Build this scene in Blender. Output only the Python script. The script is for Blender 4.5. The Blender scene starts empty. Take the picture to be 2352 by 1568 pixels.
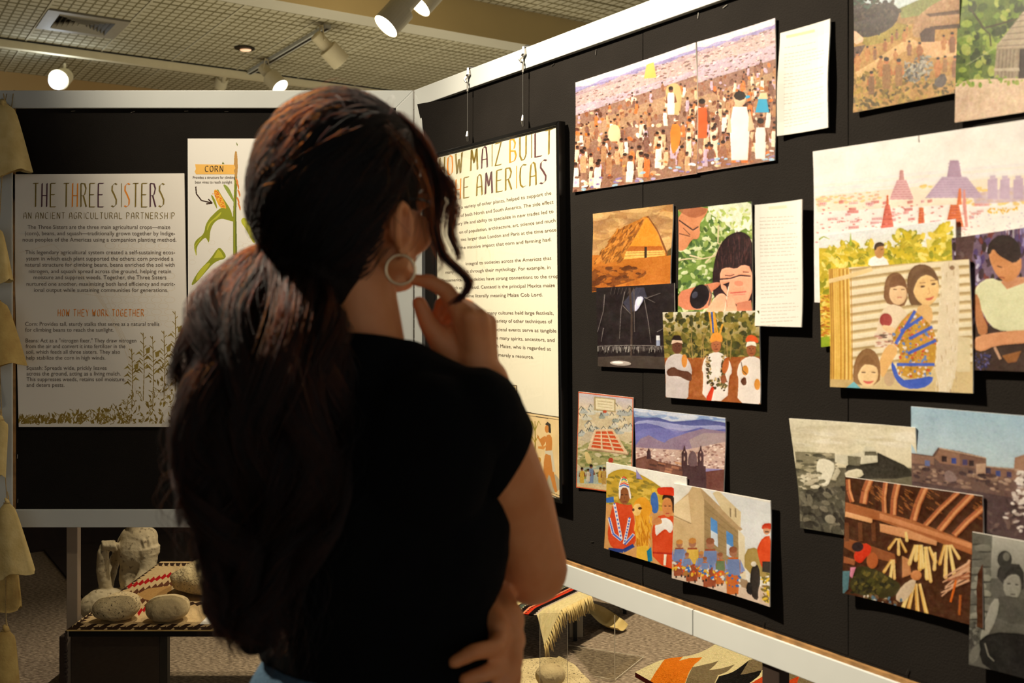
import bpy, bmesh, math, random
import numpy as np
from mathutils import Vector, Matrix, noise as mnoise

# ------------------------------------------------------------------ camera, world, lights, exposure
SC = bpy.context.scene
COL = SC.collection
FPX, PPX, PPY, EYE = 2286.7, 1176.0, 705.0, 1.38
cam_data = bpy.data.cameras.new('camera')
cam_data.lens = 35.0
cam_data.sensor_width = 36.0
cam_data.shift_y = -(784.0 - PPY) / 2352.0
cam_data.clip_start = 0.02
cam_data.dof.use_dof = True
cam_data.dof.focus_distance = 2.9
cam_data.dof.aperture_fstop = 5.6
cam = bpy.data.objects.new('camera', cam_data)
cam.location = (0, 0, EYE)
cam.rotation_euler = (math.pi / 2, 0, 0)
COL.objects.link(cam)
SC.camera = cam
SC.view_settings.view_transform = 'Standard'
SC.view_settings.look = 'None'
SC.view_settings.gamma = 1.0
SC.view_settings.exposure = 0.0
SC.view_settings.use_curve_mapping = False
SC.cycles.use_denoising = True
SC.cycles.max_bounces = 8
SC.cycles.transparent_max_bounces = 16
SC.cycles.caustics_reflective = False
SC.cycles.caustics_refractive = False
world = bpy.data.worlds.new('gallery_ambient')
SC.world = world
world.use_nodes = True
world.node_tree.nodes['Background'].inputs[0].default_value = (0.95, 0.96, 0.94, 1)
world.node_tree.nodes['Background'].inputs[1].default_value = 0.42


def lamp(name, kind, loc, aim, energy, col, **kw):
    d = bpy.data.lights.new(name, kind)
    d.energy = energy
    d.color = col
    for k, v in kw.items():
        setattr(d, k, v)
    o = bpy.data.objects.new(name, d)
    o.location = loc
    o.rotation_euler = (Vector(aim) - Vector(loc)).to_track_quat('-Z', 'Y').to_euler()
    COL.objects.link(o)
    return o


WARM = (1.0, 0.87, 0.68)
lamp('spot_on_photo_wall', 'SPOT', (-1.42, 1.85, 3.25), (0.56, 1.72, 1.47), 930, WARM, spot_size=math.radians(70), spot_blend=1.0, shadow_soft_size=0.045)
lamp('spot_on_left_panel', 'SPOT', (-1.7, 1.85, 3.3), (-0.50, 2.99, 1.9), 235, WARM, spot_size=math.radians(50), spot_blend=1.0, shadow_soft_size=0.04)
lamp('spot_from_right', 'SPOT', (0.30, 1.72, 3.4), (-0.18, 2.45, 1.5), 95, WARM, spot_size=math.radians(66), spot_blend=1.0, shadow_soft_size=0.05)
lamp('spot_behind_panels', 'SPOT', (0.95, 3.5, 3.4), (0.38, 3.95, 0.0), 560, (1.0, 0.86, 0.62), spot_size=math.radians(66), spot_blend=0.8, shadow_soft_size=0.05)
lamp('spot_on_stones', 'SPOT', (-0.55, 3.22, 3.4), (-1.15, 3.55, 0.4), 190, WARM, spot_size=math.radians(44), spot_blend=0.8, shadow_soft_size=0.04)
lamp('ceiling_wash', 'AREA', (-1.0, 7.6, 0.9), (-1.6, 8.2, 3.65), 70, (1.0, 0.9, 0.66), shape='RECTANGLE', size=4.0, size_y=2.0)

# ------------------------------------------------------------------ room frame: U runs along the photo wall, V across it
HX, HY = (955.0 - PPX) / FPX * 2.99, 2.99
ANG = math.atan(1531.0 / FPX)
SA, CA = math.sin(ANG), math.cos(ANG)
SDIR = Vector((SA, -CA, 0))         # along the right panel, towards the camera
NDIR = Vector((-CA, -SA, 0))        # out of the right panel
UDIR = Vector((-SA, CA, 0))
VDIR = Vector((CA, SA, 0))


def at(px, py, y):
    """the point at depth y that stands at this pixel of the photograph"""
    return Vector(((px - PPX) / FPX * y, y, EYE - (py - PPY) / FPX * y))


def on_floor(px, py, z=0.0):
    y = (EYE - z) * FPX / (py - PPY)
    return at(px, py, y)


def rp(s, n, z):
    """right panel coordinates -> world"""
    return Vector((HX, HY, 0)) + SDIR * s + NDIR * n + Vector((0, 0, z))


def rp_px(px, py, n=0.0):
    """pixel -> (s, z) on the right panel plane lifted by n"""
    k = (px - PPX) / FPX
    ox, oy = HX + NDIR.x * n, HY + NDIR.y * n
    y = (SA * oy + CA * ox) / (CA * k + SA)
    p = at(px, py, y)
    return (Vector((p.x - ox, p.y - oy, 0)).dot(SDIR), p.z)


def room(u, v, z):
    return Vector((UDIR.x * u + VDIR.x * v, UDIR.y * u + VDIR.y * v, z))


# ------------------------------------------------------------------ materials
def lin(c):
    out = []
    for v in c[:3]:
        v = v / 255.0
        out.append(v / 12.92 if v <= 0.04045 else ((v + 0.055) / 1.055) ** 2.4)
    return (out[0], out[1], out[2], 1.0)


def mat(name, rgb, rough=0.6, metal=0.0, spec=0.4, var=0.12, scale=14.0, bump=0.0, bscale=120.0, detail=4.0, rgb2=None, sss=0.0, coat=0.0):
    m = bpy.data.materials.new(name)
    m.use_nodes = True
    nt = m.node_tree
    b = nt.nodes['Principled BSDF']
    b.inputs['Roughness'].default_value = rough
    b.inputs['Metallic'].default_value = metal
    b.inputs['Specular IOR Level'].default_value = spec
    if coat:
        b.inputs['Coat Weight'].default_value = coat
        b.inputs['Coat Roughness'].default_value = 0.05
    tc = nt.nodes.new('ShaderNodeTexCoord')
    n = nt.nodes.new('ShaderNodeTexNoise')
    n.inputs['Scale'].default_value = scale
    n.inputs['Detail'].default_value = detail
    r = nt.nodes.new('ShaderNodeValToRGB')
    c = lin(rgb)
    c2 = lin(rgb2) if rgb2 else tuple(min(1, x * (1 + var)) for x in c[:3]) + (1,)
    c1 = c if rgb2 else tuple(x * (1 - var) for x in c[:3]) + (1,)
    r.color_ramp.elements[0].color = c1
    r.color_ramp.elements[1].color = c2
    r.color_ramp.elements[0].position = 0.35
    r.color_ramp.elements[1].position = 0.65
    nt.links.new(tc.outputs['Object'], n.inputs['Vector'])
    nt.links.new(n.outputs['Fac'], r.inputs['Fac'])
    nt.links.new(r.outputs['Color'], b.inputs['Base Color'])
    if sss:
        b.inputs['Subsurface Weight'].default_value = sss
        b.inputs['Subsurface Radius'].default_value = (0.012, 0.005, 0.002)
        b.inputs['Subsurface Scale'].default_value = 0.6
    if bump:
        n2 = nt.nodes.new('ShaderNodeTexNoise')
        n2.inputs['Scale'].default_value = bscale
        n2.inputs['Detail'].default_value = 5
        bp = nt.nodes.new('ShaderNodeBump')
        bp.inputs['Strength'].default_value = bump
        bp.inputs['Distance'].default_value = 0.01
        nt.links.new(tc.outputs['Object'], n2.inputs['Vector'])
        nt.links.new(n2.outputs['Fac'], bp.inputs['Height'])
        nt.links.new(bp.outputs['Normal'], b.inputs['Normal'])
    return m


def glow(name, rgb, strength):
    m = bpy.data.materials.new(name)
    m.use_nodes = True
    b = m.node_tree.nodes['Principled BSDF']
    b.inputs['Emission Color'].default_value = tuple(rgb) + (1,)
    b.inputs['Emission Strength'].default_value = strength
    return m


def clear(name, tint=(0.97, 0.97, 0.94), refl=0.08, rough=0.02):
    m = bpy.data.materials.new(name)
    m.use_nodes = True
    nt = m.node_tree
    nt.nodes.clear()
    out = nt.nodes.new('ShaderNodeOutputMaterial')
    tr = nt.nodes.new('ShaderNodeBsdfTransparent')
    tr.inputs['Color'].default_value = tint + (1,)
    gl = nt.nodes.new('ShaderNodeBsdfGlossy')
    gl.inputs['Roughness'].default_value = rough
    gl.inputs['Color'].default_value = (0.9, 0.9, 0.9, 1)
    fr = nt.nodes.new('ShaderNodeLayerWeight')
    pw = nt.nodes.new('ShaderNodeMath')
    pw.operation = 'POWER'
    pw.inputs[1].default_value = 5.0
    ml = nt.nodes.new('ShaderNodeMath')
    ml.operation = 'MULTIPLY_ADD'
    ml.inputs[1].default_value = 0.8
    ml.inputs[2].default_value = refl * 0.5
    nt.links.new(fr.outputs['Facing'], pw.inputs[0])
    nt.links.new(pw.outputs[0], ml.inputs[0])
    mx = nt.nodes.new('ShaderNodeMixShader')
    nt.links.new(ml.outputs[0], mx.inputs['Fac'])
    nt.links.new(tr.outputs['BSDF'], mx.inputs[1])
    nt.links.new(gl.outputs['BSDF'], mx.inputs[2])
    nt.links.new(mx.outputs['Shader'], out.inputs['Surface'])
    return m


M = {}
M['white_paint'] = mat('white_paint', (196, 199, 194), 0.45, var=0.04, scale=3, bump=0.02, bscale=30)
M['board_black'] = mat('board_black', (29, 26, 23), 0.93, spec=0.08, var=0.12, scale=5, bump=0.25, bscale=400)
M['wood_edge'] = mat('wood_edge', (150, 112, 66), 0.7, var=0.3, scale=40)
M['steel'] = mat('steel', (190, 186, 178), 0.28, metal=1.0, var=0.05)
M['dark_steel'] = mat('dark_steel', (60, 56, 50), 0.5, metal=0.6)
M['frame_black'] = mat('frame_black', (12, 11, 10), 0.22, spec=0.5, var=0.05)
M['paper'] = mat('paper', (238, 233, 222), 0.7, var=0.02)
M['glass'] = clear('picture_glass')
M['acrylic'] = clear('acrylic', (0.95, 0.95, 0.93))
M['ceil'] = mat('ceiling_tile', (186, 178, 150), 0.85, var=0.06, scale=2.0)
M['ceil_gap'] = mat('ceiling_gap', (120, 110, 76), 0.9, var=0.06)
M['beam'] = mat('beam_paint', (196, 170, 112), 0.8, var=0.04, scale=1.5)
M['beam_under'] = mat('beam_underside', (190, 184, 164), 0.8, var=0.04, scale=1.5)
M['farwall'] = mat('far_wall', (170, 138, 88), 0.85, var=0.05, scale=1.0)
M['lamp_body'] = mat('lamp_body', (206, 194, 160), 0.75, var=0.03)
M['black'] = mat('black_plastic', (10, 10, 9), 0.5)
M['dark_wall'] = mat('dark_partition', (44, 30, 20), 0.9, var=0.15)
M['grey_post'] = mat('grey_post', (138, 122, 102), 0.5, var=0.05)
M['vent'] = mat('vent_paint', (148, 140, 122), 0.6, var=0.03)
M['track'] = mat('track_paint', (196, 196, 186), 0.7, var=0.03)
M['bulb'] = glow('lit_bulb', (0.86, 0.93, 1.0), 3.5)
M['lens'] = glow('lit_lens', (1.0, 0.95, 0.80), 6.0)
M['warm_lens'] = glow('warm_lens', (1.0, 0.5, 0.22), 0.9)


# ------------------------------------------------------------------ object helpers
def props(o, label=None, cat=None, group=None, kind=None):
    if label: o['label'] = label
    if cat: o['category'] = cat
    if group: o['group'] = group
    if kind: o['kind'] = kind
    return o


def root(name, loc, label=None, cat=None, group=None, kind=None):
    o = bpy.data.objects.new(name, None)
    o.empty_display_size = 0.05
    o.location = loc
    COL.objects.link(o)
    return props(o, label, cat, group, kind)


def wloc(o):
    v = Vector((0, 0, 0))
    while o is not None:
        v += o.location
        o = o.parent
    return v


class MB:
    """collects verts / faces given in world coordinates"""

    def __init__(s):
        s.v, s.f, s.mi, s.uv = [], [], [], {}

    def add(s, vs, fs, mi=0):
        b = len(s.v)
        s.v.extend(Vector(x) for x in vs)
        for f in fs:
            s.f.append(tuple(i + b for i in f))
            s.mi.append(mi)
        return b

    def box(s, lo, hi, mi=0, fn=None):
        x0, y0, z0 = lo
        x1, y1, z1 = hi
        vs = [(x0, y0, z0), (x1, y0, z0), (x1, y1, z0), (x0, y1, z0), (x0, y0, z1), (x1, y0, z1), (x1, y1, z1), (x0, y1, z1)]
        if fn: vs = [fn(*q) for q in vs]
        s.add(vs, [(0, 3, 2, 1), (4, 5, 6, 7), (0, 1, 5, 4), (1, 2, 6, 5), (2, 3, 7, 6), (3, 0, 4, 7)], mi)

    def prism(s, pts, off, mi=0):
        """closed outline (world points) pushed by off"""
        n = len(pts)
        off = Vector(off)
        vs = [Vector(p) for p in pts] + [Vector(p) + off for p in pts]
        fs = [tuple(range(n))[::-1], tuple(range(n, 2 * n))] + [(i, (i + 1) % n, n + (i + 1) % n, n + i) for i in range(n)]
        s.add(vs, fs, mi)

    def tube(s, pts, rad, seg=8, mi=0, cap=True):
        pts = [Vector(p) for p in pts]
        n = len(pts)
        rs = rad if isinstance(rad, (list, tuple)) else [rad] * n
        up = None
        rings = []
        for i, p in enumerate(pts):
            t = (pts[min(i + 1, n - 1)] - pts[max(i - 1, 0)]).normalized()
            if up is None:
                up = t.orthogonal().normalized()
            up = (up - t * up.dot(t))
            up = up.normalized() if up.length > 1e-6 else t.orthogonal().normalized()
            w = t.cross(up)
            rings.append([p + (up * math.cos(2 * math.pi * k / seg) + w * math.sin(2 * math.pi * k / seg)) * rs[i] for k in range(seg)])
        vs = [q for r in rings for q in r]
        fs = []
        for i in range(n - 1):
            for k in range(seg):
                a, b2 = i * seg + k, i * seg + (k + 1) % seg
                fs.append((a, b2, b2 + seg, a + seg))
        if cap:
            fs.append(tuple(range(seg))[::-1])
            fs.append(tuple(range((n - 1) * seg, n * seg)))
        s.add(vs, fs, mi)

    def lathe(s, c, axis, prof, seg=28, mi=0):
        """rings around one axis: prof = (distance along the axis, radius)"""
        c, t = Vector(c), Vector(axis).normalized()
        up = t.orthogonal().normalized()
        w = t.cross(up)
        vs = [c + t * h + (up * math.cos(2 * math.pi * k / seg) + w * math.sin(2 * math.pi * k / seg)) * r for h, r in prof for k in range(seg)]
        n = len(prof)
        fs = [(i * seg + k, i * seg + (k + 1) % seg, (i + 1) * seg + (k + 1) % seg, (i + 1) * seg + k) for i in range(n - 1) for k in range(seg)]
        fs += [tuple(range(seg))[::-1], tuple(range((n - 1) * seg, n * seg))]
        s.add(vs, fs, mi)

    def ball(s, c, r, seg=14, rings=8, mi=0, fn=None):
        c = Vector(c)
        rx, ry, rz = r if isinstance(r, (tuple, list)) else (r, r, r)
        vs = [c + Vector((0, 0, rz))]
        for i in range(1, rings):
            a = math.pi * i / rings
            for k in range(seg):
                b = 2 * math.pi * k / seg
                vs.append(c + Vector((rx * math.sin(a) * math.cos(b), ry * math.sin(a) * math.sin(b), rz * math.cos(a))))
        vs.append(c + Vector((0, 0, -rz)))
        if fn: vs = [fn(q) for q in vs]
        fs = [(0, 1 + k, 1 + (k + 1) % seg) for k in range(seg)]
        for i in range(rings - 2):
            for k in range(seg):
                a, b = 1 + i * seg + k, 1 + i * seg + (k + 1) % seg
                fs.append((a, a + seg, b + seg, b))
        L = len(vs) - 1
        o = 1 + (rings - 2) * seg
        fs += [(L, o + (k + 1) % seg, o + k) for k in range(seg)]
        s.add(vs, fs, mi)

    def grid(s, fn, nu, nv, mi=0, uvs=True):
        b = len(s.v)
        for j in range(nv + 1):
            for i in range(nu + 1):
                s.v.append(Vector(fn(i / nu, j / nv)))
                s.uv[len(s.v) - 1] = (i / nu, 1 - j / nv)
        for j in range(nv):
            for i in range(nu):
                a = b + j * (nu + 1) + i
                s.f.append((a, a + nu + 1, a + nu + 2, a + 1))
                s.mi.append(mi)

    def build(s, name, mats, parent=None, smooth=False, bevel=0.0, **kw):
        base = wloc(parent) if parent else Vector((0, 0, 0))
        own = Vector((0, 0, 0))
        if parent is None and s.v and kw.pop('centre', True):
            lo = Vector([min(v[i] for v in s.v) for i in range(3)])
            hi = Vector([max(v[i] for v in s.v) for i in range(3)])
            own = Vector(((lo.x + hi.x) / 2, (lo.y + hi.y) / 2, lo.z))
        kw.pop('centre', None)
        fix = kw.pop('fix', not s.uv)
        me = bpy.data.meshes.new(name)
        me.from_pydata([tuple(v - base - own) for v in s.v], [], s.f)
        for m in (mats if isinstance(mats, (list, tuple)) else [mats]):
            me.materials.append(m)
        me.polygons.foreach_set('material_index', s.mi)
        if s.uv:
            ul = me.uv_layers.new(name='UVMap')
            for l in me.loops:
                ul.data[l.index].uv = s.uv.get(l.vertex_index, (0, 0))
        if smooth:
            me.polygons.foreach_set('use_smooth', [True] * len(me.polygons))
        me.update()
        if fix:
            bm = bmesh.new()
            bm.from_mesh(me)
            bmesh.ops.recalc_face_normals(bm, faces=bm.faces)
            bm.to_mesh(me)
            bm.free()
        if bevel:
            bm = bmesh.new()
            bm.from_mesh(me)
            bmesh.ops.bevel(bm, geom=[e for e in bm.edges if len(e.link_faces) == 2 and e.calc_face_angle(0) > 0.5], offset=bevel, segments=2, profile=0.5, affect='EDGES')
            bm.to_mesh(me)
            bm.free()
        o = bpy.data.objects.new(name, me)
        COL.objects.link(o)
        if parent:
            o.parent = parent
        else:
            o.location = own
        return props(o, **kw)


def dup(o, parent=None):
    c = o.copy()
    COL.objects.link(c)
    c.parent = parent
    for ch in list(o.children):
        dup(ch, c)
    return c
# ------------------------------------------------------------------ room shell
CEIL = EYE + 2.27
TILE = 0.6096
# grid origin chosen so that one cell is the air vent's
VENT = at(190, 55, 2.27 * FPX / (705 - 55))
vu, vv = VENT.xy.dot(UDIR.xy), VENT.xy.dot(VDIR.xy)
U0, V0 = vu - TILE / 2, vv - TILE / 2
UW = U0 + math.ceil((10.45 - U0) / TILE) * TILE - 0.002      # the far wall stands on a tile joint


def quad_struct(name, pts, m, thick, **kw):
    b = MB()
    b.prism(pts, thick)
    return b.build(name, m, kind='structure', **kw)


def carpet_material():
    m = bpy.data.materials.new('carpet')
    m.use_nodes = True
    nt = m.node_tree
    b = nt.nodes['Principled BSDF']
    b.inputs['Roughness'].default_value = 0.95
    b.inputs['Specular IOR Level'].default_value = 0.1
    tc = nt.nodes.new('ShaderNodeTexCoord')
    mp = nt.nodes.new('ShaderNodeMapping')
    mp.inputs['Rotation'].default_value = (0, 0, 0.9)
    mp.inputs['Scale'].default_value = (60, 150, 60)
    n = nt.nodes.new('ShaderNodeTexNoise')
    n.inputs['Scale'].default_value = 1.0
    n.inputs['Detail'].default_value = 3
    r = nt.nodes.new('ShaderNodeValToRGB')
    e = r.color_ramp.elements
    e[0].position, e[1].position = 0.36, 0.66
    e[0].color, e[1].color = lin((100, 86, 70)), lin((176, 158, 134))
    q = e.new(0.5)
    q.color = lin((138, 121, 102))
    nt.links.new(tc.outputs['Object'], mp.inputs['Vector'])
    nt.links.new(mp.outputs['Vector'], n.inputs['Vector'])
    nt.links.new(n.outputs['Fac'], r.inputs['Fac'])
    nt.links.new(r.outputs['Color'], b.inputs['Base Color'])
    bp = nt.nodes.new('ShaderNodeBump')
    bp.inputs['Strength'].default_value = 0.5
    bp.inputs['Distance'].default_value = 0.006
    nt.links.new(n.outputs['Fac'], bp.inputs['Height'])
    nt.links.new(bp.outputs['Normal'], b.inputs['Normal'])
    return m


quad_struct('floor', [room(-3.5, -9, 0), room(-3.5, 9, 0), room(11, 9, 0), room(11, -9, 0)], carpet_material(), (0, 0, -0.1))
quad_struct('wall_back', [room(UW, -9, 0), room(UW, 9, 0), room(UW, 9, CEIL), room(UW, -9, CEIL)], M['farwall'], UDIR * 0.15)
quad_struct('wall_left', [room(-3.5, -9, 0), room(UW + 0.15, -9, 0), room(UW + 0.15, -9, CEIL), room(-3.5, -9, CEIL)], M['farwall'], VDIR * -0.15)
b = MB()
b.prism([room(UW - 0.02, -9, 0), room(UW, -9, 0), room(UW, -9, 0.12), room(UW - 0.02, -9, 0.12)], VDIR * 18)
b.build('baseboard_back', M['dark_wall'], kind='structure')

# the ceiling: a dark void slab, tee bars, and tiles with raised cells
ceiling = quad_struct('ceiling', [room(-3.5, -9, CEIL + 0.05), room(-3.5, 9, CEIL + 0.05), room(11, 9, CEIL + 0.05), room(11, -9, CEIL + 0.05)], M['ceil_gap'], (0, 0, 0.1))


def tile_mesh():
    mb = MB()
    g = 0.004
    w = TILE - 2 * g
    mb.box((g, g, 0.0014), (TILE - g, TILE - g, 0.03), 1)
    nv, nu = 9, 6
    cv, cu = w / nv, w / nu
    for i in range(nv):
        for j in range(nu):
            x0, x1 = g + i * cv + 0.0055, g + (i + 1) * cv - 0.0055
            y0, y1 = g + j * cu + 0.012, g + (j + 1) * cu - 0.012
            t = 0.001
            vs = [(x0, y0, 0.0014), (x1, y0, 0.0014), (x1, y1, 0.0014), (x0, y1, 0.0014), (x0 + t, y0 + t, 0), (x1 - t, y0 + t, 0), (x1 - t, y1 - t, 0), (x0 + t, y1 - t, 0)]
            mb.add(vs, [(7, 6, 5, 4)], 0)
            mb.add(vs, [(4, 5, 1, 0), (5, 6, 2, 1), (6, 7, 3, 2), (7, 4, 0, 3)], 1)
    me = bpy.data.meshes.new('tile')
    me.from_pydata([tuple(v) for v in mb.v], [], mb.f)
    me.materials.append(M['ceil'])
    me.materials.append(M['ceil_gap'])
    me.polygons.foreach_set('material_index', mb.mi)
    return me


TM = tile_mesh()
cells = []
for i in range(-14, 22):
    for j in range(-22, 12):
        u, v = U0 + j * TILE, V0 + i * TILE
        c = room(u + TILE / 2, v + TILE / 2, CEIL)
        if c.y < 2.0 or u + TILE > UW + 0.05 or u < -3:
            continue
        px, py = PPX + c.x / c.y * FPX, PPY - (CEIL - EYE) / c.y * FPX
        if -260 < px < 1750 and -260 < py < 260:
            cells.append((c.length, u, v, i, j))
cells.sort()
print('CELLS', len(cells))
rot = math.atan2(VDIR.y, VDIR.x)
n_tile = 0
for d, u, v, i, j in cells:
    if (i, j) == (0, 0):
        continue
    if n_tile >= 298:
        break
    o = bpy.data.objects.new('tile', TM)
    o.location = room(u, v, CEIL) - wloc(ceiling)
    o.rotation_euler = (0, 0, rot)
    o.parent = ceiling
    COL.objects.link(o)
    n_tile += 1
for i in range(-10, 18):
    b = MB()
    v = V0 + i * TILE
    b.box((2.0, v - 0.008, CEIL - 0.006), (UW, v + 0.008, CEIL + 0.02), 0, fn=lambda x, y, z: room(x, y, z))
    b.build('tee_bar', M['ceil'], ceiling)

# dropped beam across the room
b = MB()
b.box((6.28, -9, EYE + 2.01), (6.495, 9, CEIL + 0.04), 0, fn=lambda x, y, z: room(x, y, z))
b.mi[0] = 1
b.build('beam', [M['beam'], M['beam_under']], kind='structure')
# the big light track: a painted channel across the room
PU = 9.4
rail = root('ceiling_rail', room(PU, 1.0, CEIL - 0.02), 'long painted channel across the ceiling beyond the air vent', 'lighting track')
b = MB()
b.box((PU - 0.035, -4.0, CEIL - 0.075), (PU + 0.035, 7.0, CEIL), 0, fn=lambda x, y, z: room(x, y, z))
b.build('channel', M['lamp_body'], rail)
b = MB()
b.box((PU - 0.045, -4.0, CEIL - 0.012), (PU - 0.035, 7.0, CEIL), 0, fn=lambda x, y, z: room(x, y, z))
b.build('slot', M['black'], rail)

# air vent with nested louvres
vent = root('air_vent', room(vu, vv, CEIL - 0.02), 'square white ceiling air vent with nested louvre blades', 'vent')


def vfr(mb, h0, z0, h1, z1, t=0.004):
    """a square funnel ring between two half sizes"""
    o = [(-1, -1), (1, -1), (1, 1), (-1, 1)]
    vs = [room(vu + a * h0, vv + c * h0, z0) for a, c in o] + [room(vu + a * h1, vv + c * h1, z1) for a, c in o]
    vs += [v + Vector((0, 0, t)) for v in vs]
    fs = []
    for k in range(4):
        l = (k + 1) % 4
        fs += [(k, l, 4 + l, 4 + k), (8 + k, 12 + k, 12 + l, 8 + l), (k, 8 + k, 8 + l, l), (4 + k, 4 + l, 12 + l, 12 + k)]
    mb.add(vs, fs)


b = MB()
vfr(b, 0.300, CEIL - 0.012, 0.205, CEIL - 0.012)
vfr(b, 0.300, CEIL - 0.012, 0.300, CEIL + 0.02)
b.build('vent_frame', M['vent'], vent)
for k in range(6):
    b = MB()
    h = 0.205 - k * 0.034
    vfr(b, h, CEIL - 0.014 - 0.004 * (k == 0), max(0.004, h - 0.020), CEIL + 0.03)
    b.build('louver', M['vent'], vent)
b = MB()
b.box((vu - 0.21, vv - 0.21, CEIL + 0.04), (vu + 0.21, vv + 0.21, CEIL + 0.045), 0, fn=lambda x, y, z: room(x, y, z))
b.build('duct', M['black'], vent)


# ---- track lights
def cyl_between(mb, p, q, r0, r1=None, seg=20, mi=0, cap=True):
    mb.tube([p, q], [r0, r0 if r1 is None else r1], seg, mi, cap)


def track_lamp(can, aim, size, stem_top, label, lit=True, bulb_mat=None, bare=False):
    """a can lamp: stem, yoke, neck, can, lens. can = can centre, aim = direction of the light"""
    can, aim = Vector(can), Vector(aim).normalized()
    t = root('track_light', can, label, 'lamp', 'spot lamps on the ceiling tracks')
    r = size / 2
    L = size * 0.95
    b = MB()
    front, back = can + aim * L / 2, can - aim * L / 2
    b.lathe(can, aim, [(-L / 2, r * .93), (-L / 2 + .004, r), (L / 2 - .006, r), (L / 2, r * .985), (L / 2 - .004, r * .95), (L / 2 - .03, r * .9)])
    b.build('can', M['lamp_body'], t, smooth=False)
    b = MB()
    nb = back - aim * size * 0.85
    b.tube([back, nb + aim * 0.01, nb], [r * 0.62, r * 0.62, r * 0.5], 20)
    b.build('neck', M['lamp_body'], t)
    b = MB()
    side = aim.cross(Vector((0, 0, 1))).normalized()
    piv = back - aim * size * 0.42
    st = Vector(stem_top)
    for s in (-1, 1):
        a = piv + side * s * r * 0.68
        top = Vector((piv.x, piv.y, piv.z)) + Vector((0, 0, size * 0.75)) + side * s * r * 0.2
        b.tube([a, top], 0.006, 6)
    b.build('yoke', M['lamp_body'], t)
    b = MB()
    b.tube([piv + Vector((0, 0, size * 0.72)), Vector((piv.x, piv.y, st.z))], [0.016, 0.02], 10)
    b.build('stem', M['lamp_body'], t)
    b = MB()
    b.lathe(can, aim, [(L / 2 - .012, r * .93), (L / 2 - .004, r * .94)])
    b.build('lens', bulb_mat or (M['lens'] if lit else M['black']), t)
    return t


D1 = at(905, 40, 5.9)
track_lamp(D1, (-0.62, -0.30, -0.80), 0.165, (0, 0, CEIL - 0.05), 'lit cream can spotlight hanging left of its twin near the beam')
D2 = at(980, -6, 6.2)
track_lamp(D2, (-0.62, -0.30, -0.80), 0.165, (0, 0, CEIL - 0.05), 'lit cream can spotlight hanging right of its twin, farther along the track')
T1 = at(768, 127, 8.0)
track_lamp(T1, (0.60, 0.45, -0.62), 0.165, (0, 0, CEIL - 0.03), 'unlit cream can spotlight at the near end of the black slotted track', lit=False)
T2 = at(633, 188, 9.0)
track_lamp(T2, (0.55, -0.25, -0.60), 0.16, (0, 0, CEIL - 0.03), 'lit cream can spotlight just above the left panel, far end of the slotted track')
T3 = at(508, 188, 9.9)
track_lamp(T3, (-0.35, 0.6, -0.5), 0.125, (0, 0, CEIL - 0.06), 'small dark-mouthed spotlight over the left panel, seen from behind', lit=False)
# the bare bright lamp seen head-on
gl = root('glaring_spotlight', at(137, 180, 8.9), 'dazzling bluish white spotlight facing the viewer above the left panel', 'lamp')
b = MB()
c = at(137, 182, 8.9)
b.tube([c + Vector((0, 0.12, 0.06)), c + Vector((0, 0.0, 0.0)), c + Vector((0, -0.02, -0.01))], [0.07, 0.088, 0.09], 24)
b.build('can', M['lamp_body'], gl)
b = MB()
b.ball(c + Vector((0, -0.03, -0.012)), (0.088, 0.02, 0.088), 20, 10)
b.build('lens', M['bulb'], gl, smooth=True)
b = MB()
b.tube([c + Vector((0, 0.1, 0.06)), Vector((c.x, c.y + 0.1, CEIL - 0.07))], 0.012, 8)
b.tube([c + Vector((-0.05, 0.1, 0.04)), Vector((c.x - 0.01, c.y + 0.1, CEIL - 0.2))], 0.007, 6)
b.build('stem', M['lamp_body'], gl)
lamp('glare_lamp', 'POINT', c + Vector((0, -0.12, -0.03)), c + Vector((0, -1, 0)), 7, (0.8, 0.9, 1.0), shadow_soft_size=0.08)
lamp('left_can_lamp', 'POINT', D1 + Vector((-0.62, -0.30, -0.80)).normalized() * 0.14, D1, 5, WARM, shadow_soft_size=0.05)
lamp('right_can_lamp', 'POINT', D2 + Vector((-0.62, -0.30, -0.80)).normalized() * 0.14, D2, 5, WARM, shadow_soft_size=0.05)

# slotted black track running away from the viewer
a0, a1 = at(753, 57, 2.27 * FPX / (705 - 57)), at(572, 164, 2.27 * FPX / (705 - 164))
tr = root('slotted_track', (a0 + a1) / 2, 'narrow pale ceiling track with a black slot running away', 'lighting track')
d = (a1 - a0)
w = VDIR * 0.028
b = MB()
b.prism([a0 - w, a0 + w, a1 + w, a1 - w], (0, 0, -0.03))
b.build('track_channel', M['track'], tr)
b = MB()
w = VDIR * 0.013
o = Vector((0, 0, -0.0305))
b.prism([a0 - w + o, a0 + w + o, a1 + w + o, a1 - w + o], (0, 0, -0.002))
b.build('slot', M['black'], tr)

# recessed downlight
rc = at(562, 109, 2.27 * FPX / (705 - 109))
rl = root('recessed_downlight', rc, 'small recessed ceiling light with a black mouth and orange glow', 'lamp')
b = MB()
b.tube([rc + Vector((0, 0, -0.012)), rc + Vector((0, 0, -0.008))], [0.088, 0.088], 24)
b.build('trim_ring', M['black'], rl)
b = MB()
b.ball(rc + Vector((0, 0.03, -0.014)), (0.050, 0.034, 0.014), 16, 8)
b.build('bulb', M['warm_lens'], rl, smooth=True)

# dark display partition far behind the panels
b = MB()
b.box((6.15, -3.0, 0.0), (6.22, 2.4, 2.0), 0, fn=lambda x, y, z: room(x, y, z))
b.build('display_partition', M['dark_wall'], label='dark brown display partition standing behind the headless statue', cat='partition')

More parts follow.
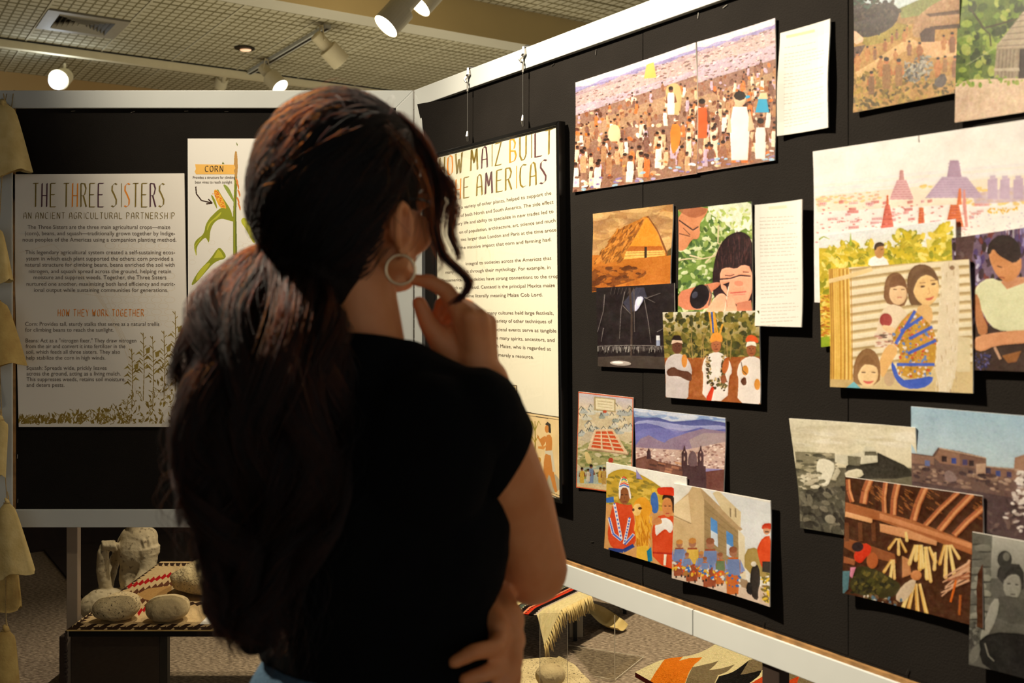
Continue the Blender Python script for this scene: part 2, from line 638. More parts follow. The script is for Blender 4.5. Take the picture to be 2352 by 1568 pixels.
c0 = on_floor(100, 1265)  # corner of the dark floor area, built as one thin flat sheet
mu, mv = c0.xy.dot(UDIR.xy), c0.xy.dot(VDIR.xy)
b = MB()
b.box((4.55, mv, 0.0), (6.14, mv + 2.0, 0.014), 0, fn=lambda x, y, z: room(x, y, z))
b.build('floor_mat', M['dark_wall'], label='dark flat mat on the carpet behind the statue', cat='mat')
# ------------------------------------------------------------------ flat print: a small painter for the pictures pinned to the panels
RNG = random.Random(7)


class Canvas:
    """paints a print; points are read off the photograph (crop origin x0,y0 and crop scale k) and flattened into the sheet"""

    def __init__(s, name, quad, W, H, crop=(0, 0, 1), bg=(255, 255, 255)):
        s.name, s.W, s.H, s.crop = name, W, H, crop
        s.quad = quad
        A, B = [], []
        for (x, y), (u, v) in zip(quad, [(0, 0), (1, 0), (1, 1), (0, 1)]):
            A.append([x, y, 1, 0, 0, 0, -u * x, -u * y]); B.append(u)
            A.append([0, 0, 0, x, y, 1, -v * x, -v * y]); B.append(v)
        s.h = np.linalg.solve(np.array(A, float), np.array(B, float))
        s.a = np.empty((H, W, 3), np.float32)
        s.a[:] = np.array(bg, np.float32)

    def map(s, pts):
        p = np.array(pts, float).reshape(-1, 2)
        x, y = s.crop[0] + p[:, 0] / s.crop[2], s.crop[1] + p[:, 1] / s.crop[2]
        h = s.h
        w = h[6] * x + h[7] * y + 1
        return np.stack([(h[0] * x + h[1] * y + h[2]) / w * s.W, (h[3] * x + h[4] * y + h[5]) / w * s.H], 1)

    def mask(s, q):
        x0, y0 = np.floor(q.min(0)).astype(int)
        x1, y1 = np.ceil(q.max(0)).astype(int) + 1
        x0, y0, x1, y1 = max(x0, 0), max(y0, 0), min(x1, s.W), min(y1, s.H)
        if x1 <= x0 or y1 <= y0:
            return None
        X = np.arange(x0, x1)[None, :] + 0.5
        Y = np.arange(y0, y1)[:, None] + 0.5
        m = np.zeros((y1 - y0, x1 - x0), bool)
        n = len(q)
        for i in range(n):
            xa, ya = q[i]
            xb, yb = q[(i + 1) % n]
            if ya == yb:
                continue
            m ^= ((ya > Y) != (yb > Y)) & (X < (xb - xa) * (Y - ya) / (yb - ya) + xa)
        return m, slice(y0, y1), slice(x0, x1)

    def fill(s, q, col, a=1.0):
        r = s.mask(q)
        if r is None: return
        m, ys, xs = r
        t = s.a[ys, xs]
        t[m] = t[m] * (1 - a) + np.array(col, np.float32) * a

    def poly(s, pts, col, a=1.0, smooth=0):
        q = s.map(pts)
        for _ in range(smooth):
            q = np.concatenate([np.stack([q * .75 + np.roll(q, -1, 0) * .25, q * .25 + np.roll(q, -1, 0) * .75], 1).reshape(-1, 2)])
        s.fill(q, col, a)

    def grad(s, c0, c1, pts=None, a=1.0):
        if pts is None:
            ys, xs = slice(0, s.H), slice(0, s.W)
            m = np.ones((s.H, s.W), bool)
        else:
            r = s.mask(s.map(pts))
            if r is None: return
            m, ys, xs = r
        h = m.shape[0]
        t = np.linspace(0, 1, h)[:, None, None]
        g = (np.array(c0) * (1 - t) + np.array(c1) * t).astype(np.float32) * np.ones((1, m.shape[1], 1), np.float32)
        v = s.a[ys, xs]
        v[m] = v[m] * (1 - a) + g[m] * a

    def ell(s, cx, cy, rx, ry, col, rot=0.0, a=1.0, n=18):
        c, d = math.cos(rot), math.sin(rot)
        s.poly([(cx + rx * math.cos(t) * c - ry * math.sin(t) * d, cy + rx * math.cos(t) * d + ry * math.sin(t) * c) for t in [2 * math.pi * k / n for k in range(n)]], col, a)

    def line(s, pts, w, col, a=1.0, w2=None):
        n = len(pts)
        for i in range(n - 1):
            (xa, ya), (xb, yb) = pts[i], pts[i + 1]
            L = math.hypot(xb - xa, yb - ya) or 1
            wa = w if w2 is None else w + (w2 - w) * i / max(1, n - 1)
            wb = w if w2 is None else w + (w2 - w) * (i + 1) / max(1, n - 1)
            nx, ny = -(yb - ya) / L / 2, (xb - xa) / L / 2
            s.poly([(xa + nx * wa, ya + ny * wa), (xb + nx * wb, yb + ny * wb), (xb - nx * wb, yb - ny * wb), (xa - nx * wa, ya - ny * wa)], col, a)

    def noise(s, amp, cell=6, pts=None, sat=0.3):
        rng = np.random.default_rng(len(s.name) * 7 + int(cell * 10))
        tot = np.zeros((s.H, s.W, 3), np.float32)
        wsum = 0
        for o in range(3):
            c = max(1.0, cell / 2 ** o)
            gh, gw = int(s.H / c) + 3, int(s.W / c) + 3
            g = rng.standard_normal((gh, gw, 1)).astype(np.float32) + sat * rng.standard_normal((gh, gw, 3)).astype(np.float32)
            yy, xx = np.arange(s.H) / c, np.arange(s.W) / c
            yi, xi = yy.astype(int), xx.astype(int)
            fy, fx = (yy - yi)[:, None, None], (xx - xi)[None, :, None]
            v = (g[yi][:, xi] * (1 - fx) + g[yi][:, xi + 1] * fx) * (1 - fy) + (g[yi + 1][:, xi] * (1 - fx) + g[yi + 1][:, xi + 1] * fx) * fy
            w = 1.0 / (o + 1)
            tot += v * w
            wsum += w
        tot *= amp / wsum
        if pts is None:
            s.a += tot
        else:
            r = s.mask(s.map(pts))
            if r is None: return
            m, ys, xs = r
            t = s.a[ys, xs]
            t[m] += tot[ys, xs][m]

    def scat(s, region, n, size, cols, asp=2.0, ang=(0, 6.28), a=1.0):
        q = np.array(region, float)
        lo, hi = q.min(0), q.max(0)
        cs = s.crop
        k = 0
        tries = 0
        E = q.tolist()
        while k < n and tries < n * 6:
            tries += 1
            x, y = RNG.uniform(lo[0], hi[0]), RNG.uniform(lo[1], hi[1])
            ins = False
            for i in range(len(E)):
                xa, ya = E[i]
                xb, yb = E[(i + 1) % len(E)]
                if (ya > y) != (yb > y) and x < (xb - xa) * (y - ya) / (yb - ya) + xa:
                    ins = not ins
            if not ins: continue
            k += 1
            r = RNG.uniform(*size)
            s.ell(x, y, r * asp, r, RNG.choice(cols), RNG.uniform(*ang), a, 7)

    def figure(s, x, y, h, robe, skin=(120, 70, 45), hair=(40, 28, 22), lean=0.0):
        """a small standing person: feet at x,y"""
        s.poly([(x - h * .12, y), (x + h * .12, y), (x + h * .15 + lean, y - h * .55), (x + h * .1 + lean, y - h * .78), (x - h * .1 + lean, y - h * .78), (x - h * .15 + lean, y - h * .5)], robe)
        s.poly([(x - h * .15 + lean, y - h * .75), (x - h * .2 + lean, y - h * .4), (x - h * .12 + lean, y - h * .4)], skin)
        s.poly([(x + h * .14 + lean, y - h * .75), (x + h * .22 + lean, y - h * .45), (x + h * .12 + lean, y - h * .42)], skin)
        s.ell(x + lean * 1.3, y - h * .88, h * .085, h * .1, skin, 0, 1, 10)
        s.ell(x + lean * 1.3, y - h * .94, h * .09, h * .07, hair, 0, 1, 8)

    def soften(s, relief=0.22, mottle=7.0):
        """takes the hard edges off, as an ink-jet print does, and models the shapes a little"""
        def blur(a, n):
            for _ in range(n):
                p = np.pad(a, ((1, 1), (1, 1), (0, 0)), 'edge')
                a = (p[:-2, 1:-1] + 2 * p[1:-1, 1:-1] + p[2:, 1:-1]) / 4
                p = np.pad(a, ((0, 0), (1, 1), (0, 0)), 'edge')
                a = (p[:, :-2] + 2 * p[:, 1:-1] + p[:, 2:]) / 4
            return a
        lum = blur(s.a.mean(2, keepdims=True), 10)
        d = np.roll(np.roll(lum, 4, 0), 4, 1) - np.roll(np.roll(lum, -4, 0), -4, 1)
        d[:6] = d[-6:] = 0
        d[:, :6] = d[:, -6:] = 0
        s.a = blur(s.a, 1) - relief * np.clip(d, -90, 90) * 0.6
        s.noise(mottle, 34, sat=0.15)

    def image(s, gain=1.0, gamma=1.0):
        im = bpy.data.images.new(s.name, s.W, s.H, alpha=False)
        d = np.ones((s.H, s.W, 4), np.float32)
        d[..., :3] = np.clip(np.clip(s.a[::-1] / 255.0, 0, 1) ** gamma * gain, 0, 1)
        im.pixels.foreach_set(d.ravel())
        im.update()
        im.pack()
        return im

    def material(s, rough=0.35, spec=0.35, gain=1.0, gamma=1.0, bump=0.0, bscale=300):
        m = bpy.data.materials.new(s.name)
        m.use_nodes = True
        nt = m.node_tree
        b = nt.nodes['Principled BSDF']
        b.inputs['Roughness'].default_value = rough
        b.inputs['Specular IOR Level'].default_value = spec
        t = nt.nodes.new('ShaderNodeTexImage')
        t.image = s.image(gain, gamma)
        t.extension = 'EXTEND'
        nt.links.new(t.outputs['Color'], b.inputs['Base Color'])
        if bump:
            tc = nt.nodes.new('ShaderNodeTexCoord')
            n = nt.nodes.new('ShaderNodeTexNoise')
            n.inputs['Scale'].default_value = bscale
            n.inputs['Detail'].default_value = 4
            bp = nt.nodes.new('ShaderNodeBump')
            bp.inputs['Strength'].default_value = bump
            bp.inputs['Distance'].default_value = 0.01
            nt.links.new(tc.outputs['Object'], n.inputs['Vector'])
            nt.links.new(n.outputs['Fac'], bp.inputs['Height'])
            nt.links.new(bp.outputs['Normal'], b.inputs['Normal'])
        return m


# ------------------------------------------------------------------ lettering
def text_mesh_points(body, size=1.0):
    cu = bpy.data.curves.new('t', 'FONT')
    cu.body = body
    cu.size = size
    cu.resolution_u = 3
    o = bpy.data.objects.new('t', cu)
    COL.objects.link(o)
    dg = bpy.context.evaluated_depsgraph_get()
    me = bpy.data.meshes.new_from_object(o.evaluated_get(dg))
    vs = [v.co.copy() for v in me.vertices]
    fs = [tuple(p.vertices) for p in me.polygons]
    bpy.data.objects.remove(o)
    bpy.data.curves.remove(cu)
    bpy.data.meshes.remove(me)
    return vs, fs


def put_text(mb, body, p0, p1, up, height, mi=0):
    """lays a line of type from p0 to p1 (world points on the sheet), cap height given, up = unit up"""
    vs, fs = text_mesh_points(body)
    if not vs: return
    x0, x1 = min(v.x for v in vs), max(v.x for v in vs)
    p0, p1, up = Vector(p0), Vector(p1), Vector(up)
    ex = (p1 - p0) / (x1 - x0)
    mb.add([p0 + ex * (v.x - x0) + up * (v.y / 0.69 * height) for v in vs], fs, mi)


# narrow display capitals drawn with a slanted nib: strokes in a 0..1 box
GLYPH = {
    'A': [[(0, 0), (0.06, .55), (0.2, .92), (.5, 1), (.8, .92), (.94, .55), (1, 0)], [(.05, .4), (.95, .4)]],
    'B': [[(0, 0), (0, 1), (.6, .98), (.85, .8), (.7, .58), (.1, .5)], [(.1, .5), (.8, .46), (1, .25), (.75, .04), (0, 0)]],
    'C': [[(1, .95), (.5, 1), (.1, .88), (0, .5), (.1, .12), (.5, 0), (1, .05)]],
    'E': [[(1, 1), (0.05, 1), (0, .5), (0, 0), (1, 0)], [(0, .52), (.8, .52)]],
    'G': [[(1, .92), (.5, 1), (.1, .88), (0, .5), (.1, .1), (.5, 0), (1, .08), (1, .45), (.55, .45)]],
    'H': [[(.08, 1), (0, 0)], [(1, 1), (.92, 0)], [(.04, .48), (.96, .48)]],
    'I': [[(.5, 1), (.5, 0)]],
    'K': [[(0, 1), (0, 0)], [(1, 1), (0, .45), (1, 0)]],
    'L': [[(0, 1), (0, 0), (1, 0)]],
    'M': [[(0, 0), (.12, 1), (.5, .35), (.88, 1), (1, 0)]],
    'N': [[(0, 0), (0.05, 1), (.95, 0), (1, 1)]],
    'O': [[(.5, 0), (.1, .1), (0, .5), (.1, .9), (.5, 1), (.9, .9), (1, .5), (.9, .1), (.5, 0)]],
    'P': [[(0, 0), (0, 1), (.7, .98), (1, .75), (.7, .5), (0, .45)]],
    'R': [[(0, 0), (0, 1), (.7, .98), (.95, .78), (.7, .52), (0, .46)], [(.45, .48), (1, 0)]],
    'S': [[(1, .95), (.6, 1), (.15, .9), (.1, .7), (.5, .52), (.9, .3), (.85, .1), (.4, 0), (0, .05)]],
    'T': [[(0, 1), (1, 1)], [(.5, 1), (.45, 0)]],
    'U': [[(0, 1), (.02, .2), (.3, 0), (.7, 0), (.98, .2), (1, 1)]],
    'W': [[(0, 1), (.22, 0), (.5, .7), (.75, 0), (1, 1)]],
    'Y': [[(0, 1), (.5, .5), (1, 1)], [(.5, .5), (.5, 0)]],
    'Z': [[(0, 1), (1, 1), (0, 0), (1, 0)]],
}


def put_caps(mb, body, mats, p0, p1, up0, up1, nib=(0.10, 0.05), narrow=0.62):
    """display capitals from p0 to p1; up0/up1 are the cap-height vectors at both ends; mats = material index per letter"""
    p0, p1, up0, up1 = Vector(p0), Vector(p1), Vector(up0), Vector(up1)
    adv = [0.55 if c == ' ' else (0.5 if c == 'I' else (1.25 if c in 'MW' else 1.0)) for c in body]
    tot = sum(adv) - 0.38
    x = 0.0
    k = 0
    for c, w in zip(body, adv):
        if c != ' ':
            wid = w * narrow
            def P(gx, gy):
                t = (x + gx * wid) / tot
                return p0.lerp(p1, t) + up0.lerp(up1, t) * gy
            mi = mats[k] if isinstance(mats, (list, tuple)) else mats
            for st in GLYPH[c]:
                for (xa, ya), (xb, yb) in zip(st[:-1], st[1:]):
                    na, nb = nib
                    q = [P(xa - na, ya - nb), P(xb - na, yb - nb), P(xb + na, yb + nb), P(xa + na, ya + nb)]
                    mb.add(q, [(0, 1, 2, 3)], mi)
            k += 1
        x += w


M['ink_olive'] = mat('ink_olive', (132, 112, 44), 0.6, var=0.25, scale=60)
M['ink_orange'] = mat('ink_orange', (240, 146, 40), 0.6, var=0.05)
M['ink_purple'] = mat('ink_purple', (84, 46, 58), 0.6, var=0.1)
M['ink_grey'] = mat('ink_grey', (104, 90, 76), 0.6, var=0.05)
M['ink_dark'] = mat('ink_dark', (48, 36, 30), 0.6, var=0.05)
M['tag_yellow'] = mat('tag_yellow', (245, 190, 92), 0.6, var=0.04)
INKS = [M['ink_olive'], M['ink_orange'], M['ink_purple'], M['ink_grey'], M['ink_dark'], M['tag_yellow']]

# ------------------------------------------------------------------ the two display panels
RW = 0.0525                       # rail width
PZ0, PZ1 = EYE - (1209 - PPY) / FPX * 2.99, EYE + (PPY - 209.5) / FPX * 2.99
LX0, LX1 = (-8 - PPX) / FPX * 2.99, HX - 0.006
LP = root('display_board', ((LX0 + LX1) / 2, 2.99, 0), 'white framed black panel carrying the Three Sisters poster', 'display panel')


def rail(parent, name, pts, off):
    b = MB()
    b.prism(pts, off)
    return b.build(name, M['white_paint'], parent, bevel=0.0015)


def L3(x, z, y=2.978):
    return Vector((x, y, z))


RD = 0.034
rail(LP, 'frame_rail', [L3(LX0, PZ1), L3(LX1, PZ1), L3(LX1 - RW, PZ1 - RW), L3(LX0 + RW, PZ1 - RW)], (0, RD, 0))
rail(LP, 'frame_rail', [L3(LX0, PZ0), L3(LX0 + RW, PZ0 + RW), L3(LX1 - RW, PZ0 + RW), L3(LX1, PZ0)], (0, RD, 0))
rail(LP, 'frame_rail', [L3(LX0, PZ0), L3(LX0, PZ1), L3(LX0 + RW, PZ1 - RW), L3(LX0 + RW, PZ0 + RW)], (0, RD, 0))
rail(LP, 'frame_rail', [L3(LX1, PZ0), L3(LX1 - RW, PZ0 + RW), L3(LX1 - RW, PZ1 - RW), L3(LX1, PZ1)], (0, RD, 0))
b = MB()
b.box((LX0 + RW, 2.990, PZ0 + RW), (LX1 - RW, 3.008, PZ1 - RW))
b.build('board', M['board_black'], LP)
b = MB()
b.box((LX0 + RW, 2.984, PZ0 + RW), (LX0 + RW + 0.006, 2.991, PZ1 - RW))
b.build('wood_edge', M['wood_edge'], LP)
for x in (-1.335, -0.36):
    b = MB()
    b.box((x - 0.017, 3.02, 0.0), (x + 0.017, 3.045, PZ0 + 0.2))
    b.build('leg', M['grey_post'], LP, bevel=0.002)

def staple(parent, fn, ang):
    b = MB()
    c, s_ = math.cos(ang) * 0.006, math.sin(ang) * 0.006
    p, q = fn(-c, -s_), fn(c, s_)
    b.tube([p, q], 0.0008, 5)
    b.build('staple', M['steel'], parent)


for px, py, a in [(168, 255, .1), (305, 257, .25), (428, 255, 0.05), (520, 256, 0.05), (40, 1048, 1.5), (41, 1150, 1.5)]:
    p = at(px, py, 2.9885)
    staple(LP, lambda dx, dz, p=p: p + Vector((dx, 0, dz)), a)

# hinge
b = MB()
n = 44
for k in range(n):
    z = PZ0 + (PZ1 - PZ0) * k / n
    b.tube([(HX - 0.002, 2.976, z + 0.001), (HX - 0.002, 2.976, z + (PZ1 - PZ0) / n - 0.001)], 0.0045, 8)
b.build('hinge', M['steel'], LP, kind='stuff')

# the right panel runs towards the viewer
RL = 2.44
RP = root('display_board', rp(RL / 2, -0.02, 0), 'long white framed black panel covered with pinned photographs', 'display panel')
S0 = 0.006
FR = 0.012                         # front of the rails


def rq(s, z, n=FR):
    return rp(s, n, z)


back = NDIR * -RD
sj = rp_px(1601, 1430)[0]
rail(RP, 'frame_rail', [rq(S0, PZ1), rq(S0 + RW, PZ1 - RW), rq(RL - RW, PZ1 - RW), rq(RL, PZ1)], back)
rail(RP, 'frame_rail', [rq(S0, PZ0), rq(sj - 0.0008, PZ0), rq(sj - 0.0008, PZ0 + RW), rq(S0 + RW, PZ0 + RW)], back)
rail(RP, 'frame_rail', [rq(sj + 0.0008, PZ0), rq(RL, PZ0), rq(RL - RW, PZ0 + RW), rq(sj + 0.0008, PZ0 + RW)], back)
rail(RP, 'frame_rail', [rq(S0, PZ0), rq(S0 + RW, PZ0 + RW), rq(S0 + RW, PZ1 - RW), rq(S0, PZ1)], back)
rail(RP, 'frame_rail', [rq(RL, PZ0), rq(RL, PZ1), rq(RL - RW, PZ1 - RW), rq(RL - RW, PZ0 + RW)], back)
b = MB()
b.box((S0 + RW, -0.02, PZ0 + RW), (RL - RW, 0.0, PZ1 - RW), 0, fn=lambda s, n, z: rp(s, n, z))
b.build('board', M['board_black'], RP)
b = MB()
b.box((S0 + RW, -0.001, PZ0 + RW), (RL - RW, 0.008, PZ0 + RW + 0.007), 0, fn=lambda s, n, z: rp(s, n, z))
b.build('wood_edge', M['wood_edge'], RP)
# black paper sheets stapled over the board, slightly proud, with a lifted corner by the hinge
seams = [S0 + RW + 0.004, rp_px(1478, 1300)[0], rp_px(1950, 1300)[0], RL - RW - 0.004]
for k in range(3):
    s0, s1 = seams[k] + 0.0015, seams[k + 1] - 0.0015
    b = MB()

    def sheet(u, v, s0=s0, s1=s1, k=k):
        s, z = s0 + (s1 - s0) * u, PZ1 - RW - 0.004 - v * (PZ1 - PZ0 - 2 * RW - 0.016)
        lift = 0.0012
        if k == 0:
            lift += 0.018 * max(0, 1 - u * 7) * max(0, 1 - v * 12)
            s -= 0.02 * max(0, 1 - u * 7) * max(0, 1 - v * 10)
            z += 0.008 * max(0, 1 - u * 7) * max(0, 1 - v * 10)
        return rp(s, lift + 0.0006 * math.sin(v * 9 + k), z)
    b.grid(sheet, 24, 24)
    b.build('backing_paper', M['board_black'], RP, smooth=True)
for px, py, a in [(1000, 252, 1.4), (1272, 149, .3), (1371, 120, 1.4), (1606, 36, 1.4), (1668, 15, .3), (1477, 1337, 1.5), (1756, 1432, 1.3), (2086, 1542, 1.2), (1362, 1244, .2)]:
    s, z = rp_px(px, py)
    staple(RP, lambda ds, dz, s=s, z=z: rp(s + ds, 0.003, z + dz), a)
for s in (rp_px(1775, 1530)[0], 0.45):
    b = MB()
    w_ = 0.021 if s > 1 else 0.016
    b.box((s - w_, -0.022, 0.0), (s + w_, 0.006, PZ0), 0, fn=lambda s, n, z: rp(s, n, z))
    b.build('leg', M['dark_wall'] if s > 1 else M['dark_steel'], RP, bevel=0.002)

# ------------------------------------------------------------------ poster on the left panel
PY_ = 2.984
q = [(28, 400), (423, 398), (432, 980), (43, 980)]
C = Canvas('three_sisters_sheet', q, 640, 940, (0, 370, 2.45), (236, 230, 218))
# faint line drawing of a cob in the paper
for k in range(14):
    for j in range(5):
        x, y = 620 + j * 75 + (k % 2) * 35, 480 + k * 34
        pts = [(x + 30 * math.cos(t), y + 17 * math.sin(t)) for t in [i * .7 for i in range(10)]]
        C.line(pts, 2, (226, 212, 188))
for k in range(6):
    C.line([(110 + k * 30, 520 + k * 40), (300 + k * 60, 470 + k * 60), (520 + k * 50, 700 + k * 90), (760, 1100 + k * 50)], 2, (226, 212, 188))
olive = [(146, 122, 50), (158, 136, 62), (134, 110, 42)]
def crown_h(x):
    return 1445 - 60 * max(0, (x - 300) / 700) ** 0.5 - 330 * max(0, (x - 560) / 440) ** 1.6
for k in range(520):
    x = RNG.uniform(105, 1050)
    top = crown_h(x)
    y = 1480 - (1480 - top) * RNG.random() ** 1.5
    a = RNG.uniform(-2.6, -.5)
    L = RNG.uniform(14, 42)
    ex, ey = x + L * math.cos(a), y + L * math.sin(a)
    w = RNG.uniform(4, 11)
    nx, ny = -math.sin(a) * w, math.cos(a) * w
    c = RNG.choice(olive)
    mx, my = (x + ex) / 2, (y + ey) / 2
    if RNG.random() < .65:
        C.poly([(x, y), (mx + nx, my + ny), (ex, ey), (mx - nx * .4, my - ny * .4)], c)
    else:
        C.line([(x, y), (mx + nx, my + ny), (ex, ey)], 3, c)
for x, y0, y1 in [(985, 850, 1300), (922, 960, 1350), (858, 990, 1400), (805, 970, 1350), (740, 1060, 1400)]:
    C.line([(x, y1), (x + 6, (y0 + y1) / 2), (x, y0)], 4, olive[0])
    for t in range(9):
        y = y0 + (y1 - y0) * t / 16
        sgn = 1 if t % 2 else -1
        C.line([(x, y + 16), (x + sgn * (14 + t), y)], 4, olive[t % 3])
        if t > 3:
            C.poly([(x, y + 40), (x + sgn * 22, y + 8), (x + sgn * 46, y + 30), (x + sgn * 22, y + 22)], olive[t % 3])
    C.poly([(x + 14, y0 + 90), (x + 40, y0 + 78), (x + 36, y0 + 112), (x + 18, y0 + 118)], olive[1])
TS = root('three_sisters_poster', at(230, 980, PY_), 'white poster headed The Three Sisters on the left panel', 'poster')


def flat_sheet(mb, cs, thick_dir, nu=10, nv=10, bow=None):
    """a sheet with printed front (material 0) and white back and edges (material 1); cs = TL,TR,BR,BL world"""
    cs = [Vector(c) for c in cs]
    td = Vector(thick_dir)

    def f(u, v):
        p = cs[0].lerp(cs[1], u).lerp(cs[3].lerp(cs[2], u), v)
        return p + (bow(u, v) if bow else Vector((0, 0, 0)))
    mb.grid(f, nu, nv, 0)
    rim = [f(i / nu, 0) for i in range(nu)] + [f(1, j / nv) for j in range(nv)] + [f(1 - i / nu, 1) for i in range(nu)] + [f(0, 1 - j / nv) for j in range(nv)]
    b0 = len(mb.v)
    n = len(rim)
    mb.v.extend(rim)
    mb.v.extend([r + td for r in rim])
    for i in range(n):
        mb.f.append((b0 + i, b0 + (i + 1) % n, b0 + n + (i + 1) % n, b0 + n + i))
        mb.mi.append(1)
    b1 = len(mb.v)
    for j in range(nv + 1):
        for i in range(nu + 1):
            mb.v.append(f(i / nu, j / nv) + td)
    for j in range(nv):
        for i in range(nu):
            a_ = b1 + j * (nu + 1) + i
            mb.f.append((a_, a_ + 1, a_ + nu + 2, a_ + nu + 1))
            mb.mi.append(1)


b = MB()
flat_sheet(b, [at(x, y, PY_) for x, y in q], (0, 0.0055, 0))
b.build('sheet', [C.material(0.6, 0.2), M['paper']], TS)
b = MB()
UP = Vector((0, 0, 1))
PX_ = 2.99 / FPX                  # metres per photo pixel on the left panel


def tl(body, x0, x1, y, h=9.0, mi=3):
    put_text(b, body, at(x0, y, PY_ - .0006), at(x1, y, PY_ - .0006), UP, h * PX_, mi)


for body, x0, x1, y in [
    ('The Three Sisters are the three main agricultural crops\u2014maize', 63, 391, 525.5), ('(corn), beans, and squash\u2014traditionally grown together by Indige-', 57, 402, 540),
    ('nous peoples of the Americas using a companion planting method.', 52, 405, 554.5), ('This legendary agricultural system created a self-sustaining ecos-', 58, 402, 583.5),
    ('ystem in which each plant supported the others: corn provided a', 60, 398, 598), ('natural structure for climbing beans, beans enriched the soil with', 57, 401, 612),
    ('nitrogen, and squash spread across the ground, helping retain', 66, 393, 627), ('moisture and suppress weeds. Together, the Three Sisters', 77, 382, 641),
    ('nurtured one another, maximizing both land efficiency and nutrit-', 61, 402, 656), ('ional output while sustaining communities for generations.', 78, 386, 670),
    ('Corn: Provides tall, sturdy stalks that serve as a natural trellis', 58, 366, 748), ('for climbing beans to reach the sunlight.', 58, 261, 761.5),
    ('Beans: Act as a "nitrogen fixer." They draw nitrogen', 59, 313, 786), ('from the air and convert it into fertilizer in the', 59, 288, 799),
    ('soil, which feeds all three sisters. They also', 60, 276, 812), ('help stabilize the corn in high winds.', 60, 242, 825.5),
    ('Squash: Spreads wide, prickly leaves', 61, 245, 849), ('across the ground, acting as a living mulch.', 61, 277, 862),
    ('This suppresses weeds, retains soil moisture,', 61, 288, 875), ('and deters pests.', 61, 148, 888)]:
    tl(body, x0, x1, y)
b.build('lettering', INKS, TS, kind='stuff')
b = MB()
O_, R_, P_ = 0, 1, 2
up = UP * (54 * PX_)
yb = 475
put_caps(b, 'THE THREE SISTERS', [O_, P_, O_, O_, R_, O_, O_, P_, O_, O_, R_, O_, O_, P_, O_], at(76, yb, PY_ - .0006), at(377, yb, PY_ - .0006), up, up, (0.13, 0.02))
put_caps(b, 'AN ANCIENT AGRICULTURAL PARTNERSHIP', [0] * 40, at(54, 502, PY_ - .0006), at(401, 502, PY_ - .0006), UP * 14 * PX_, UP * 14 * PX_, (0.10, 0.04))
put_caps(b, 'HOW THEY WORK TOGETHER', [1] * 40, at(133, 726, PY_ - .0006), at(330, 726, PY_ - .0006), UP * 15.5 * PX_, UP * 15.5 * PX_, (0.12, 0.05))
b.build('heading', INKS, TS, kind='stuff')

# ------------------------------------------------------------------ corn poster (partly behind the head)
q = [(431, 318), (700, 318), (700, 710), (432, 710)]
C = Canvas('corn_sheet', q, 540, 780, (380, 180, 2.904), (240, 236, 226))
g1, g2, g3 = (150, 156, 44), (196, 196, 62), (112, 122, 46)
for k in range(40):
    x, y = 200 + RNG.uniform(-40, 380), 1050 + RNG.uniform(0, 450)
    C.line([(x + 24 * math.cos(t), y + 15 * math.sin(t)) for t in [i * .8 for i in range(9)]], 2, (232, 224, 208))
C.line([(465, 1180), (462, 900), (470, 640), (470, 490)], 26, g3, w2=12)
C.line([(460, 1180), (458, 900), (466, 640)], 12, g1, w2=6)
C.poly([(460, 490), (478, 480), (484, 620), (470, 680), (455, 620)], (196, 150, 84), smooth=2)
C.poly([(472, 425), (482, 440), (480, 452), (474, 440)], g3)
C.poly([(376, 572), (383, 556), (394, 572)], g3)
for x0, y0 in [(468, 690), (476, 740), (470, 790), (478, 830), (462, 660)]:
    C.poly([(x0, y0), (x0 + 14, y0 + 4), (x0 + 26, y0 + 34), (x0 + 20, y0 + 58), (x0 + 12, y0 + 30)], (226, 140, 74), smooth=2)
C.poly([(375, 700), (420, 720), (455, 800), (470, 850), (430, 790)], (150, 166, 74), smooth=2)
C.poly([(340, 720), (372, 780), (440, 880), (446, 930), (420, 930), (360, 840)], g1, smooth=2)
C.poly([(296, 765), (330, 800), (350, 880), (330, 850)], g1, smooth=2)
C.poly([(320, 745), (345, 742), (378, 790), (408, 860), (398, 880), (362, 862), (332, 800)], (242, 178, 60), smooth=2)
for k in range(60):
    t, w = RNG.random(), RNG.uniform(-1, 1)
    C.ell(328 + 62 * t + w * (16 - 4 * t), 756 + 105 * t - w * 8, 4.5, 3.5, RNG.choice([(222, 96, 40), (250, 206, 90), (236, 140, 50)]), 0, 1, 7)
C.poly([(345, 880), (385, 858), (430, 890), (470, 960), (430, 950), (360, 930), (300, 990), (292, 1108), (276, 1070), (262, 1060), (205, 1120), (210, 1196), (186, 1120), (205, 1075), (258, 1040), (270, 960)], g1, smooth=2)
C.poly([(330, 930), (380, 880), (360, 925), (300, 960), (275, 1030), (280, 970)], g2, smooth=2)
C.line([(205, 1180), (196, 1120), (240, 1062)], 5, g2)
C.poly([(165, 1384), (215, 1290), (300, 1205), (350, 1128), (375, 1135), (415, 1200), (330, 1220), (260, 1300), (200, 1370)], g1, smooth=2)
C.poly([(200, 1330), (250, 1250), (310, 1220), (270, 1280), (210, 1360)], g2, smooth=2)
C.poly([(320, 1200), (352, 1140), (372, 1160), (390, 1195)], g2)
C.poly([(496, 950), (530, 920), (570, 990), (600, 1080), (590, 1110), (540, 1010)], g2, smooth=2)
C.line([(202, 722), (206, 770), (240, 815), (310, 832)], 8, (58, 36, 26))
C.line([(286, 806), (312, 833), (272, 838)], 8, (58, 36, 26))
CP = root('corn_poster', at(560, 710, PY_), 'white poster of a corn plant with an orange Corn tag', 'poster')
b = MB()
flat_sheet(b, [at(x, y, PY_) for x, y in q], (0, 0.0055, 0))
b.build('sheet', [C.material(0.6, 0.2), M['paper']], CP)
b = MB()
zz = PY_ - .0004
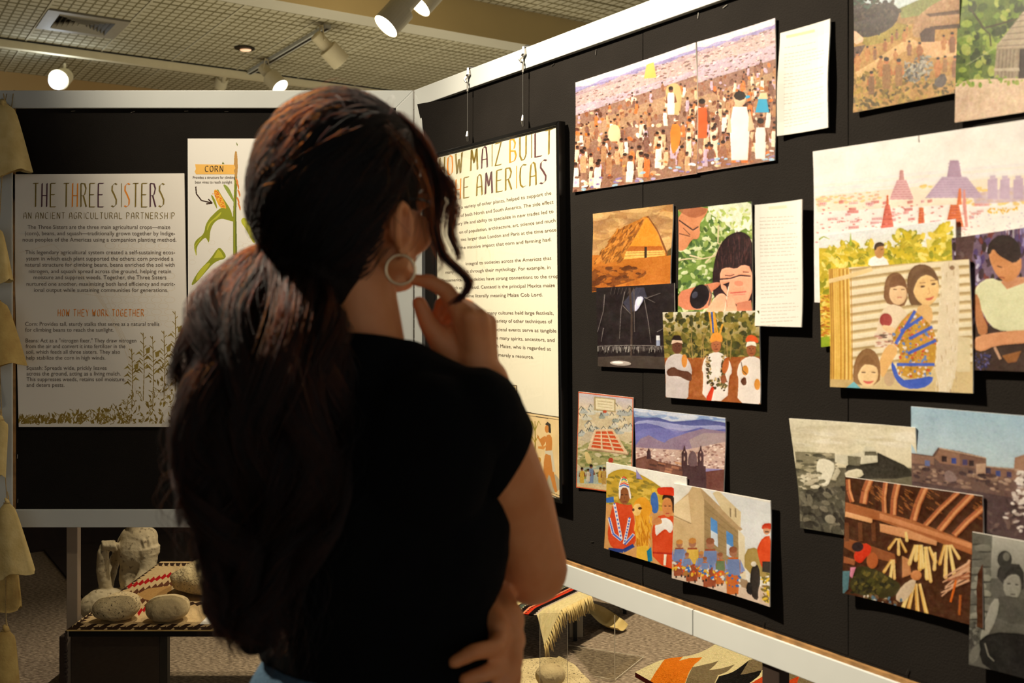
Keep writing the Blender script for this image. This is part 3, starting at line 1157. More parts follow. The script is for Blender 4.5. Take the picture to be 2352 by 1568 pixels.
b.add([at(x, y, zz) for x, y in [(448, 377), (538, 378), (541, 386), (537, 392), (540, 400), (450, 400), (447, 394), (450, 388)]], [tuple(range(8))[::-1]], 5)
b.build('tag', INKS, CP)
b = MB()
put_caps(b, 'CORN', [4] * 4, at(471, 394, zz - .0004), at(512, 394, zz - .0004), UP * 13 * PX_, UP * 13 * PX_, (0.10, 0.05))
tl('Provides a structure for climbing', 443, 540, 410.5, 6.5)
tl('bean vines to reach sunlight', 448, 533, 421, 6.5)
b.build('lettering', INKS, CP, kind='stuff')

# ------------------------------------------------------------------ framed maize poster hanging on the right panel
FN = 0.030                        # front of the frame stands this far off the board
def fp(px, py, n=FN):
    s, z = rp_px(px, py, n)
    return rp(s, n, z)
vpy = lambda x, y1, x1: PPY + (y1 - PPY) * (x + 355) / (x1 + 355)
xl, xr = 1000.0, 1276.0
quadF = [(xl, vpy(xl, 288, xr)), (xr, 288), (xr + 8.5, 1146), (xl, vpy(xl, 1146, xr))]
FRM = root('framed_poster', fp(1140, 1100), 'black framed glazed poster on maize hanging by two steel wires', 'framed poster')
C = Canvas('maize_sheet', quadF, 620, 930, (880, 600, 2.614), (230, 224, 210))
C.poly([(560, 720), (792, 732), (796, 900), (800, 1400), (560, 1400)], (226, 206, 168))
C.line([(560, 722), (791, 735), (795, 880)], 5, (60, 48, 38))
C.line([(560, 738), (780, 750), (783, 870)], 3, (60, 48, 38))
pn = [(815, 890), (1058, 928), (1058, 1430), (980, 1398), (815, 1330)]
C.poly([(740, 878), (1058, 928), (1058, 1430), (740, 1300)], (224, 196, 152))
C.noise(6, 20, pn)
C.line([(740, 880), (1058, 930), (1058, 1428), (740, 1300)], 5, (58, 46, 36))
C.line([(740, 900), (1048, 944), (1048, 1408), (740, 1280)], 3, (58, 46, 36))
C.poly([(900, 1290), (960, 1270), (1046, 1280), (1046, 1400), (930, 1360)], (170, 160, 142), smooth=1)
for x in (858, 900):
    C.line([(x, 1230), (x + 2, 1080), (x, 950)], 9, (140, 124, 52), w2=4)
    for s_ in (-1, 1):
        C.line([(x, 1010), (x + s_ * 22, 950), (x + s_ * 34, 975)], 6, (150, 140, 62), w2=2)
        C.line([(x, 1080), (x + s_ * 20, 1040), (x + s_ * 28, 1070)], 6, (170, 140, 60), w2=2)
C.ell(918, 1195, 16, 24, (190, 140, 54), .5)
# a plain farmer figure
sk = (196, 128, 64)
C.poly([(962, 1140), (1000, 1140), (1005, 1220), (1028, 1350), (1036, 1385), (1015, 1388), (985, 1260), (970, 1330), (955, 1330), (950, 1220)], sk, smooth=1)
C.poly([(965, 1040), (990, 1030), (1004, 1060), (1000, 1145), (962, 1145), (966, 1090)], sk, smooth=1)
C.poly([(975, 1060), (945, 1110), (915, 1050), (910, 1030), (930, 1060), (960, 1040)], sk)
C.poly([(980, 1090), (950, 1125), (918, 1118), (920, 1105), (950, 1105)], (206, 140, 74))
C.ell(972, 998, 14, 24, sk)
C.poly([(960, 970), (975, 955), (993, 970), (996, 1025), (982, 1020), (980, 980)], (56, 50, 44))
C.poly([(958, 1132), (1004, 1130), (1022, 1260), (1006, 1262), (994, 1160), (960, 1150)], (206, 196, 178))
b = MB()
flat_sheet(b, [fp(x, y, FN - 0.006) if False else fp(x, y, FN) + NDIR * -0.006 for x, y in quadF], NDIR * -0.01)
b.build('sheet', [C.material(0.5, 0.25), M['paper']], FRM)
cs = [fp(x, y) for x, y in quadF]
ctr = sum(cs, Vector()) / 4
FW = 0.010
ex, ez = (cs[1] - cs[0]).normalized(), Vector((0, 0, 1))
outer = [cs[0] - ex * FW + ez * FW, cs[1] + ex * FW + ez * FW, cs[2] + ex * FW - ez * FW, cs[3] - ex * FW - ez * FW]
for k in range(4):
    l = (k + 1) % 4
    b = MB()
    b.prism([outer[k], outer[l], cs[l], cs[k]], NDIR * -0.022)
    b.build('frame_bar', M['frame_black'], FRM, bevel=0.0015)
b = MB()
b.prism([c + NDIR * -0.003 for c in cs], NDIR * 0.001)
b.build('pane', M['glass'], FRM)
b = MB()
TXT = FN - 0.006 + 0.0006


def fl(body, a, c, h=8.6, k=(880, 180, 3.016), mi=3):
    (xa, ya), (xb, yb) = [(k[0] + x / k[2], k[1] + y / k[2]) for x, y in (a, c)]
    put_text(b, body, fp(xa, ya) + NDIR * -0.0054, fp(xb, yb) + NDIR * -0.0054, UP, h / 1000.0, mi)


for body, a, c in [
    ('ing a variety of other plants, helped to support the', (490, 908), (1152, 803)), ('ons of both North and South America. The side effect', (478, 966), (1166, 865)),
    ('dantary life and ability to specialize in new trades led to', (455, 1022), (1166, 930)), ('on of population, architecture, art, science and much', (515, 1075), (1180, 993)),
    ('ties larger than London and Paris at the time arose', (525, 1126), (1186, 1058)), ('f the massive impact that corn and farming had.', (505, 1184), (1152, 1125)),
    ('integral to societies across the Americas that', (560, 1293), (1152, 1255)), ('many reveal it through their mythology. For example, in', (420, 1352), (1146, 1318)),
    ('Mesoamerica, many deities have strong connections to the crop', (388, 1408), (1200, 1380)), ('such as Centeotl. Centeotl is the principal Mexica maize', (458, 1460), (1176, 1443)),
    ('deity, his name literally meaning Maize Cob Lord.', (440, 1518), (1090, 1508))]:
    fl(body, a, c)
for body, a, c in [('many cultures held large festivals,', (615, 318), (1012, 320)), ('variety of other techniques of', (660, 366), (1003, 371)), ('societal events serve as tangible', (650, 417), (1028, 427)),
                   ('the many spirits, ancestors, and', (645, 467), (1017, 483)), ('with Maize, who is regarded as', (635, 514), (995, 536)), ('than merely a resource.', (625, 566), (893, 585))]:
    fl(body, a, c, k=(880, 600, 2.614))
b.build('lettering', INKS, FRM, kind='stuff')
b = MB()
def cap_line(body, mats, bl, br, tl_, tr_, **kw):
    P = lambda c: fp(880 + c[0] / 3.016, 180 + c[1] / 3.016) + NDIR * -0.0054
    put_caps(b, body, mats, P(bl), P(br), P(tl_) - P(bl), P(tr_) - P(br), **kw)
cap_line('HOW MAIZ BUILT', [0, 1, 0, 0, 2, 0, 0, 1, 0, 0, 2, 0], (380, 684), (1160, 518), (380, 550), (1160, 348), nib=(0.12, 0.02))
cap_line('THE AMERICAS', [0, 1, 0, 0, 2, 0, 0, 1, 0, 0, 2], (436, 848), (1118, 722), (436, 712), (1118, 558), nib=(0.12, 0.02))
b.build('heading', INKS, FRM, kind='stuff')
# two hooks and wires
for k, (px, py0, py1, top) in enumerate([(1074, 172, 322, 168), (1201, 122, 287, 117)]):
    h = root('wire_hanger', fp(px, py1), 'steel wire with hook holding the framed poster at its %s corner' % ('hinge-side' if k == 0 else 'photograph-side'), 'hanger', 'wire hangers of the framed poster')
    s, _ = rp_px(px, py0, FN - 0.012)
    sb, zb = rp_px(px, py1, FN - 0.012)
    b = MB()
    b.tube([rp(s, FN - 0.012, PZ1 - 0.035), rp(sb, FN - 0.012, zb)], 0.0011, 6)
    b.build('wire', M['steel'], h)
    b = MB()
    # hook over the top rail
    b.tube([rp(s, -0.012, PZ1 + 0.003), rp(s, 0.006, PZ1 + 0.004), rp(s, FR + 0.003, PZ1), rp(s + 0.003, FR + 0.004, PZ1 - 0.016), rp(s - 0.004, FR + 0.005, PZ1 - 0.022), rp(s - 0.006, FR + 0.012, PZ1 - 0.03), rp(s, FR + 0.01, PZ1 - 0.038)], [0.0035, 0.0045, 0.0045, 0.006, 0.005, 0.003, 0.0025], 6)
    b.build('hook', M['steel'], h)
    b = MB()
    b.tube([rp(s, FN - 0.012, PZ1 - 0.036), rp(s, FN - 0.012, PZ1 - 0.062)], [0.002, 0.003], 8)
    b.build('ferrule', M['steel'], h)
    b = MB()
    b.tube([rp(sb, FN - 0.012, zb + 0.024), rp(sb + 0.002, FN - 0.010, zb + 0.01), rp(sb + 0.003, FN - 0.012, zb - 0.004)], [0.0022, 0.005, 0.0035], 8)
    b.build('clip', M['steel'], h)
# ------------------------------------------------------------------ photographs pinned on the right panel
R1, R2, R3 = (1290, 20, 3.564), (1340, 440, 3.135), (1300, 880, 3.016)
R4, R5, R6 = (1850, 0, 3.135), (1850, 480, 3.564), (1800, 900, 2.348)
PRINT_GAIN = 0.80


def pin(C, name, label, cat='photograph', layer=0, curl=0.0, rough=0.42, spec=0.3, thick=0.0025, gain=None):
    if cat != 'text sheet':
        C.soften()
    n = 0.0045 + layer * 0.0035
    cs = []
    for x, y in C.quad:
        s, z = rp_px(x, y, n)
        cs.append(rp(s, n, z))
    ctr = sum(cs, Vector()) / 4
    low = min(c.z for c in cs)
    o = root(name, Vector((ctr.x, ctr.y, low)), label, cat, 'prints pinned on the black panel')
    b = MB()
    seed = RNG.uniform(0, 6)
    flat_sheet(b, cs, NDIR * -thick, 8, 8, bow=lambda u, v: NDIR * (curl * (abs(2 * u - 1) ** 2.5 * (0.5 + 0.5 * math.sin(seed + 4 * v)) + 0.3 * abs(2 * v - 1) ** 3)))
    b.build('print', [C.material(rough, spec, PRINT_GAIN if gain is None else gain), M['paper']], o, smooth=False)
    b = MB()
    w_ = min(0.010, (cs[1] - cs[0]).length * .06)
    for u, v in ((.2, .12), (.72, .12), (.2, .88), (.72, .88)):
        p = cs[0].lerp(cs[1], u).lerp(cs[3].lerp(cs[2], u), v)
        b.prism([p + SDIR * a * w_ + UP * c * w_ - NDIR * thick for a, c in ((-1, -1), (1, -1), (1, 1), (-1, 1))], NDIR * -(n - thick - 0.0022))
    b.build('mounting_tape', M['paper'], o, kind='stuff')
    return o


# --- crowded market painting, in two sheets (a plain generic crowd in its colours)
SK = [(120, 70, 48), (146, 88, 58), (98, 58, 42), (164, 104, 68)]
RB = [(232, 214, 190), (214, 186, 148), (178, 130, 92), (240, 230, 220), (150, 100, 76), (200, 160, 120), (128, 88, 74), (220, 120, 60), (196, 170, 190)]


def market(C, x0, x1, topf, botf, horizon, n, hot):
    C.grad((200, 184, 206), (176, 140, 128))
    W = x1 - x0
    C.poly([(x0 - 40, topf(x0) - 20), (x1 + 40, topf(x1) - 40), (x1 + 40, topf(x1) + 70), (x0 - 40, topf(x0) + 60)], (226, 216, 222))
    for k in range(5):
        pts = [(x0 - 40, topf(x0) + 200)]
        for i in range(9):
            x = x0 + W * i / 8
            pts.append((x, topf(x) + 30 + 14 * k + 28 * abs(math.sin(i * 1.7 + k * 2.1))))
        pts.append((x1 + 40, topf(x1) + 200))
        C.poly(pts, [(168, 160, 206), (150, 138, 184), (186, 166, 176), (176, 150, 158), (196, 172, 170)][k])
    reg = [(x0, topf(x0) + 70), (x1, topf(x1) + 70), (x1, topf(x1) + horizon), (x0, topf(x0) + horizon)]
    C.scat(reg, 260, (2, 6), [(226, 208, 200), (146, 110, 104), (178, 148, 146), (206, 184, 190), (120, 92, 92)], 3.0, (-.5, -.1))
    C.poly([(x0, topf(x0) + horizon), (x1, topf(x1) + horizon), (x1, botf(x1)), (x0, botf(x0))], (142, 100, 76), .8)
    C.poly([(x0, topf(x0) + horizon * 1.35), (x1, topf(x1) + horizon * 1.3), (x1, topf(x1) + horizon * 1.75), (x0, topf(x0) + horizon * 2.0)], (186, 150, 112), .7)
    C.scat([(x0, topf(x0) + horizon), (x1, topf(x1) + horizon), (x1, botf(x1)), (x0, botf(x0))], 200, (6, 18), RB + SK, 1.6)
    fig = []
    for k in range(n):
        x = RNG.uniform(x0, x1)
        t = (k / n)
        yt, yb = topf(x) + horizon * 1.15, botf(x)
        y = yt + (yb - yt) * t ** .9
        fig.append((y, x, 80 + 130 * t))
    for y, x, h in fig:
        C.figure(x, y, h * RNG.uniform(.8, 1.1), RNG.choice(RB), RNG.choice(SK), (52, 32, 26), RNG.uniform(-10, 10))
        if RNG.random() < .5:
            C.ell(x + RNG.uniform(-40, 40), y - h * RNG.uniform(.1, .5), RNG.uniform(10, 26), RNG.uniform(8, 16), RNG.choice(RB + hot), RNG.uniform(-.5, .5))
    for k in range(26):
        x = RNG.uniform(x0, x1)
        y = botf(x) - RNG.uniform(5, 90)
        C.ell(x, y, RNG.uniform(10, 30), RNG.uniform(6, 14), RNG.choice([(236, 230, 240), (180, 168, 206), (140, 120, 170), (230, 200, 170), (160, 190, 214)]), RNG.uniform(-.3, .3))
    C.noise(16, 4)


C = Canvas('market_painting_left', [(1325, 190), (1601, 98), (1603, 399), (1318, 442)], 460, 420, R1)
market(C, 100, 1118, lambda x: 605 - (x - 125) * .331, lambda x: 1503 - (x - 100) * .155, 260, 95, [(226, 120, 40), (240, 160, 80)])
C.poly([(880, 940), (965, 930), (975, 1060), (940, 1160), (895, 1190)], (226, 128, 44), smooth=1)
C.poly([(690, 460), (750, 440), (770, 560), (668, 570)], (236, 186, 96))
C.poly([(380, 960), (420, 935), (470, 960), (480, 1080), (372, 1080)], (226, 204, 160), smooth=1)
C.poly([(845, 640), (900, 600), (960, 610), (985, 700), (960, 860), (900, 860), (850, 760)], (206, 176, 120), smooth=1)
C.figure(890, 860, 230, (236, 222, 222))
pin(C, 'market_print', 'painted market crowd print, the wider sheet nearer the framed poster', 'art print', 0, .004)
C = Canvas('market_painting_right', [(1604, 97), (1783, 42), (1781, 368), (1603, 397)], 300, 500, R1)
market(C, 1110, 1760, lambda x: 280 - (x - 1118) * .31, lambda x: 1338 - (x - 1110) * .155, 330, 85, [(230, 130, 60), (60, 160, 206)])
C.figure(1460, 1240, 560, (244, 236, 228), (226, 186, 150))
C.figure(1150, 1060, 320, (226, 92, 40))
C.poly([(1625, 690), (1670, 690), (1700, 850), (1585, 850)], (60, 164, 206))
C.poly([(1605, 740), (1690, 740), (1680, 690), (1630, 690)], (232, 204, 160))
C.figure(1630, 1230, 330, (240, 224, 220))
pin(C, 'market_print', 'painted market crowd print, the narrower sheet beside the printed text page', 'art print', 0, .003)


def text_page(name, quad, crop, label, rows, layer, x0, x1, y0f, slope, dy, cols):
    C = Canvas(name, quad, 220, 520, crop, (244, 240, 230))
    for k, row in enumerate(rows):
        if row == 0: continue
        y = y0f + k * dy
        x = x0
        end = x0 + (x1 - x0) * row
        while x < end:
            w = RNG.uniform(14, 44)
            xe = min(x + w, end)
            C.line([(x, y - (x - x0) * slope), (xe, y - (xe - x0) * slope)], cols[1], cols[0], .55)
            x = xe + 7
    return C


C = text_page('village_text', [(1796, 77), (1910.6, 44), (1908, 293.5), (1791, 313)], R1, '', [.75, 0, .8, .98, 1, .9, .6, 0, 1, .95, 1, .92, .85, 0, 1, .95, 1, .9, 0, 1, .96, .85, 1, .9, .6], 0, 1835, 2165, 320, .2, 27, ((150, 140, 128), 5))
C.line([(1850, 232), (2080, 180)], 22, (240, 204, 140), .6)
pin(C, 'text_page', 'white printed text page beside the crowded market prints', 'text sheet', 0, .010, .7, .15)
C = text_page('house_text', [(1740, 471), (1848, 458), (1842, 751), (1735, 748)], R2, '', [.9, .8, 1, .6, 0, .95, 1, .9, 1, .95, .8, .9, 0, 1, .9, 1, .95, .6, 1, .9, 1, .95, .8, .6, 0, .9, 1, .9, .7, 1, .85, .4], 0, 1280, 1550, 190, .05, 25, ((170, 160, 146), 5))
C.line([(1340, 120), (1470, 108)], 22, (244, 220, 170), .5)
pin(C, 'text_page', 'white printed text page right of the face painting photograph', 'text sheet', 3, .006, .7, .15)

# --- village with round houses
C = Canvas('village', [(1964, -72), (2206, -140), (2203, 212), (1961, 259)], 380, 480, R4, (150, 116, 70))
C.grad((160, 190, 210), (200, 206, 200), [(340, -260), (1120, -460), (1120, 60), (340, 60)])
C.poly([(680, 60), (1000, -80), (1120, -60), (1120, 60), (700, 130)], (124, 128, 70))
C.poly([(350, 240), (440, 260), (640, 190), (1120, 120), (1120, 700), (350, 840)], (172, 130, 70))
C.poly([(350, 250), (680, 160), (780, 190), (700, 280), (440, 330)], (150, 130, 54))
C.poly([(360, 520), (500, 440), (640, 340), (760, 270), (860, 320), (700, 380), (520, 500), (380, 560)], (206, 168, 112))
C.poly([(780, 300), (1110, 290), (1110, 400), (900, 420), (860, 380)], (206, 164, 116))
C.poly([(345, -30), (400, 20), (520, 30), (620, 10), (690, 70), (660, 170), (560, 240), (420, 275), (345, 240)], (58, 46, 44), smooth=1)
C.scat([(345, -40), (640, 0), (690, 80), (560, 240), (345, 240)], 150, (6, 14), [(48, 40, 40), (76, 66, 56), (60, 52, 44)], 1.3)
C.scat([(345, -80), (520, -60), (500, 60), (345, 60)], 60, (6, 12), [(60, 84, 70), (48, 66, 52)], 1.3)
C.poly([(770, 250), (800, 130), (880, 60), (960, 10), (1120, -60), (1120, 190), (900, 210), (830, 280)], (166, 128, 92), smooth=1)
C.poly([(870, 100), (1120, 70), (1120, 100), (900, 118)], (92, 66, 48))
C.poly([(830, 240), (870, 200), (940, 200), (935, 300), (840, 300)], (76, 54, 46))
C.poly([(900, 190), (1120, 170), (1120, 200), (905, 215)], (80, 56, 42))
C.poly([(345, 220), (375, 228), (440, 290), (345, 330)], (216, 180, 150), smooth=1)
C.poly([(345, 340), (440, 320), (380, 420), (345, 420)], (96, 72, 60))
C.scat([(350, 520), (720, 500), (1100, 600), (1100, 690), (350, 820)], 200, (5, 14), [(120, 96, 40), (86, 70, 34), (170, 140, 60), (140, 116, 50)], 2.2)
for x, y, h in [(720, 300, 90), (665, 280, 70), (630, 310, 70), (580, 370, 90), (450, 440, 110), (505, 430, 95), (375, 510, 140), (655, 440, 90), (830, 430, 130), (755, 400, 110), (740, 240, 60), (550, 550, 150), (1000, 360, 110), (1060, 380, 150), (1080, 560, 160)]:
    C.figure(x, y, h, RNG.choice([(150, 94, 54), (130, 88, 60), (176, 120, 66)]), (168, 100, 58))
for x, y, h in [(480, 680, 170), (590, 640, 230), (680, 620, 200), (960, 560, 150), (1010, 520, 120)]:
    C.figure(x, y, h, RNG.choice([(120, 84, 54), (140, 100, 60), (176, 112, 60)]), (176, 104, 56))
C.scat([(720, 440), (900, 400), (920, 560), (720, 590)], 90, (5, 12), [(120, 116, 108), (80, 76, 74), (160, 154, 140)], 2.4)
C.poly([(920, 600), (1000, 510), (1030, 590), (980, 640)], (84, 74, 70), smooth=1)
C.noise(16, 5)
pin(C, 'village_photograph', 'print of a thatched village with people, cut by the top of the view', 'photograph', 1, .004)

# --- bark longhouse in the woods
C = Canvas('longhouse', [(2206, -95), (2445, -190), (2440, 244), (2198, 282)], 360, 560, R4, (90, 110, 40))
C.scat([(1090, -400), (1900, -600), (1900, 620), (1090, 620)], 420, (12, 34), [(76, 100, 30), (110, 136, 44), (60, 80, 26), (140, 160, 60), (46, 62, 22), (160, 170, 80)], 1.4)
C.poly([(1095, 600), (1200, 570), (1574, 560), (1900, 520), (1900, 760), (1090, 900)], (214, 186, 158))
C.noise(8, 14)
C.line([(1190, 60), (1280, 200), (1420, 160), (1600, 110)], 14, (60, 56, 28))
C.line([(1260, 190), (1320, 240), (1330, 330)], 10, (60, 56, 28))
C.poly([(1350, 560), (1370, 320), (1480, 180), (1560, 80), (1900, 20), (1900, 570)], (150, 134, 112))
C.poly([(1370, 320), (1490, 180), (1560, 80), (1900, 20), (1900, 330), (1380, 350)], (172, 156, 132))
for k in range(6):
    C.line([(1375 + k * 30, 330 - k * 44), (1900, 300 - k * 50)], 7, (126, 110, 92))
for k in range(5):
    C.line([(1390 + k * 26, 350), (1375 + k * 26, 560)], 6, (116, 100, 84))
C.poly([(1535, 350), (1660, 340), (1660, 560), (1525, 565)], (52, 40, 34))
C.poly([(1350, 490), (1530, 485), (1535, 510), (1350, 510)], (186, 172, 150))
C.scat([(1100, 560), (1900, 520), (1900, 590), (1100, 620)], 60, (6, 14), [(120, 150, 50), (150, 160, 70)], 1.6)
C.line([(1160, 470), (1370, 330)], 4, (170, 176, 130))
C.noise(12, 5)
pin(C, 'longhouse_photograph', 'photograph of a bark house among green trees, at the upper corner', 'photograph', 0, .006)

# --- thatched house under a golden sky
C = Canvas('thatched_house', [(1363, 491), (1547, 469), (1545, 652), (1365, 671)], 360, 340, R2, (140, 90, 40))
C.grad((190, 136, 76), (206, 160, 96), [(60, 60), (670, 60), (670, 470), (60, 470)])
C.scat([(70, 130), (650, 90), (650, 400), (70, 440)], 120, (16, 44), [(206, 166, 106), (170, 124, 74), (226, 190, 130), (150, 110, 70)], 2.6, (-.3, .1), .5)
C.poly([(70, 460), (300, 460), (650, 440), (650, 680), (70, 740)], (188, 110, 34))
C.poly([(70, 540), (250, 540), (460, 560), (470, 600), (380, 640), (90, 720), (70, 720)], (110, 58, 20), .8, smooth=1)
C.scat([(80, 540), (460, 540), (400, 660), (90, 720)], 50, (8, 18), [(170, 96, 30), (96, 50, 18)], 2.4, (-.4, .2))
C.poly([(620, 430), (650, 400), (650, 460), (610, 465)], (90, 70, 34))
C.poly([(92, 500), (160, 420), (240, 290), (340, 235), (474, 175), (400, 330), (310, 450), (300, 500), (200, 515), (95, 515)], (182, 112, 36))
C.scat([(92, 500), (240, 290), (474, 178), (310, 450), (300, 500), (95, 515)], 150, (3, 8), [(150, 88, 28), (206, 132, 50), (126, 74, 24)], 4, (2.0, 2.4))
C.poly([(474, 178), (310, 455), (302, 490), (600, 465), (540, 280)], (218, 142, 40))
C.poly([(350, 395), (585, 395), (598, 430), (320, 432)], (176, 96, 30))
C.poly([(320, 432), (598, 425), (602, 462), (303, 490)], (232, 186, 96))
for k in range(30):
    C.ell(318 + k * 9.4, 444 - k * .2, 3, 3, (120, 70, 30), 0, 1, 6)
    C.ell(314 + k * 9.5, 466 - k * .5, 3, 4, (140, 86, 34), 0, 1, 6)
C.poly([(452, 400), (470, 400), (470, 478), (452, 480)], (48, 34, 20))
C.line([(474, 178), (540, 280), (618, 455)], 13, (120, 70, 30))
C.line([(478, 190), (545, 300), (600, 455)], 5, (206, 140, 60))
C.noise(10, 4)
pin(C, 'thatched_house_photograph', 'orange photograph of a big thatched house under a cloudy sky', 'photograph', 0, .006)

# --- night inside a hut
C = Canvas('night_hut', [(1373, 661), (1552, 650), (1553, 849), (1374, 841)], 360, 380, R2, (32, 24, 26))
C.noise(5, 20)
for k in range(9):
    C.line([(210 + k * 26, 690), (200 + k * 24, 740)], 3, (120, 110, 104), .6)
C.poly([(380, 690), (440, 690), (460, 760), (340, 880), (285, 800)], (70, 70, 92), .7)
C.poly([(380, 760), (425, 752), (436, 775), (385, 860), (362, 862)], (214, 216, 250), smooth=1)
C.poly([(392, 775), (420, 766), (424, 780), (388, 835)], (255, 255, 255), smooth=1)
C.line([(335, 690), (348, 900), (345, 1180)], 15, (70, 56, 50))
C.line([(365, 700), (368, 1010)], 6, (96, 86, 84))
for pts in [[(160, 740), (150, 860), (108, 1010)], [(300, 720), (272, 850), (260, 1060)], [(440, 780), (470, 950), (486, 1090)], [(440, 760), (520, 800)], [(450, 768), (560, 730)], [(285, 820), (340, 880)], [(530, 1010), (580, 985)], [(150, 980), (130, 1080)]]:
    C.line(pts, 6, (140, 132, 130), .8, 3)
C.poly([(526, 1035), (552, 1035), (554, 1110), (526, 1112)], (150, 160, 190))
C.poly([(526, 1035), (552, 1035), (552, 1070), (526, 1070)], (226, 228, 232))
for k in range(60):
    x = 108 + k * 7.9
    h = RNG.uniform(24, 56)
    C.line([(x, 1110 + RNG.uniform(0, 12)), (x + RNG.uniform(-6, 6), 1110 + h)], RNG.uniform(2, 5), RNG.choice([(200, 196, 190), (150, 144, 140), (110, 104, 100)]))
C.line([(105, 1112), (340, 1106), (580, 1112)], 4, (150, 144, 140))
C.poly([(106, 1190), (340, 1180), (600, 1190), (640, 1290), (106, 1256)], (66, 56, 50))
C.ell(270, 1235, 76, 18, (214, 204, 196), .05, .8)
C.ell(250, 1230, 40, 9, (250, 244, 240), .05)
C.noise(5, 4)
pin(C, 'night_photograph', 'dark night photograph of a hut interior with one bluish lamp', 'photograph', 1, .004)

# --- child having the face painted
C = Canvas('face_painting', [(1558.5, 481.5), (1726.6, 463), (1731, 722), (1560, 722)], 340, 480, R2, (110, 140, 60))
C.scat([(680, 60), (1230, 60), (1230, 880), (680, 880)], 520, (7, 20), [(96, 124, 50), (140, 164, 84), (60, 84, 36), (180, 196, 130), (80, 110, 56), (206, 214, 170)], 2.0)
C.poly([(900, 80), (1230, 50), (1230, 240), (1100, 290), (980, 200), (900, 150)], (250, 250, 240), .75, smooth=1)
C.scat([(900, 120), (1230, 120), (1230, 320), (960, 300)], 70, (5, 12), [(206, 216, 150), (240, 240, 220), (170, 190, 100)], 2)
for pts in [[(690, 490), (760, 480), (850, 485)], [(765, 455), (860, 480), (950, 460), (1000, 350)], [(975, 240), (970, 370), (1000, 380)], [(880, 510), (950, 440)]]:
    C.line(pts, 12, (214, 196, 160), 1, 5)
P1 = [(680, 120), (905, 108), (890, 160), (850, 210), (838, 240), (842, 310), (822, 342), (790, 338), (770, 360), (748, 400), (715, 425), (680, 420)]
C.poly(P1, (206, 134, 92), smooth=1)
C.poly([(680, 120), (900, 110), (880, 165), (790, 195), (700, 150)], (158, 92, 60), .8, smooth=1)
C.line([(690, 205), (740, 240), (790, 275), (830, 250)], 9, (64, 40, 34))
C.line([(690, 300), (770, 320)], 6, (96, 60, 46))
C.line([(720, 260), (770, 310)], 5, (96, 60, 46))
C.poly([(930, 640), (935, 560), (960, 430), (1020, 330), (1090, 290), (1150, 285), (1212, 330), (1230, 480), (1230, 880), (1000, 880), (940, 760)], (40, 22, 24), smooth=1)
C.scat([(960, 430), (1100, 300), (1210, 350), (1215, 500), (970, 540)], 60, (2, 4), [(78, 44, 44), (60, 34, 34)], 10, (1.4, 1.8))
C.poly([(985, 560), (1040, 540), (1100, 555), (1150, 520), (1215, 540), (1230, 700), (1190, 800), (1140, 830), (1090, 800), (1030, 740), (985, 680)], (240, 170, 136), smooth=1)
C.poly([(1090, 640), (1150, 640), (1160, 672), (1120, 680), (1090, 668)], (224, 140, 110), smooth=1)
C.line([(985, 628), (1060, 622), (1130, 600), (1210, 606)], 9, (50, 30, 36))
C.line([(1020, 600), (1060, 604), (1090, 592)], 6, (110, 60, 54))
C.line([(1150, 575), (1195, 578)], 6, (110, 60, 54))
C.poly([(1005, 665), (1055, 648), (1040, 712), (1030, 680)], (44, 26, 32))
C.line([(1060, 728), (1120, 724), (1180, 718)], 9, (206, 96, 86))
C.line([(1080, 742), (1170, 736)], 6, (226, 130, 112))
C.poly([(1110, 800), (1215, 780), (1230, 880), (1100, 880)], (206, 130, 100))
C.poly([(690, 720), (780, 690), (900, 660), (985, 645), (985, 675), (920, 720), (930, 780), (900, 850), (690, 850)], (214, 130, 96), smooth=1)
C.ell(840, 755, 66, 92, (26, 18, 22), .35)
C.ell(806, 742, 20, 26, (90, 96, 120), .4, .6)
C.line([(890, 670), (925, 740), (905, 820)], 12, (120, 90, 76))
C.poly([(890, 850), (930, 790), (970, 735), (1010, 728), (1040, 760), (1075, 750), (1110, 830), (1115, 880), (890, 880)], (240, 180, 146), smooth=1)
C.line([(1048, 680), (1020, 860)], 6, (240, 224, 200))
C.line([(1030, 770), (1040, 830)], 4, (196, 120, 96))
C.noise(7, 4)
pin(C, 'face_painting_photograph', 'photograph of a fringed child having black lines painted on the face', 'photograph', 1, .003)

# --- three men in white with gourds
C = Canvas('three_men', [(1526, 717), (1748, 713), (1747, 928), (1530, 912)], 420, 400, R2, (110, 96, 44))
C.grad((226, 220, 200), (150, 130, 70), [(570, 840), (1300, 840), (1300, 1040), (570, 1040)])
C.scat([(585, 880), (1280, 870), (1280, 1220), (585, 1220)], 380, (8, 22), [(104, 98, 40), (76, 76, 32), (134, 120, 52), (160, 140, 70), (60, 60, 28)], 1.5)
C.poly([(585, 1200), (720, 1200), (1280, 1190), (1290, 1560), (585, 1500)], (160, 88, 40))
C.noise(10, 8)
for x in (790, 850, 870, 1040, 1060):
    C.line([(x, 1210), (x + RNG.uniform(-14, 14), 1080), (x + RNG.uniform(-40, 40), 960)], 7, (170, 140, 80), 1, 3)
C.line([(700, 1000), (780, 1060), (800, 1190)], 6, (150, 130, 84), 1, 3)
W_ = (238, 228, 222)
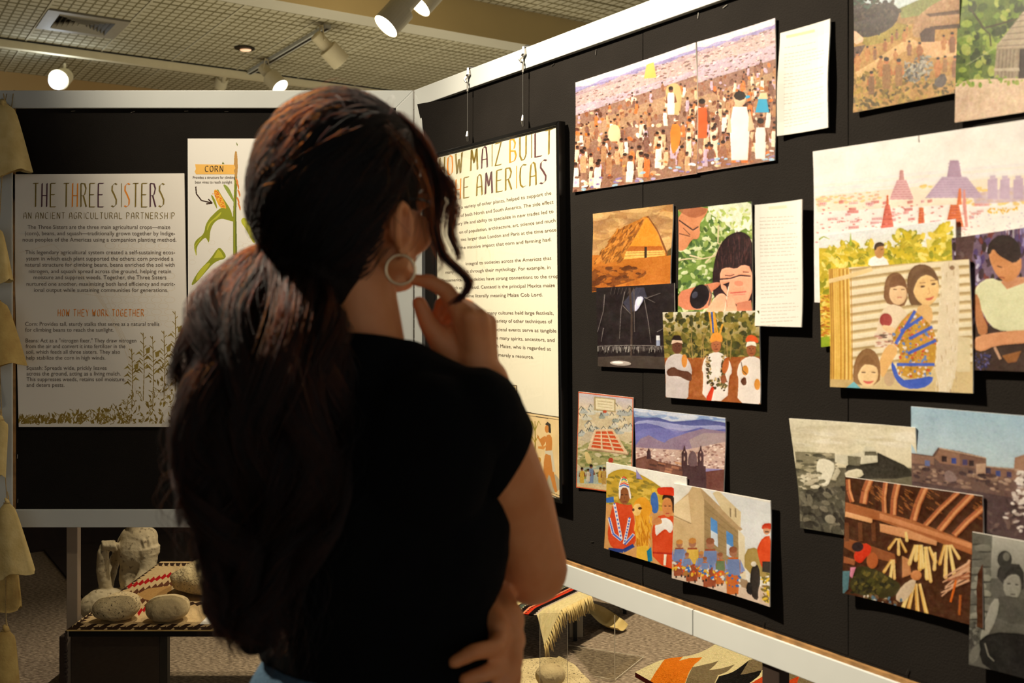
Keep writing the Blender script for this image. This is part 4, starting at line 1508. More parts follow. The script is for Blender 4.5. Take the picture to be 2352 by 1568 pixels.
def man(x, hy, robe, wid, skin, band):
    C.poly([(x - wid, hy + 420), (x - wid * .9, hy + 240), (x - wid * 1.05, hy + 200), (x - wid * .85, hy + 120), (x - wid * .3, hy + 80), (x + wid * .35, hy + 80), (x + wid * .95, hy + 130), (x + wid * 1.2, hy + 220), (x + wid * .9, hy + 260), (x + wid * .85, hy + 430)], robe, smooth=1)
    C.ell(x, hy + 30, 36, 52, skin)
    C.poly([(x - 42, hy + 12), (x - 30, hy - 26), (x + 30, hy - 28), (x + 42, hy + 8), (x, hy - 2)], band)
    C.line([(x - 16, hy + 24), (x - 6, hy + 24)], 4, (50, 28, 20))
    C.line([(x + 8, hy + 24), (x + 18, hy + 24)], 4, (50, 28, 20))
    C.line([(x - 12, hy + 58), (x + 12, hy + 58)], 5, (110, 50, 36))
    C.line([(x, hy + 30), (x - 2, hy + 44)], 5, (90, 50, 34))
man(680, 1090, (206, 196, 196), 92, (104, 62, 44), (230, 200, 176))
C.poly([(640, 1070), (660, 1036), (700, 1038), (716, 1075)], (40, 28, 26))
C.poly([(600, 1290), (650, 1260), (690, 1290), (780, 1300), (785, 1370), (745, 1360), (690, 1330), (640, 1330), (610, 1330)], (96, 56, 40), smooth=1)
C.ell(730, 1222, 20, 48, (216, 140, 60))
man(958, 1080, W_, 100, (176, 104, 66), (226, 150, 60))
C.poly([(905, 1090), (925, 1030), (960, 1010), (1000, 1030), (1008, 1090), (958, 1070)], (232, 150, 56), smooth=1)
for a, c in [((930, 1020), (912, 866)), ((950, 1015), (936, 866)), ((968, 1015), (944, 866)), ((985, 1025), (1006, 956))]:
    C.line([a, c], 14, RNG.choice([(64, 90, 170), (60, 84, 150), (226, 160, 50)]))
C.line([(938, 1018), (930, 866)], 12, (54, 84, 170))
for s_ in (-1, 1):
    C.scat([(958 + s_ * 50, 1170), (958 + s_ * 76, 1180), (958 + s_ * 60, 1400), (958 + s_ * 20, 1400)], 46, (5, 9), [(96, 90, 50), (190, 160, 110), (70, 54, 36)], 1.6)
C.scat([(930, 1340), (1040, 1340), (1030, 1440), (940, 1440)], 40, (5, 9), [(96, 90, 50), (206, 180, 130), (70, 54, 36)], 1.6)
C.ell(1026, 1256, 22, 60, (186, 96, 44), .2)
C.poly([(890, 1480), (930, 1400), (945, 1420), (925, 1510), (895, 1505)], (214, 60, 30))
C.poly([(985, 1340), (1020, 1310), (1040, 1370), (1000, 1390)], (150, 84, 54), smooth=1)
man(1215, 1110, W_, 104, (160, 92, 56), (240, 236, 220))
C.poly([(1170, 1090), (1180, 1046), (1215, 1030), (1262, 1050), (1274, 1100), (1220, 1076)], (220, 84, 34), smooth=1)
C.ell(1168, 1290, 24, 36, (214, 140, 54))
C.ell(1254, 1390, 22, 40, (226, 150, 60))
C.poly([(1130, 1360), (1170, 1330), (1180, 1390), (1150, 1400)], (96, 56, 38), smooth=1)
C.line([(1140, 1230), (1150, 1290), (1180, 1320)], 5, (70, 50, 40))
C.noise(7, 4)
pin(C, 'three_men_photograph', 'photograph of three men in white holding orange gourds', 'photograph', 2, .004)

# --- antique town map
C = Canvas('town_map', [(1329, 899), (1455, 913), (1454, 1137), (1326, 1119)], 260, 460, R3, (206, 190, 156))
C.grad((190, 186, 200), (226, 204, 170), [(80, 50), (480, 90), (480, 220), (80, 190)])
for k in range(46):
    x, y = RNG.uniform(85, 460), RNG.uniform(150, 340)
    w = RNG.uniform(26, 60)
    C.poly([(x - w, y + 26), (x - w * .2, y - 18), (x + w * .2, y - 8), (x + w, y + 24)], RNG.choice([(206, 204, 190), (176, 180, 176), (220, 206, 176), (150, 158, 150)]), smooth=1)
    C.line([(x - w * .5, y + 6), (x - w * .2, y - 18), (x + w * .1, y + 4)], 4, (96, 92, 88))
C.poly([(82, 400), (460, 380), (460, 560), (280, 600), (82, 600)], (150, 150, 92), .8, smooth=1)
C.poly([(82, 590), (280, 560), (290, 720), (82, 700)], (160, 176, 166), .8)
C.scat([(82, 420), (460, 400), (460, 560), (82, 690)], 120, (4, 12), [(130, 136, 80), (190, 180, 130), (110, 116, 70), (206, 196, 160)], 2.2, (-.4, .4))
C.poly([(205, 318), (330, 312), (440, 490), (155, 450)], (226, 196, 160))
for i in range(5):
    for j in range(3):
        t0, t1 = .06 + i * .19, .06 + i * .19 + .13
        def gp(u, t):
            xa, ya, xb, yb = 210 + (165 - 210) * t, 325 + (445 - 325) * t, 325 + (425 - 325) * t, 320 + (480 - 320) * t
            return (xa + (xb - xa) * u, ya + (yb - ya) * u)
        u0, u1 = .05 + j * .32, .05 + j * .32 + .26
        C.poly([gp(u0, t0), gp(u1, t0), gp(u1, t1), gp(u0, t1)], (206, 84, 44))
C.poly([(100, 390), (150, 330), (195, 335), (165, 410)], (190, 176, 150))
C.line([(150, 455), (435, 492), (440, 470)], 8, (170, 140, 110))
C.poly([(200, 92), (350, 108), (350, 200), (200, 186)], (176, 160, 120))
C.poly([(212, 102), (340, 116), (340, 190), (212, 178)], (232, 220, 186))
for k in range(3):
    C.line([(224, 122 + k * 19), (328, 134 + k * 19)], 4, (176, 160, 120), .8)
C.ell(275, 195, 14, 10, (190, 80, 50))
C.ell(316, 532, 18, 18, (170, 60, 40))
C.poly([(130, 470), (160, 470), (190, 550), (150, 560)], (214, 190, 130), smooth=1)
for x, y, h, c in [(118, 690, 110, (196, 160, 60)), (180, 690, 130, (110, 130, 160)), (160, 680, 90, (200, 190, 170)), (245, 690, 110, (196, 160, 70)), (270, 700, 120, (176, 140, 70))]:
    C.figure(x, y, h, c)
C.poly([(78, 690), (290, 700), (470, 740), (470, 790), (70, 730)], (216, 190, 140), .8)
C.noise(12, 4)
for a, c in [((87, 60), (468, 104)), ((87, 60), (78, 722)), ((468, 104), (466, 780)), ((78, 718), (466, 774))]:
    C.line([a, c], 10, (206, 90, 50))
pin(C, 'town_map_print', 'antique town map print with an orange border', 'map', 0, .003)

# --- twin towered church below mountains
C = Canvas('valley_church', [(1456, 937), (1667, 959.6), (1666, 1129), (1466, 1098)], 400, 320, R3, (150, 140, 190))
C.grad((160, 186, 230), (206, 210, 236), [(450, 150), (1120, 150), (1120, 300), (450, 300)])
C.scat([(470, 180), (1110, 230), (1110, 280), (470, 250)], 40, (8, 20), [(226, 230, 244), (120, 150, 206)], 4, (-.05, .2), .6)
C.poly([(470, 235), (560, 242), (640, 238), (740, 270), (860, 262), (960, 250), (1110, 275), (1110, 330), (470, 300)], (90, 96, 160))
C.poly([(470, 270), (600, 256), (780, 290), (900, 300), (1110, 290), (1110, 340), (470, 330)], (176, 180, 226), .8, smooth=1)
C.poly([(475, 290), (560, 280), (650, 300), (780, 350), (870, 330), (940, 310), (1010, 330), (1110, 320), (1110, 480), (475, 480)], (104, 106, 176))
C.poly([(480, 330), (700, 310), (900, 360), (900, 420), (480, 420)], (128, 128, 196), .6, smooth=1)
C.poly([(485, 440), (520, 390), (580, 366), (640, 400), (690, 420), (720, 395), (860, 345), (960, 318), (1110, 340), (1110, 500), (485, 500)], (146, 124, 150))
C.poly([(860, 400), (960, 350), (1110, 350), (1110, 560), (960, 540), (880, 460)], (176, 156, 156), .8)
C.poly([(490, 450), (640, 460), (820, 470), (980, 440), (1110, 410), (1110, 600), (490, 580)], (206, 176, 166))
C.scat([(490, 455), (820, 475), (1110, 420), (1110, 600), (490, 570)], 240, (3, 7), [(240, 220, 210), (170, 130, 120), (226, 196, 180), (140, 104, 100)], 1.8, (-.3, .3))
C.poly([(490, 530), (560, 510), (640, 545), (800, 580), (850, 600), (850, 680), (490, 590)], (120, 78, 66))
C.poly([(960, 620), (1110, 600), (1110, 760), (960, 740)], (110, 66, 58))
for k in range(14):
    x, y = RNG.uniform(500, 820), RNG.uniform(545, 610)
    C.poly([(x, y), (x + 50, y + 10), (x + 46, y + 24), (x - 4, y + 12)], RNG.choice([(170, 116, 90), (90, 60, 54), (206, 156, 120)]))
D_ = (74, 50, 54)
C.poly([(815, 570), (975, 580), (985, 730), (815, 710)], D_)
for x in (828, 940):
    C.poly([(x - 20, 600), (x - 20, 490), (x - 8, 470), (x - 2, 440), (x + 4, 440), (x + 8, 470), (x + 20, 492), (x + 20, 600)], D_)
    C.ell(x, 530, 5, 16, (196, 160, 150))
    C.ell(x, 484, 4, 8, (196, 160, 150))
C.poly([(850, 580), (855, 510), (880, 470), (905, 490), (915, 520), (918, 585)], (110, 86, 92), smooth=1)
C.poly([(566, 530), (568, 480), (580, 455), (592, 480), (598, 530)], D_)
C.noise(9, 4)
pin(C, 'church_photograph', 'photograph of a twin towered church below blue mountains', 'photograph', 1, .004)

# --- children in red with a llama
C = Canvas('llama_children', [(1394.5, 1061), (1579, 1095.5), (1579, 1316), (1390, 1258)], 380, 420, R3, (226, 176, 70))
C.poly([(270, 530), (860, 630), (860, 860), (640, 760), (480, 640), (280, 700)], (250, 248, 240))
C.poly([(280, 640), (340, 600), (420, 590), (520, 630), (640, 700), (700, 760), (760, 900), (270, 900)], (206, 170, 56), smooth=1)
C.scat([(290, 640), (420, 600), (640, 710), (740, 860), (290, 860)], 90, (5, 14), [(176, 150, 50), (226, 190, 80), (150, 130, 50)], 2.4, (-.2, .5))
C.poly([(270, 830), (480, 860), (860, 900), (860, 1340), (270, 1160)], (216, 160, 96))
C.poly([(590, 760), (620, 745), (640, 800), (640, 890), (600, 900), (584, 820)], (64, 110, 190), smooth=1)
C.ell(606, 738, 12, 14, (240, 200, 60))
C.poly([(278, 790), (330, 780), (332, 820), (280, 824)], (60, 110, 190))
RED = (222, 76, 34)
C.poly([(330, 815), (380, 830), (440, 840), (460, 830), (480, 1000), (488, 1110), (400, 1170), (320, 1140), (290, 1060), (300, 940)], RED, smooth=1)
for a, c in [((335, 830), (385, 1080)), ((440, 930), (405, 1110)), ((300, 930), (330, 1040)), ((330, 1040), (385, 1086)), ((410, 1110), (470, 1040))]:
    C.line([a, c], 20, (240, 236, 240))
    n_ = 9
    for k in range(n_):
        C.ell(a[0] + (c[0] - a[0]) * k / n_, a[1] + (c[1] - a[1]) * k / n_, 6, 8, (86, 110, 206), 0, 1, 6)
C.line([(300, 1150), (400, 1160), (470, 1120)], 26, (44, 64, 140))
C.ell(404, 770, 40, 66, (150, 90, 50))
C.poly([(366, 800), (365, 700), (380, 660), (398, 640), (425, 660), (440, 720), (455, 790), (440, 800), (430, 720), (380, 720), (378, 790)], (250, 240, 236), smooth=1)
for k, c in enumerate([(60, 110, 200), (224, 70, 50), (240, 200, 70), (70, 150, 110), (224, 70, 50)]):
    C.line([(370 + k * 5, 712 - k * 14), (402, 700 - k * 14), (438 - k * 5, 716 - k * 14)], 8, c)
for x in (388, 418):
    C.line([(x - 9, 768), (x + 9, 768)], 5, (60, 32, 20))
C.line([(392, 818), (418, 816)], 5, (120, 50, 40))
C.line([(404, 780), (404, 798)], 6, (120, 66, 40))
C.poly([(455, 880), (480, 800), (540, 776), (590, 830), (600, 880), (570, 920), (580, 1040), (560, 1130), (500, 1130), (470, 1010), (485, 930)], (236, 164, 40), smooth=1)
C.scat([(470, 930), (590, 930), (580, 1130), (490, 1130)], 110, (3, 6), [(250, 190, 70), (206, 130, 26), (244, 176, 50)], 7, (1.2, 1.9))
C.poly([(455, 880), (476, 830), (520, 830), (520, 900), (480, 920)], (250, 206, 120), smooth=1)
C.ell(512, 862, 14, 9, (70, 36, 16))
C.ell(466, 872, 8, 10, (90, 60, 40))
C.poly([(600, 1090), (592, 1030), (620, 920), (700, 900), (752, 920), (860, 900), (860, 1340), (600, 1230)], RED, smooth=1)
C.poly([(490, 1130), (560, 1120), (600, 1180), (596, 1240), (490, 1210)], (240, 190, 60))
C.poly([(560, 1160), (590, 1130), (600, 1230), (570, 1240)], (30, 130, 170))
C.poly([(615, 960), (680, 920), (735, 950), (745, 1000), (720, 1040), (690, 1000), (650, 1030), (620, 1060)], (248, 244, 240), smooth=1)
C.line([(690, 1170), (686, 1260)], 18, (250, 240, 220))
C.line([(600, 1170), (760, 1180)], 12, (180, 40, 24))
C.ell(705, 850, 40, 72, (216, 140, 80))
C.poly([(664, 810), (672, 770), (700, 750), (750, 770), (756, 880), (738, 900), (735, 800), (690, 785)], (50, 30, 24), smooth=1)
C.poly([(628, 730), (650, 716), (760, 716), (760, 780), (700, 770), (640, 770)], (224, 60, 30), smooth=1)
for x in (688, 718):
    C.line([(x - 8, 846), (x + 8, 846)], 5, (60, 32, 20))
C.line([(690, 898), (716, 896)], 6, (180, 70, 60))
C.poly([(590, 950), (640, 915), (668, 950), (660, 970), (610, 980)], (214, 140, 84), smooth=1)
C.noise(7, 4)
pin(C, 'llama_photograph', 'photograph of two children in red with a golden llama', 'photograph', 2, .003)

# --- dancers before a stone church
C = Canvas('street_dancers', [(1549, 1109), (1771, 1150), (1774, 1392), (1549, 1326)], 420, 440, R3, (240, 236, 226))
C.poly([(1000, 740), (1430, 830), (1430, 1160), (1200, 1140)], (226, 232, 240), .7)
C.poly([(740, 850), (850, 760), (890, 700), (940, 720), (960, 800), (960, 1300), (740, 1300)], (214, 184, 136))
C.poly([(740, 850), (850, 770), (870, 970), (740, 920)], (236, 212, 170))
C.line([(740, 910), (870, 970)], 8, (176, 150, 110))
C.poly([(930, 715), (1200, 980), (1225, 1010), (1190, 1030), (960, 800)], (190, 160, 118))
C.poly([(1020, 760), (1060, 740), (1180, 860), (1215, 890), (1210, 1000), (1080, 870)], (226, 206, 164))
for x in (1137, 1172):
    C.poly([(x, 860), (x + 10, 868), (x + 10, 930), (x, 920)], (150, 130, 100))
C.poly([(960, 800), (1200, 1030), (1205, 1350), (960, 1300)], (166, 140, 98))
for k in range(9):
    C.line([(960, 850 + k * 52), (1200, 1040 + k * 36)], 4, (140, 116, 80), .7)
C.poly([(1195, 1010), (1240, 1060), (1250, 1350), (1200, 1350)], (236, 222, 190))
for x, y in ((1003, 925), (1112, 1018)):
    C.poly([(x, y), (x + 46, y + 30), (x + 52, y + 210), (x + 2, y + 170)], (90, 150, 220))
    C.poly([(x + 2, y + 90), (x + 49, y + 118), (x + 52, y + 210), (x + 2, y + 170)], (214, 226, 240))
C.poly([(1240, 1150), (1330, 1130), (1430, 1240), (1430, 1350), (1240, 1310)], (176, 150, 84), smooth=1)
C.poly([(740, 1300), (1000, 1310), (1300, 1380), (1430, 1430), (1430, 1560), (740, 1360)], (224, 200, 180))
C.poly([(960, 1280), (1260, 1360), (1290, 1430), (970, 1330)], (150, 120, 84), .7)
for x, y, h in [(795, 1330, 250), (880, 1370, 300), (1000, 1410, 340), (1160, 1460, 330), (940, 1340, 180), (965, 1360, 160), (1070, 1390, 220), (845, 1330, 160)]:
    C.figure(x, y, h, RNG.choice([(206, 110, 50), (176, 120, 60), (160, 80, 50)]), (176, 120, 90), RNG.choice([(206, 140, 70), (150, 90, 60)]))
    C.poly([(x - h * .15, y - h * .4), (x + h * .15, y - h * .4), (x + h * .13, y - h * .74), (x - h * .12, y - h * .74)], RNG.choice([(110, 130, 90), (226, 186, 80), (120, 140, 190)]))
    C.poly([(x - h * .15, y - h * .74), (x - h * .24, y - h * .45), (x - h * .14, y - h * .45)], (140, 156, 210))
    C.poly([(x + h * .15, y - h * .74), (x + h * .26, y - h * .5), (x + h * .16, y - h * .45)], (140, 156, 210))
    C.scat([(x - h * .15, y - h * .45), (x + h * .15, y - h * .45), (x + h * .15, y - h * .15), (x - h * .15, y - h * .15)], 16, (4, 10), [(226, 90, 40), (240, 190, 60), (60, 110, 190), (226, 226, 220)], 1.6)
    C.line([(x - h * .06, y), (x - h * .06, y + 14)], 10, (60, 44, 40))
    C.line([(x + h * .07, y - 8), (x + h * .07, y + 10)], 10, (60, 44, 40))
C.poly([(1280, 1420), (1285, 1290), (1310, 1250), (1345, 1260), (1360, 1370), (1340, 1430), (1345, 1500), (1305, 1490)], (54, 46, 42), smooth=1)
C.ell(1306, 1248, 20, 18, (236, 226, 210))
C.poly([(1255, 1400), (1270, 1370), (1300, 1390), (1300, 1470), (1258, 1450)], (40, 36, 36), smooth=1)
C.poly([(1330, 1130), (1370, 1060), (1430, 1050), (1430, 1300), (1370, 1290), (1330, 1170)], (226, 80, 36), smooth=1)
C.poly([(1370, 1230), (1430, 1230), (1430, 1310), (1370, 1300)], (56, 50, 44))
C.ell(1395, 1010, 26, 36, (214, 150, 110))
C.poly([(1356, 1010), (1366, 970), (1430, 964), (1430, 1010), (1390, 1000)], (206, 64, 34), smooth=1)
C.line([(1382, 1026), (1410, 1026)], 7, (50, 32, 26))
C.scat([(1370, 1320), (1430, 1310), (1430, 1520), (1385, 1500)], 50, (4, 10), [(120, 110, 50), (240, 200, 60), (150, 120, 70)], 2.5)
C.noise(7, 4)
pin(C, 'dancers_photograph', 'photograph of costumed dancers before a stone church', 'photograph', 3, .006)

# --- temple city painting
C = Canvas('temple_city', [(1868, 348), (2440, 262), (2440, 720), (1875, 694)], 620, 460, R4, (244, 240, 236))
LV, LR, RD2, OR = (196, 172, 196), (226, 180, 186), (216, 110, 90), (224, 120, 70)
for k in range(16):
    y = 1230 + k * 11
    C.line([(60, y + 90), (600, y + 40), (1900, y - 80)], 3, RNG.choice([(206, 206, 230), (226, 214, 190), (214, 206, 226)]), .6)
C.poly([(70, 1420), (600, 1370), (1200, 1300), (1900, 1230), (1900, 1420), (1200, 1470), (90, 1530)], (246, 226, 196), .6)
C.scat([(80, 1420), (520, 1380), (520, 1440), (90, 1490)], 60, (5, 10), [(236, 206, 150), (226, 186, 160)], 2, (-.2, .1))
C.scat([(740, 1320), (1580, 1380), (1580, 1480), (1180, 1480)], 70, (6, 14), [(240, 206, 120), (236, 196, 110)], 2, (-.2, .1), .8)


def pyramid(x, yb, yt, wb, wt, c, dark, tower, tc):
    C.poly([(x - wb, yb), (x - wt, yt), (x + wt, yt), (x + wb, yb)], c)
    n_ = 8
    for k in range(n_):
        t = k / n_
        w = wb + (wt - wb) * t
        y = yb + (yt - yb) * t
        C.line([(x - w, y), (x + w, y - 2)], 4, dark)
    if tower:
        C.poly([(x - wt * .6, yt), (x - wt * .35, yt - tower), (x + wt * .35, yt - tower), (x + wt * .6, yt)], tc)
        for k in range(5):
            y = yt - tower * k / 5
            C.line([(x - wt * .5, y), (x + wt * .5, y - 2)], 5, dark)


pyramid(1050, 1430, 1280, 210, 90, LV, (176, 150, 178), 120, (176, 146, 172))
for x in (1330, 1420, 1520, 1640):
    C.poly([(x - 36, 1440), (x - 36, 1300), (x + 36, 1285), (x + 36, 1440)], LV)
    C.poly([(x - 22, 1300), (x - 22, 1270), (x + 22, 1266), (x + 22, 1296)], (206, 186, 206))
C.poly([(1180, 1400), (1560, 1340), (1800, 1330), (1800, 1440), (1200, 1480)], LV, .7)
pyramid(672, 1440, 1300, 86, 32, (222, 176, 180), (196, 130, 140), 70, (206, 160, 150))
for k in range(46):
    x, y = RNG.uniform(70, 1240), RNG.uniform(1440, 1740)
    w = RNG.uniform(24, 80)
    C.poly([(x, y), (x + w, y - 6), (x + w, y + 16), (x, y + 22)], RNG.choice([LR, (232, 170, 170), (214, 130, 126), (236, 200, 200)]), .8)
    for j in range(int(w / 12)):
        C.ell(x + 6 + j * 12, y + 9, 3, 4, (196, 90, 84), 0, 1, 6)
pyramid(572, 1760, 1480, 66, 16, RD2, (170, 60, 50), 70, OR)
pyramid(1052, 1640, 1480, 66, 30, OR, (176, 76, 50), 0, OR)
pyramid(812, 1660, 1500, 26, 16, OR, (176, 76, 50), 0, OR)
C.poly([(1068, 1480), (1082, 1362), (1098, 1362), (1104, 1480)], OR)
C.poly([(1110, 1480), (1115, 1372), (1128, 1372), (1150, 1640), (1130, 1640)], (224, 150, 140))
C.poly([(810, 1640), (822, 1500), (832, 1640)], (196, 90, 60))
C.scat([(80, 1480), (1240, 1460), (1240, 1760), (80, 1760)], 160, (3, 6), [(206, 96, 90), (196, 110, 120), (236, 150, 140)], 2, (-.2, .2), .7)
C.scat([(1180, 1560), (1900, 1480), (1900, 1760), (1240, 1760)], 120, (3, 6), [(180, 166, 196), (206, 190, 206)], 1.6, (-.2, .2), .7)
C.scat([(1290, 1510), (1520, 1500), (1520, 1545), (1290, 1545)], 30, (4, 8), [(240, 190, 60), (226, 170, 50)], 1.6)
C.poly([(1060, 2040), (1100, 1900), (1900, 1900), (1900, 2000), (1060, 2300)], (240, 230, 230))
C.line([(796, 955), (799, 1030)], 6, (120, 112, 104))
C.noise(5, 4)
pin(C, 'temple_city_print', 'large pale print of stepped red temples under a white sky', 'art print', 0, .004)

# --- man in a corn field
C = Canvas('corn_field', [(1883, 542), (2197, 503), (2199, 760), (1887, 797)], 420, 360, R5, (214, 190, 50))
C.grad((236, 240, 244), (244, 240, 220), [(110, 60), (1260, 60), (1260, 320), (110, 320)])
C.scat([(118, 330), (400, 280), (700, 270), (830, 150), (900, 170), (1000, 250), (1130, 130), (1240, 150), (1240, 480), (118, 1140)], 620, (9, 26), [(214, 190, 40), (180, 170, 40), (236, 210, 80), (150, 150, 36), (240, 224, 120), (200, 180, 50)], 2.2)
for k in range(30):
    x, y = RNG.uniform(200, 1230), RNG.uniform(260, 430)
    a = RNG.uniform(-2.6, -.5)
    C.line([(x, y), (x + 40 * math.cos(a), y + 30 * math.sin(a)), (x + 80 * math.cos(a), y + 30 * math.sin(a) + 20)], 9, RNG.choice([(170, 170, 40), (236, 220, 90), (120, 120, 40)]), 1, 3)
C.poly([(388, 300), (398, 185), (410, 290)], (170, 190, 60))
C.line([(120, 250), (160, 225), (215, 245)], 12, (160, 180, 60), 1, 4)
C.scat([(120, 700), (205, 700), (205, 1060), (128, 1060)], 90, (4, 8), [(206, 130, 40), (240, 190, 70), (170, 100, 30), (250, 220, 110)], 4, (-.4, .4))
C.poly([(128, 1050), (210, 1040), (210, 1140), (130, 1140)], (150, 176, 40))
C.poly([(540, 470), (560, 400), (620, 375), (690, 390), (730, 470)], (250, 246, 246), smooth=1)
C.ell(640, 335, 42, 66, (196, 140, 84))
C.poly([(596, 320), (604, 280), (640, 264), (678, 278), (684, 300), (630, 300), (606, 340)], (76, 56, 42), smooth=1)
C.line([(650, 328), (672, 326)], 5, (80, 50, 36))
C.noise(10, 4)
pin(C, 'corn_field_photograph', 'yellow photograph of a man standing in a maize field', 'photograph', 1, .003)

# --- woman at handwork, partly beyond the view
C = Canvas('handwork', [(2190, 547), (2440, 510), (2440, 856), (2192, 848)], 380, 480, R5, (120, 96, 120))
C.scat([(1220, 180), (2200, 100), (2200, 1330), (1220, 1330)], 420, (8, 24), [(90, 70, 120), (150, 136, 186), (70, 50, 60), (120, 60, 56), (206, 200, 226), (60, 44, 40)], 2.2, (1.0, 2.2))
C.poly([(1240, 230), (1390, 210), (1360, 420), (1240, 410)], (86, 60, 52), .8)
for k in range(8):
    C.line([(1600 + k * 24, 160), (1600 + k * 24, 250)], 9, RNG.choice([(120, 60, 70), (150, 170, 206), (90, 70, 110), (200, 200, 210)]))
C.poly([(1360, 1000), (1400, 860), (1480, 960), (2100, 900), (2100, 1340), (1360, 1330)], (66, 48, 40))
C.poly([(1370, 700), (1400, 620), (1500, 560), (1600, 600), (1800, 580), (2100, 620), (2100, 1000), (1620, 1010), (1500, 960), (1420, 800)], (232, 232, 190), smooth=1)
C.poly([(1590, 600), (1640, 660), (1800, 600), (1840, 560), (1640, 560)], (214, 150, 110))
C.poly([(1365, 700), (1410, 700), (1440, 860), (1500, 1000), (1420, 1060), (1380, 900)], (196, 130, 84), smooth=1)
C.poly([(1490, 330), (1530, 300), (1760, 380), (1760, 520), (1660, 610), (1590, 580), (1540, 520), (1500, 420)], (216, 146, 92), smooth=1)
C.poly([(1475, 360), (1500, 270), (1580, 212), (1680, 220), (1750, 300), (1760, 400), (1700, 450), (1640, 420), (1570, 380), (1530, 320), (1500, 380)], (52, 38, 34), smooth=1)
C.line([(1560, 470), (1600, 480)], 7, (60, 36, 28))
C.line([(1580, 560), (1620, 566)], 7, (150, 70, 56))
C.poly([(1365, 1090), (1400, 1040), (1560, 1010), (1760, 990), (2100, 1000), (2100, 1080), (1760, 1100), (1540, 1120), (1440, 1170), (1380, 1150)], (226, 160, 114), smooth=1)
C.line([(1540, 1130), (1590, 1230)], 22, (206, 160, 130))
C.scat([(1360, 1180), (1520, 1180), (1500, 1320), (1365, 1320)], 90, (3, 8), [(60, 60, 110), (110, 100, 150), (40, 30, 30)], 2)
C.poly([(1600, 1200), (1760, 1160), (1720, 1250), (1650, 1260)], (150, 96, 50))
C.noise(9, 4)
pin(C, 'handwork_photograph', 'photograph of a dark-haired woman in pale clothes bent over handwork', 'photograph', 2, .004)

# --- woman with two small children by a corrugated wall
C = Canvas('family', [(1906, 617.5), (2229, 595), (2236, 903), (1908, 888)], 520, 460, R5, (224, 200, 150))
for k in range(13):
    y = 450 + k * 72
    C.line([(360, y + 20), (860, y - 50), (1380, y - 90)], 40, (246, 232, 200))
    C.line([(360, y + 52), (860, y - 18), (1380, y - 58)], 18, (190, 164, 116))
C.poly([(200, 490), (360, 480), (385, 1400), (205, 1400)], (226, 176, 76))
for k in range(12):
    C.line([(212 + k * 15, 490), (216 + k * 15.5, 1400)], 7, RNG.choice([(244, 206, 110), (196, 140, 50), (250, 224, 140), (170, 120, 50)]))
C.poly([(205, 1390), (450, 1400), (450, 1480), (205, 1456)], (206, 176, 120))
C.line([(200, 590), (360, 550), (550, 490)], 34, (244, 214, 156))
PO = (236, 220, 190)
C.poly([(1110, 430), (1260, 430), (1270, 560), (1240, 1500), (1060, 1500), (1090, 800), (1120, 600)], PO, smooth=1)
C.scat([(1110, 430), (1260, 430), (1240, 1500), (1070, 1500)], 60, (2, 4), [(200, 176, 140), (250, 240, 220)], 8, (1.45, 1.7))
C.ell(1208, 480, 22, 18, (150, 120, 90))
C.poly([(1250, 1040), (1350, 1050), (1350, 1330), (1240, 1330)], (232, 216, 176))
C.poly([(640, 760), (650, 600), (680, 540), (740, 512), (800, 540), (840, 640), (830, 780), (760, 800)], (140, 100, 66), smooth=1)
C.ell(760, 690, 72, 92, (244, 206, 160))
C.poly([(680, 640), (700, 560), (760, 530), (820, 570), (836, 650), (780, 620), (720, 640)], (128, 88, 58), smooth=1)
for x in (736, 800):
    C.line([(x - 14, 656), (x + 14, 656)], 7, (84, 56, 40))
C.line([(754, 720), (790, 720)], 8, (206, 120, 100))
C.poly([(580, 1000), (620, 830), (700, 770), (800, 800), (860, 900), (840, 1120), (640, 1130), (580, 1060)], (240, 220, 190), smooth=1)
C.ell(660, 905, 52, 56, (170, 70, 66))
C.scat([(580, 1000), (740, 1000), (720, 1130), (590, 1130)], 36, (5, 10), [(120, 96, 84), (200, 150, 130), (240, 220, 200)], 3, (-.3, .3))
C.poly([(620, 960), (650, 940), (760, 980), (740, 1030), (660, 1000)], (246, 210, 164), smooth=1)
C.poly([(830, 640), (840, 540), (880, 470), (960, 446), (1050, 480), (1100, 580), (1090, 700), (1020, 800), (900, 780), (860, 790)], (122, 90, 62), smooth=1)
C.poly([(880, 620), (930, 560), (1000, 510), (1080, 560), (1100, 640), (1080, 730), (1010, 800), (940, 770), (890, 700)], (246, 204, 140), smooth=1)
C.poly([(930, 780), (1030, 780), (1050, 900), (1000, 960), (900, 860)], (236, 190, 126), smooth=1)
C.poly([(850, 640), (890, 520), (990, 478), (1085, 540), (1100, 600), (1010, 530), (930, 560), (890, 640), (880, 720)], (116, 84, 58), smooth=1)
for x, y in ((962, 632), (1052, 612)):
    C.ell(x, y, 19, 8, (90, 60, 44), -.15)
    C.line([(x - 26, y - 28), (x + 24, y - 32)], 6, (140, 100, 70))
C.poly([(975, 730), (1020, 724), (1062, 704), (1035, 742), (1000, 746)], (214, 110, 90), smooth=1)
C.line([(1010, 640), (1022, 686), (1000, 694)], 5, (206, 150, 100))
blouse = [(700, 1080), (760, 940), (880, 820), (960, 880), (1040, 960), (1075, 1060), (1060, 1330), (900, 1400), (740, 1340), (790, 1160)]
C.poly(blouse, (206, 156, 60), smooth=1)
C.scat(blouse, 210, (6, 13), [(226, 180, 70), (214, 90, 60), (240, 224, 210), (170, 120, 40), (110, 140, 200), (236, 150, 90)], 1.3)
for a, c in [((740, 1100), (900, 830)), ((850, 1060), (1040, 960)), ((840, 1180), (1070, 1070)), ((750, 1270), (1060, 1270)), ((780, 1000), (960, 880))]:
    C.line([a, c], 26, (76, 104, 206))
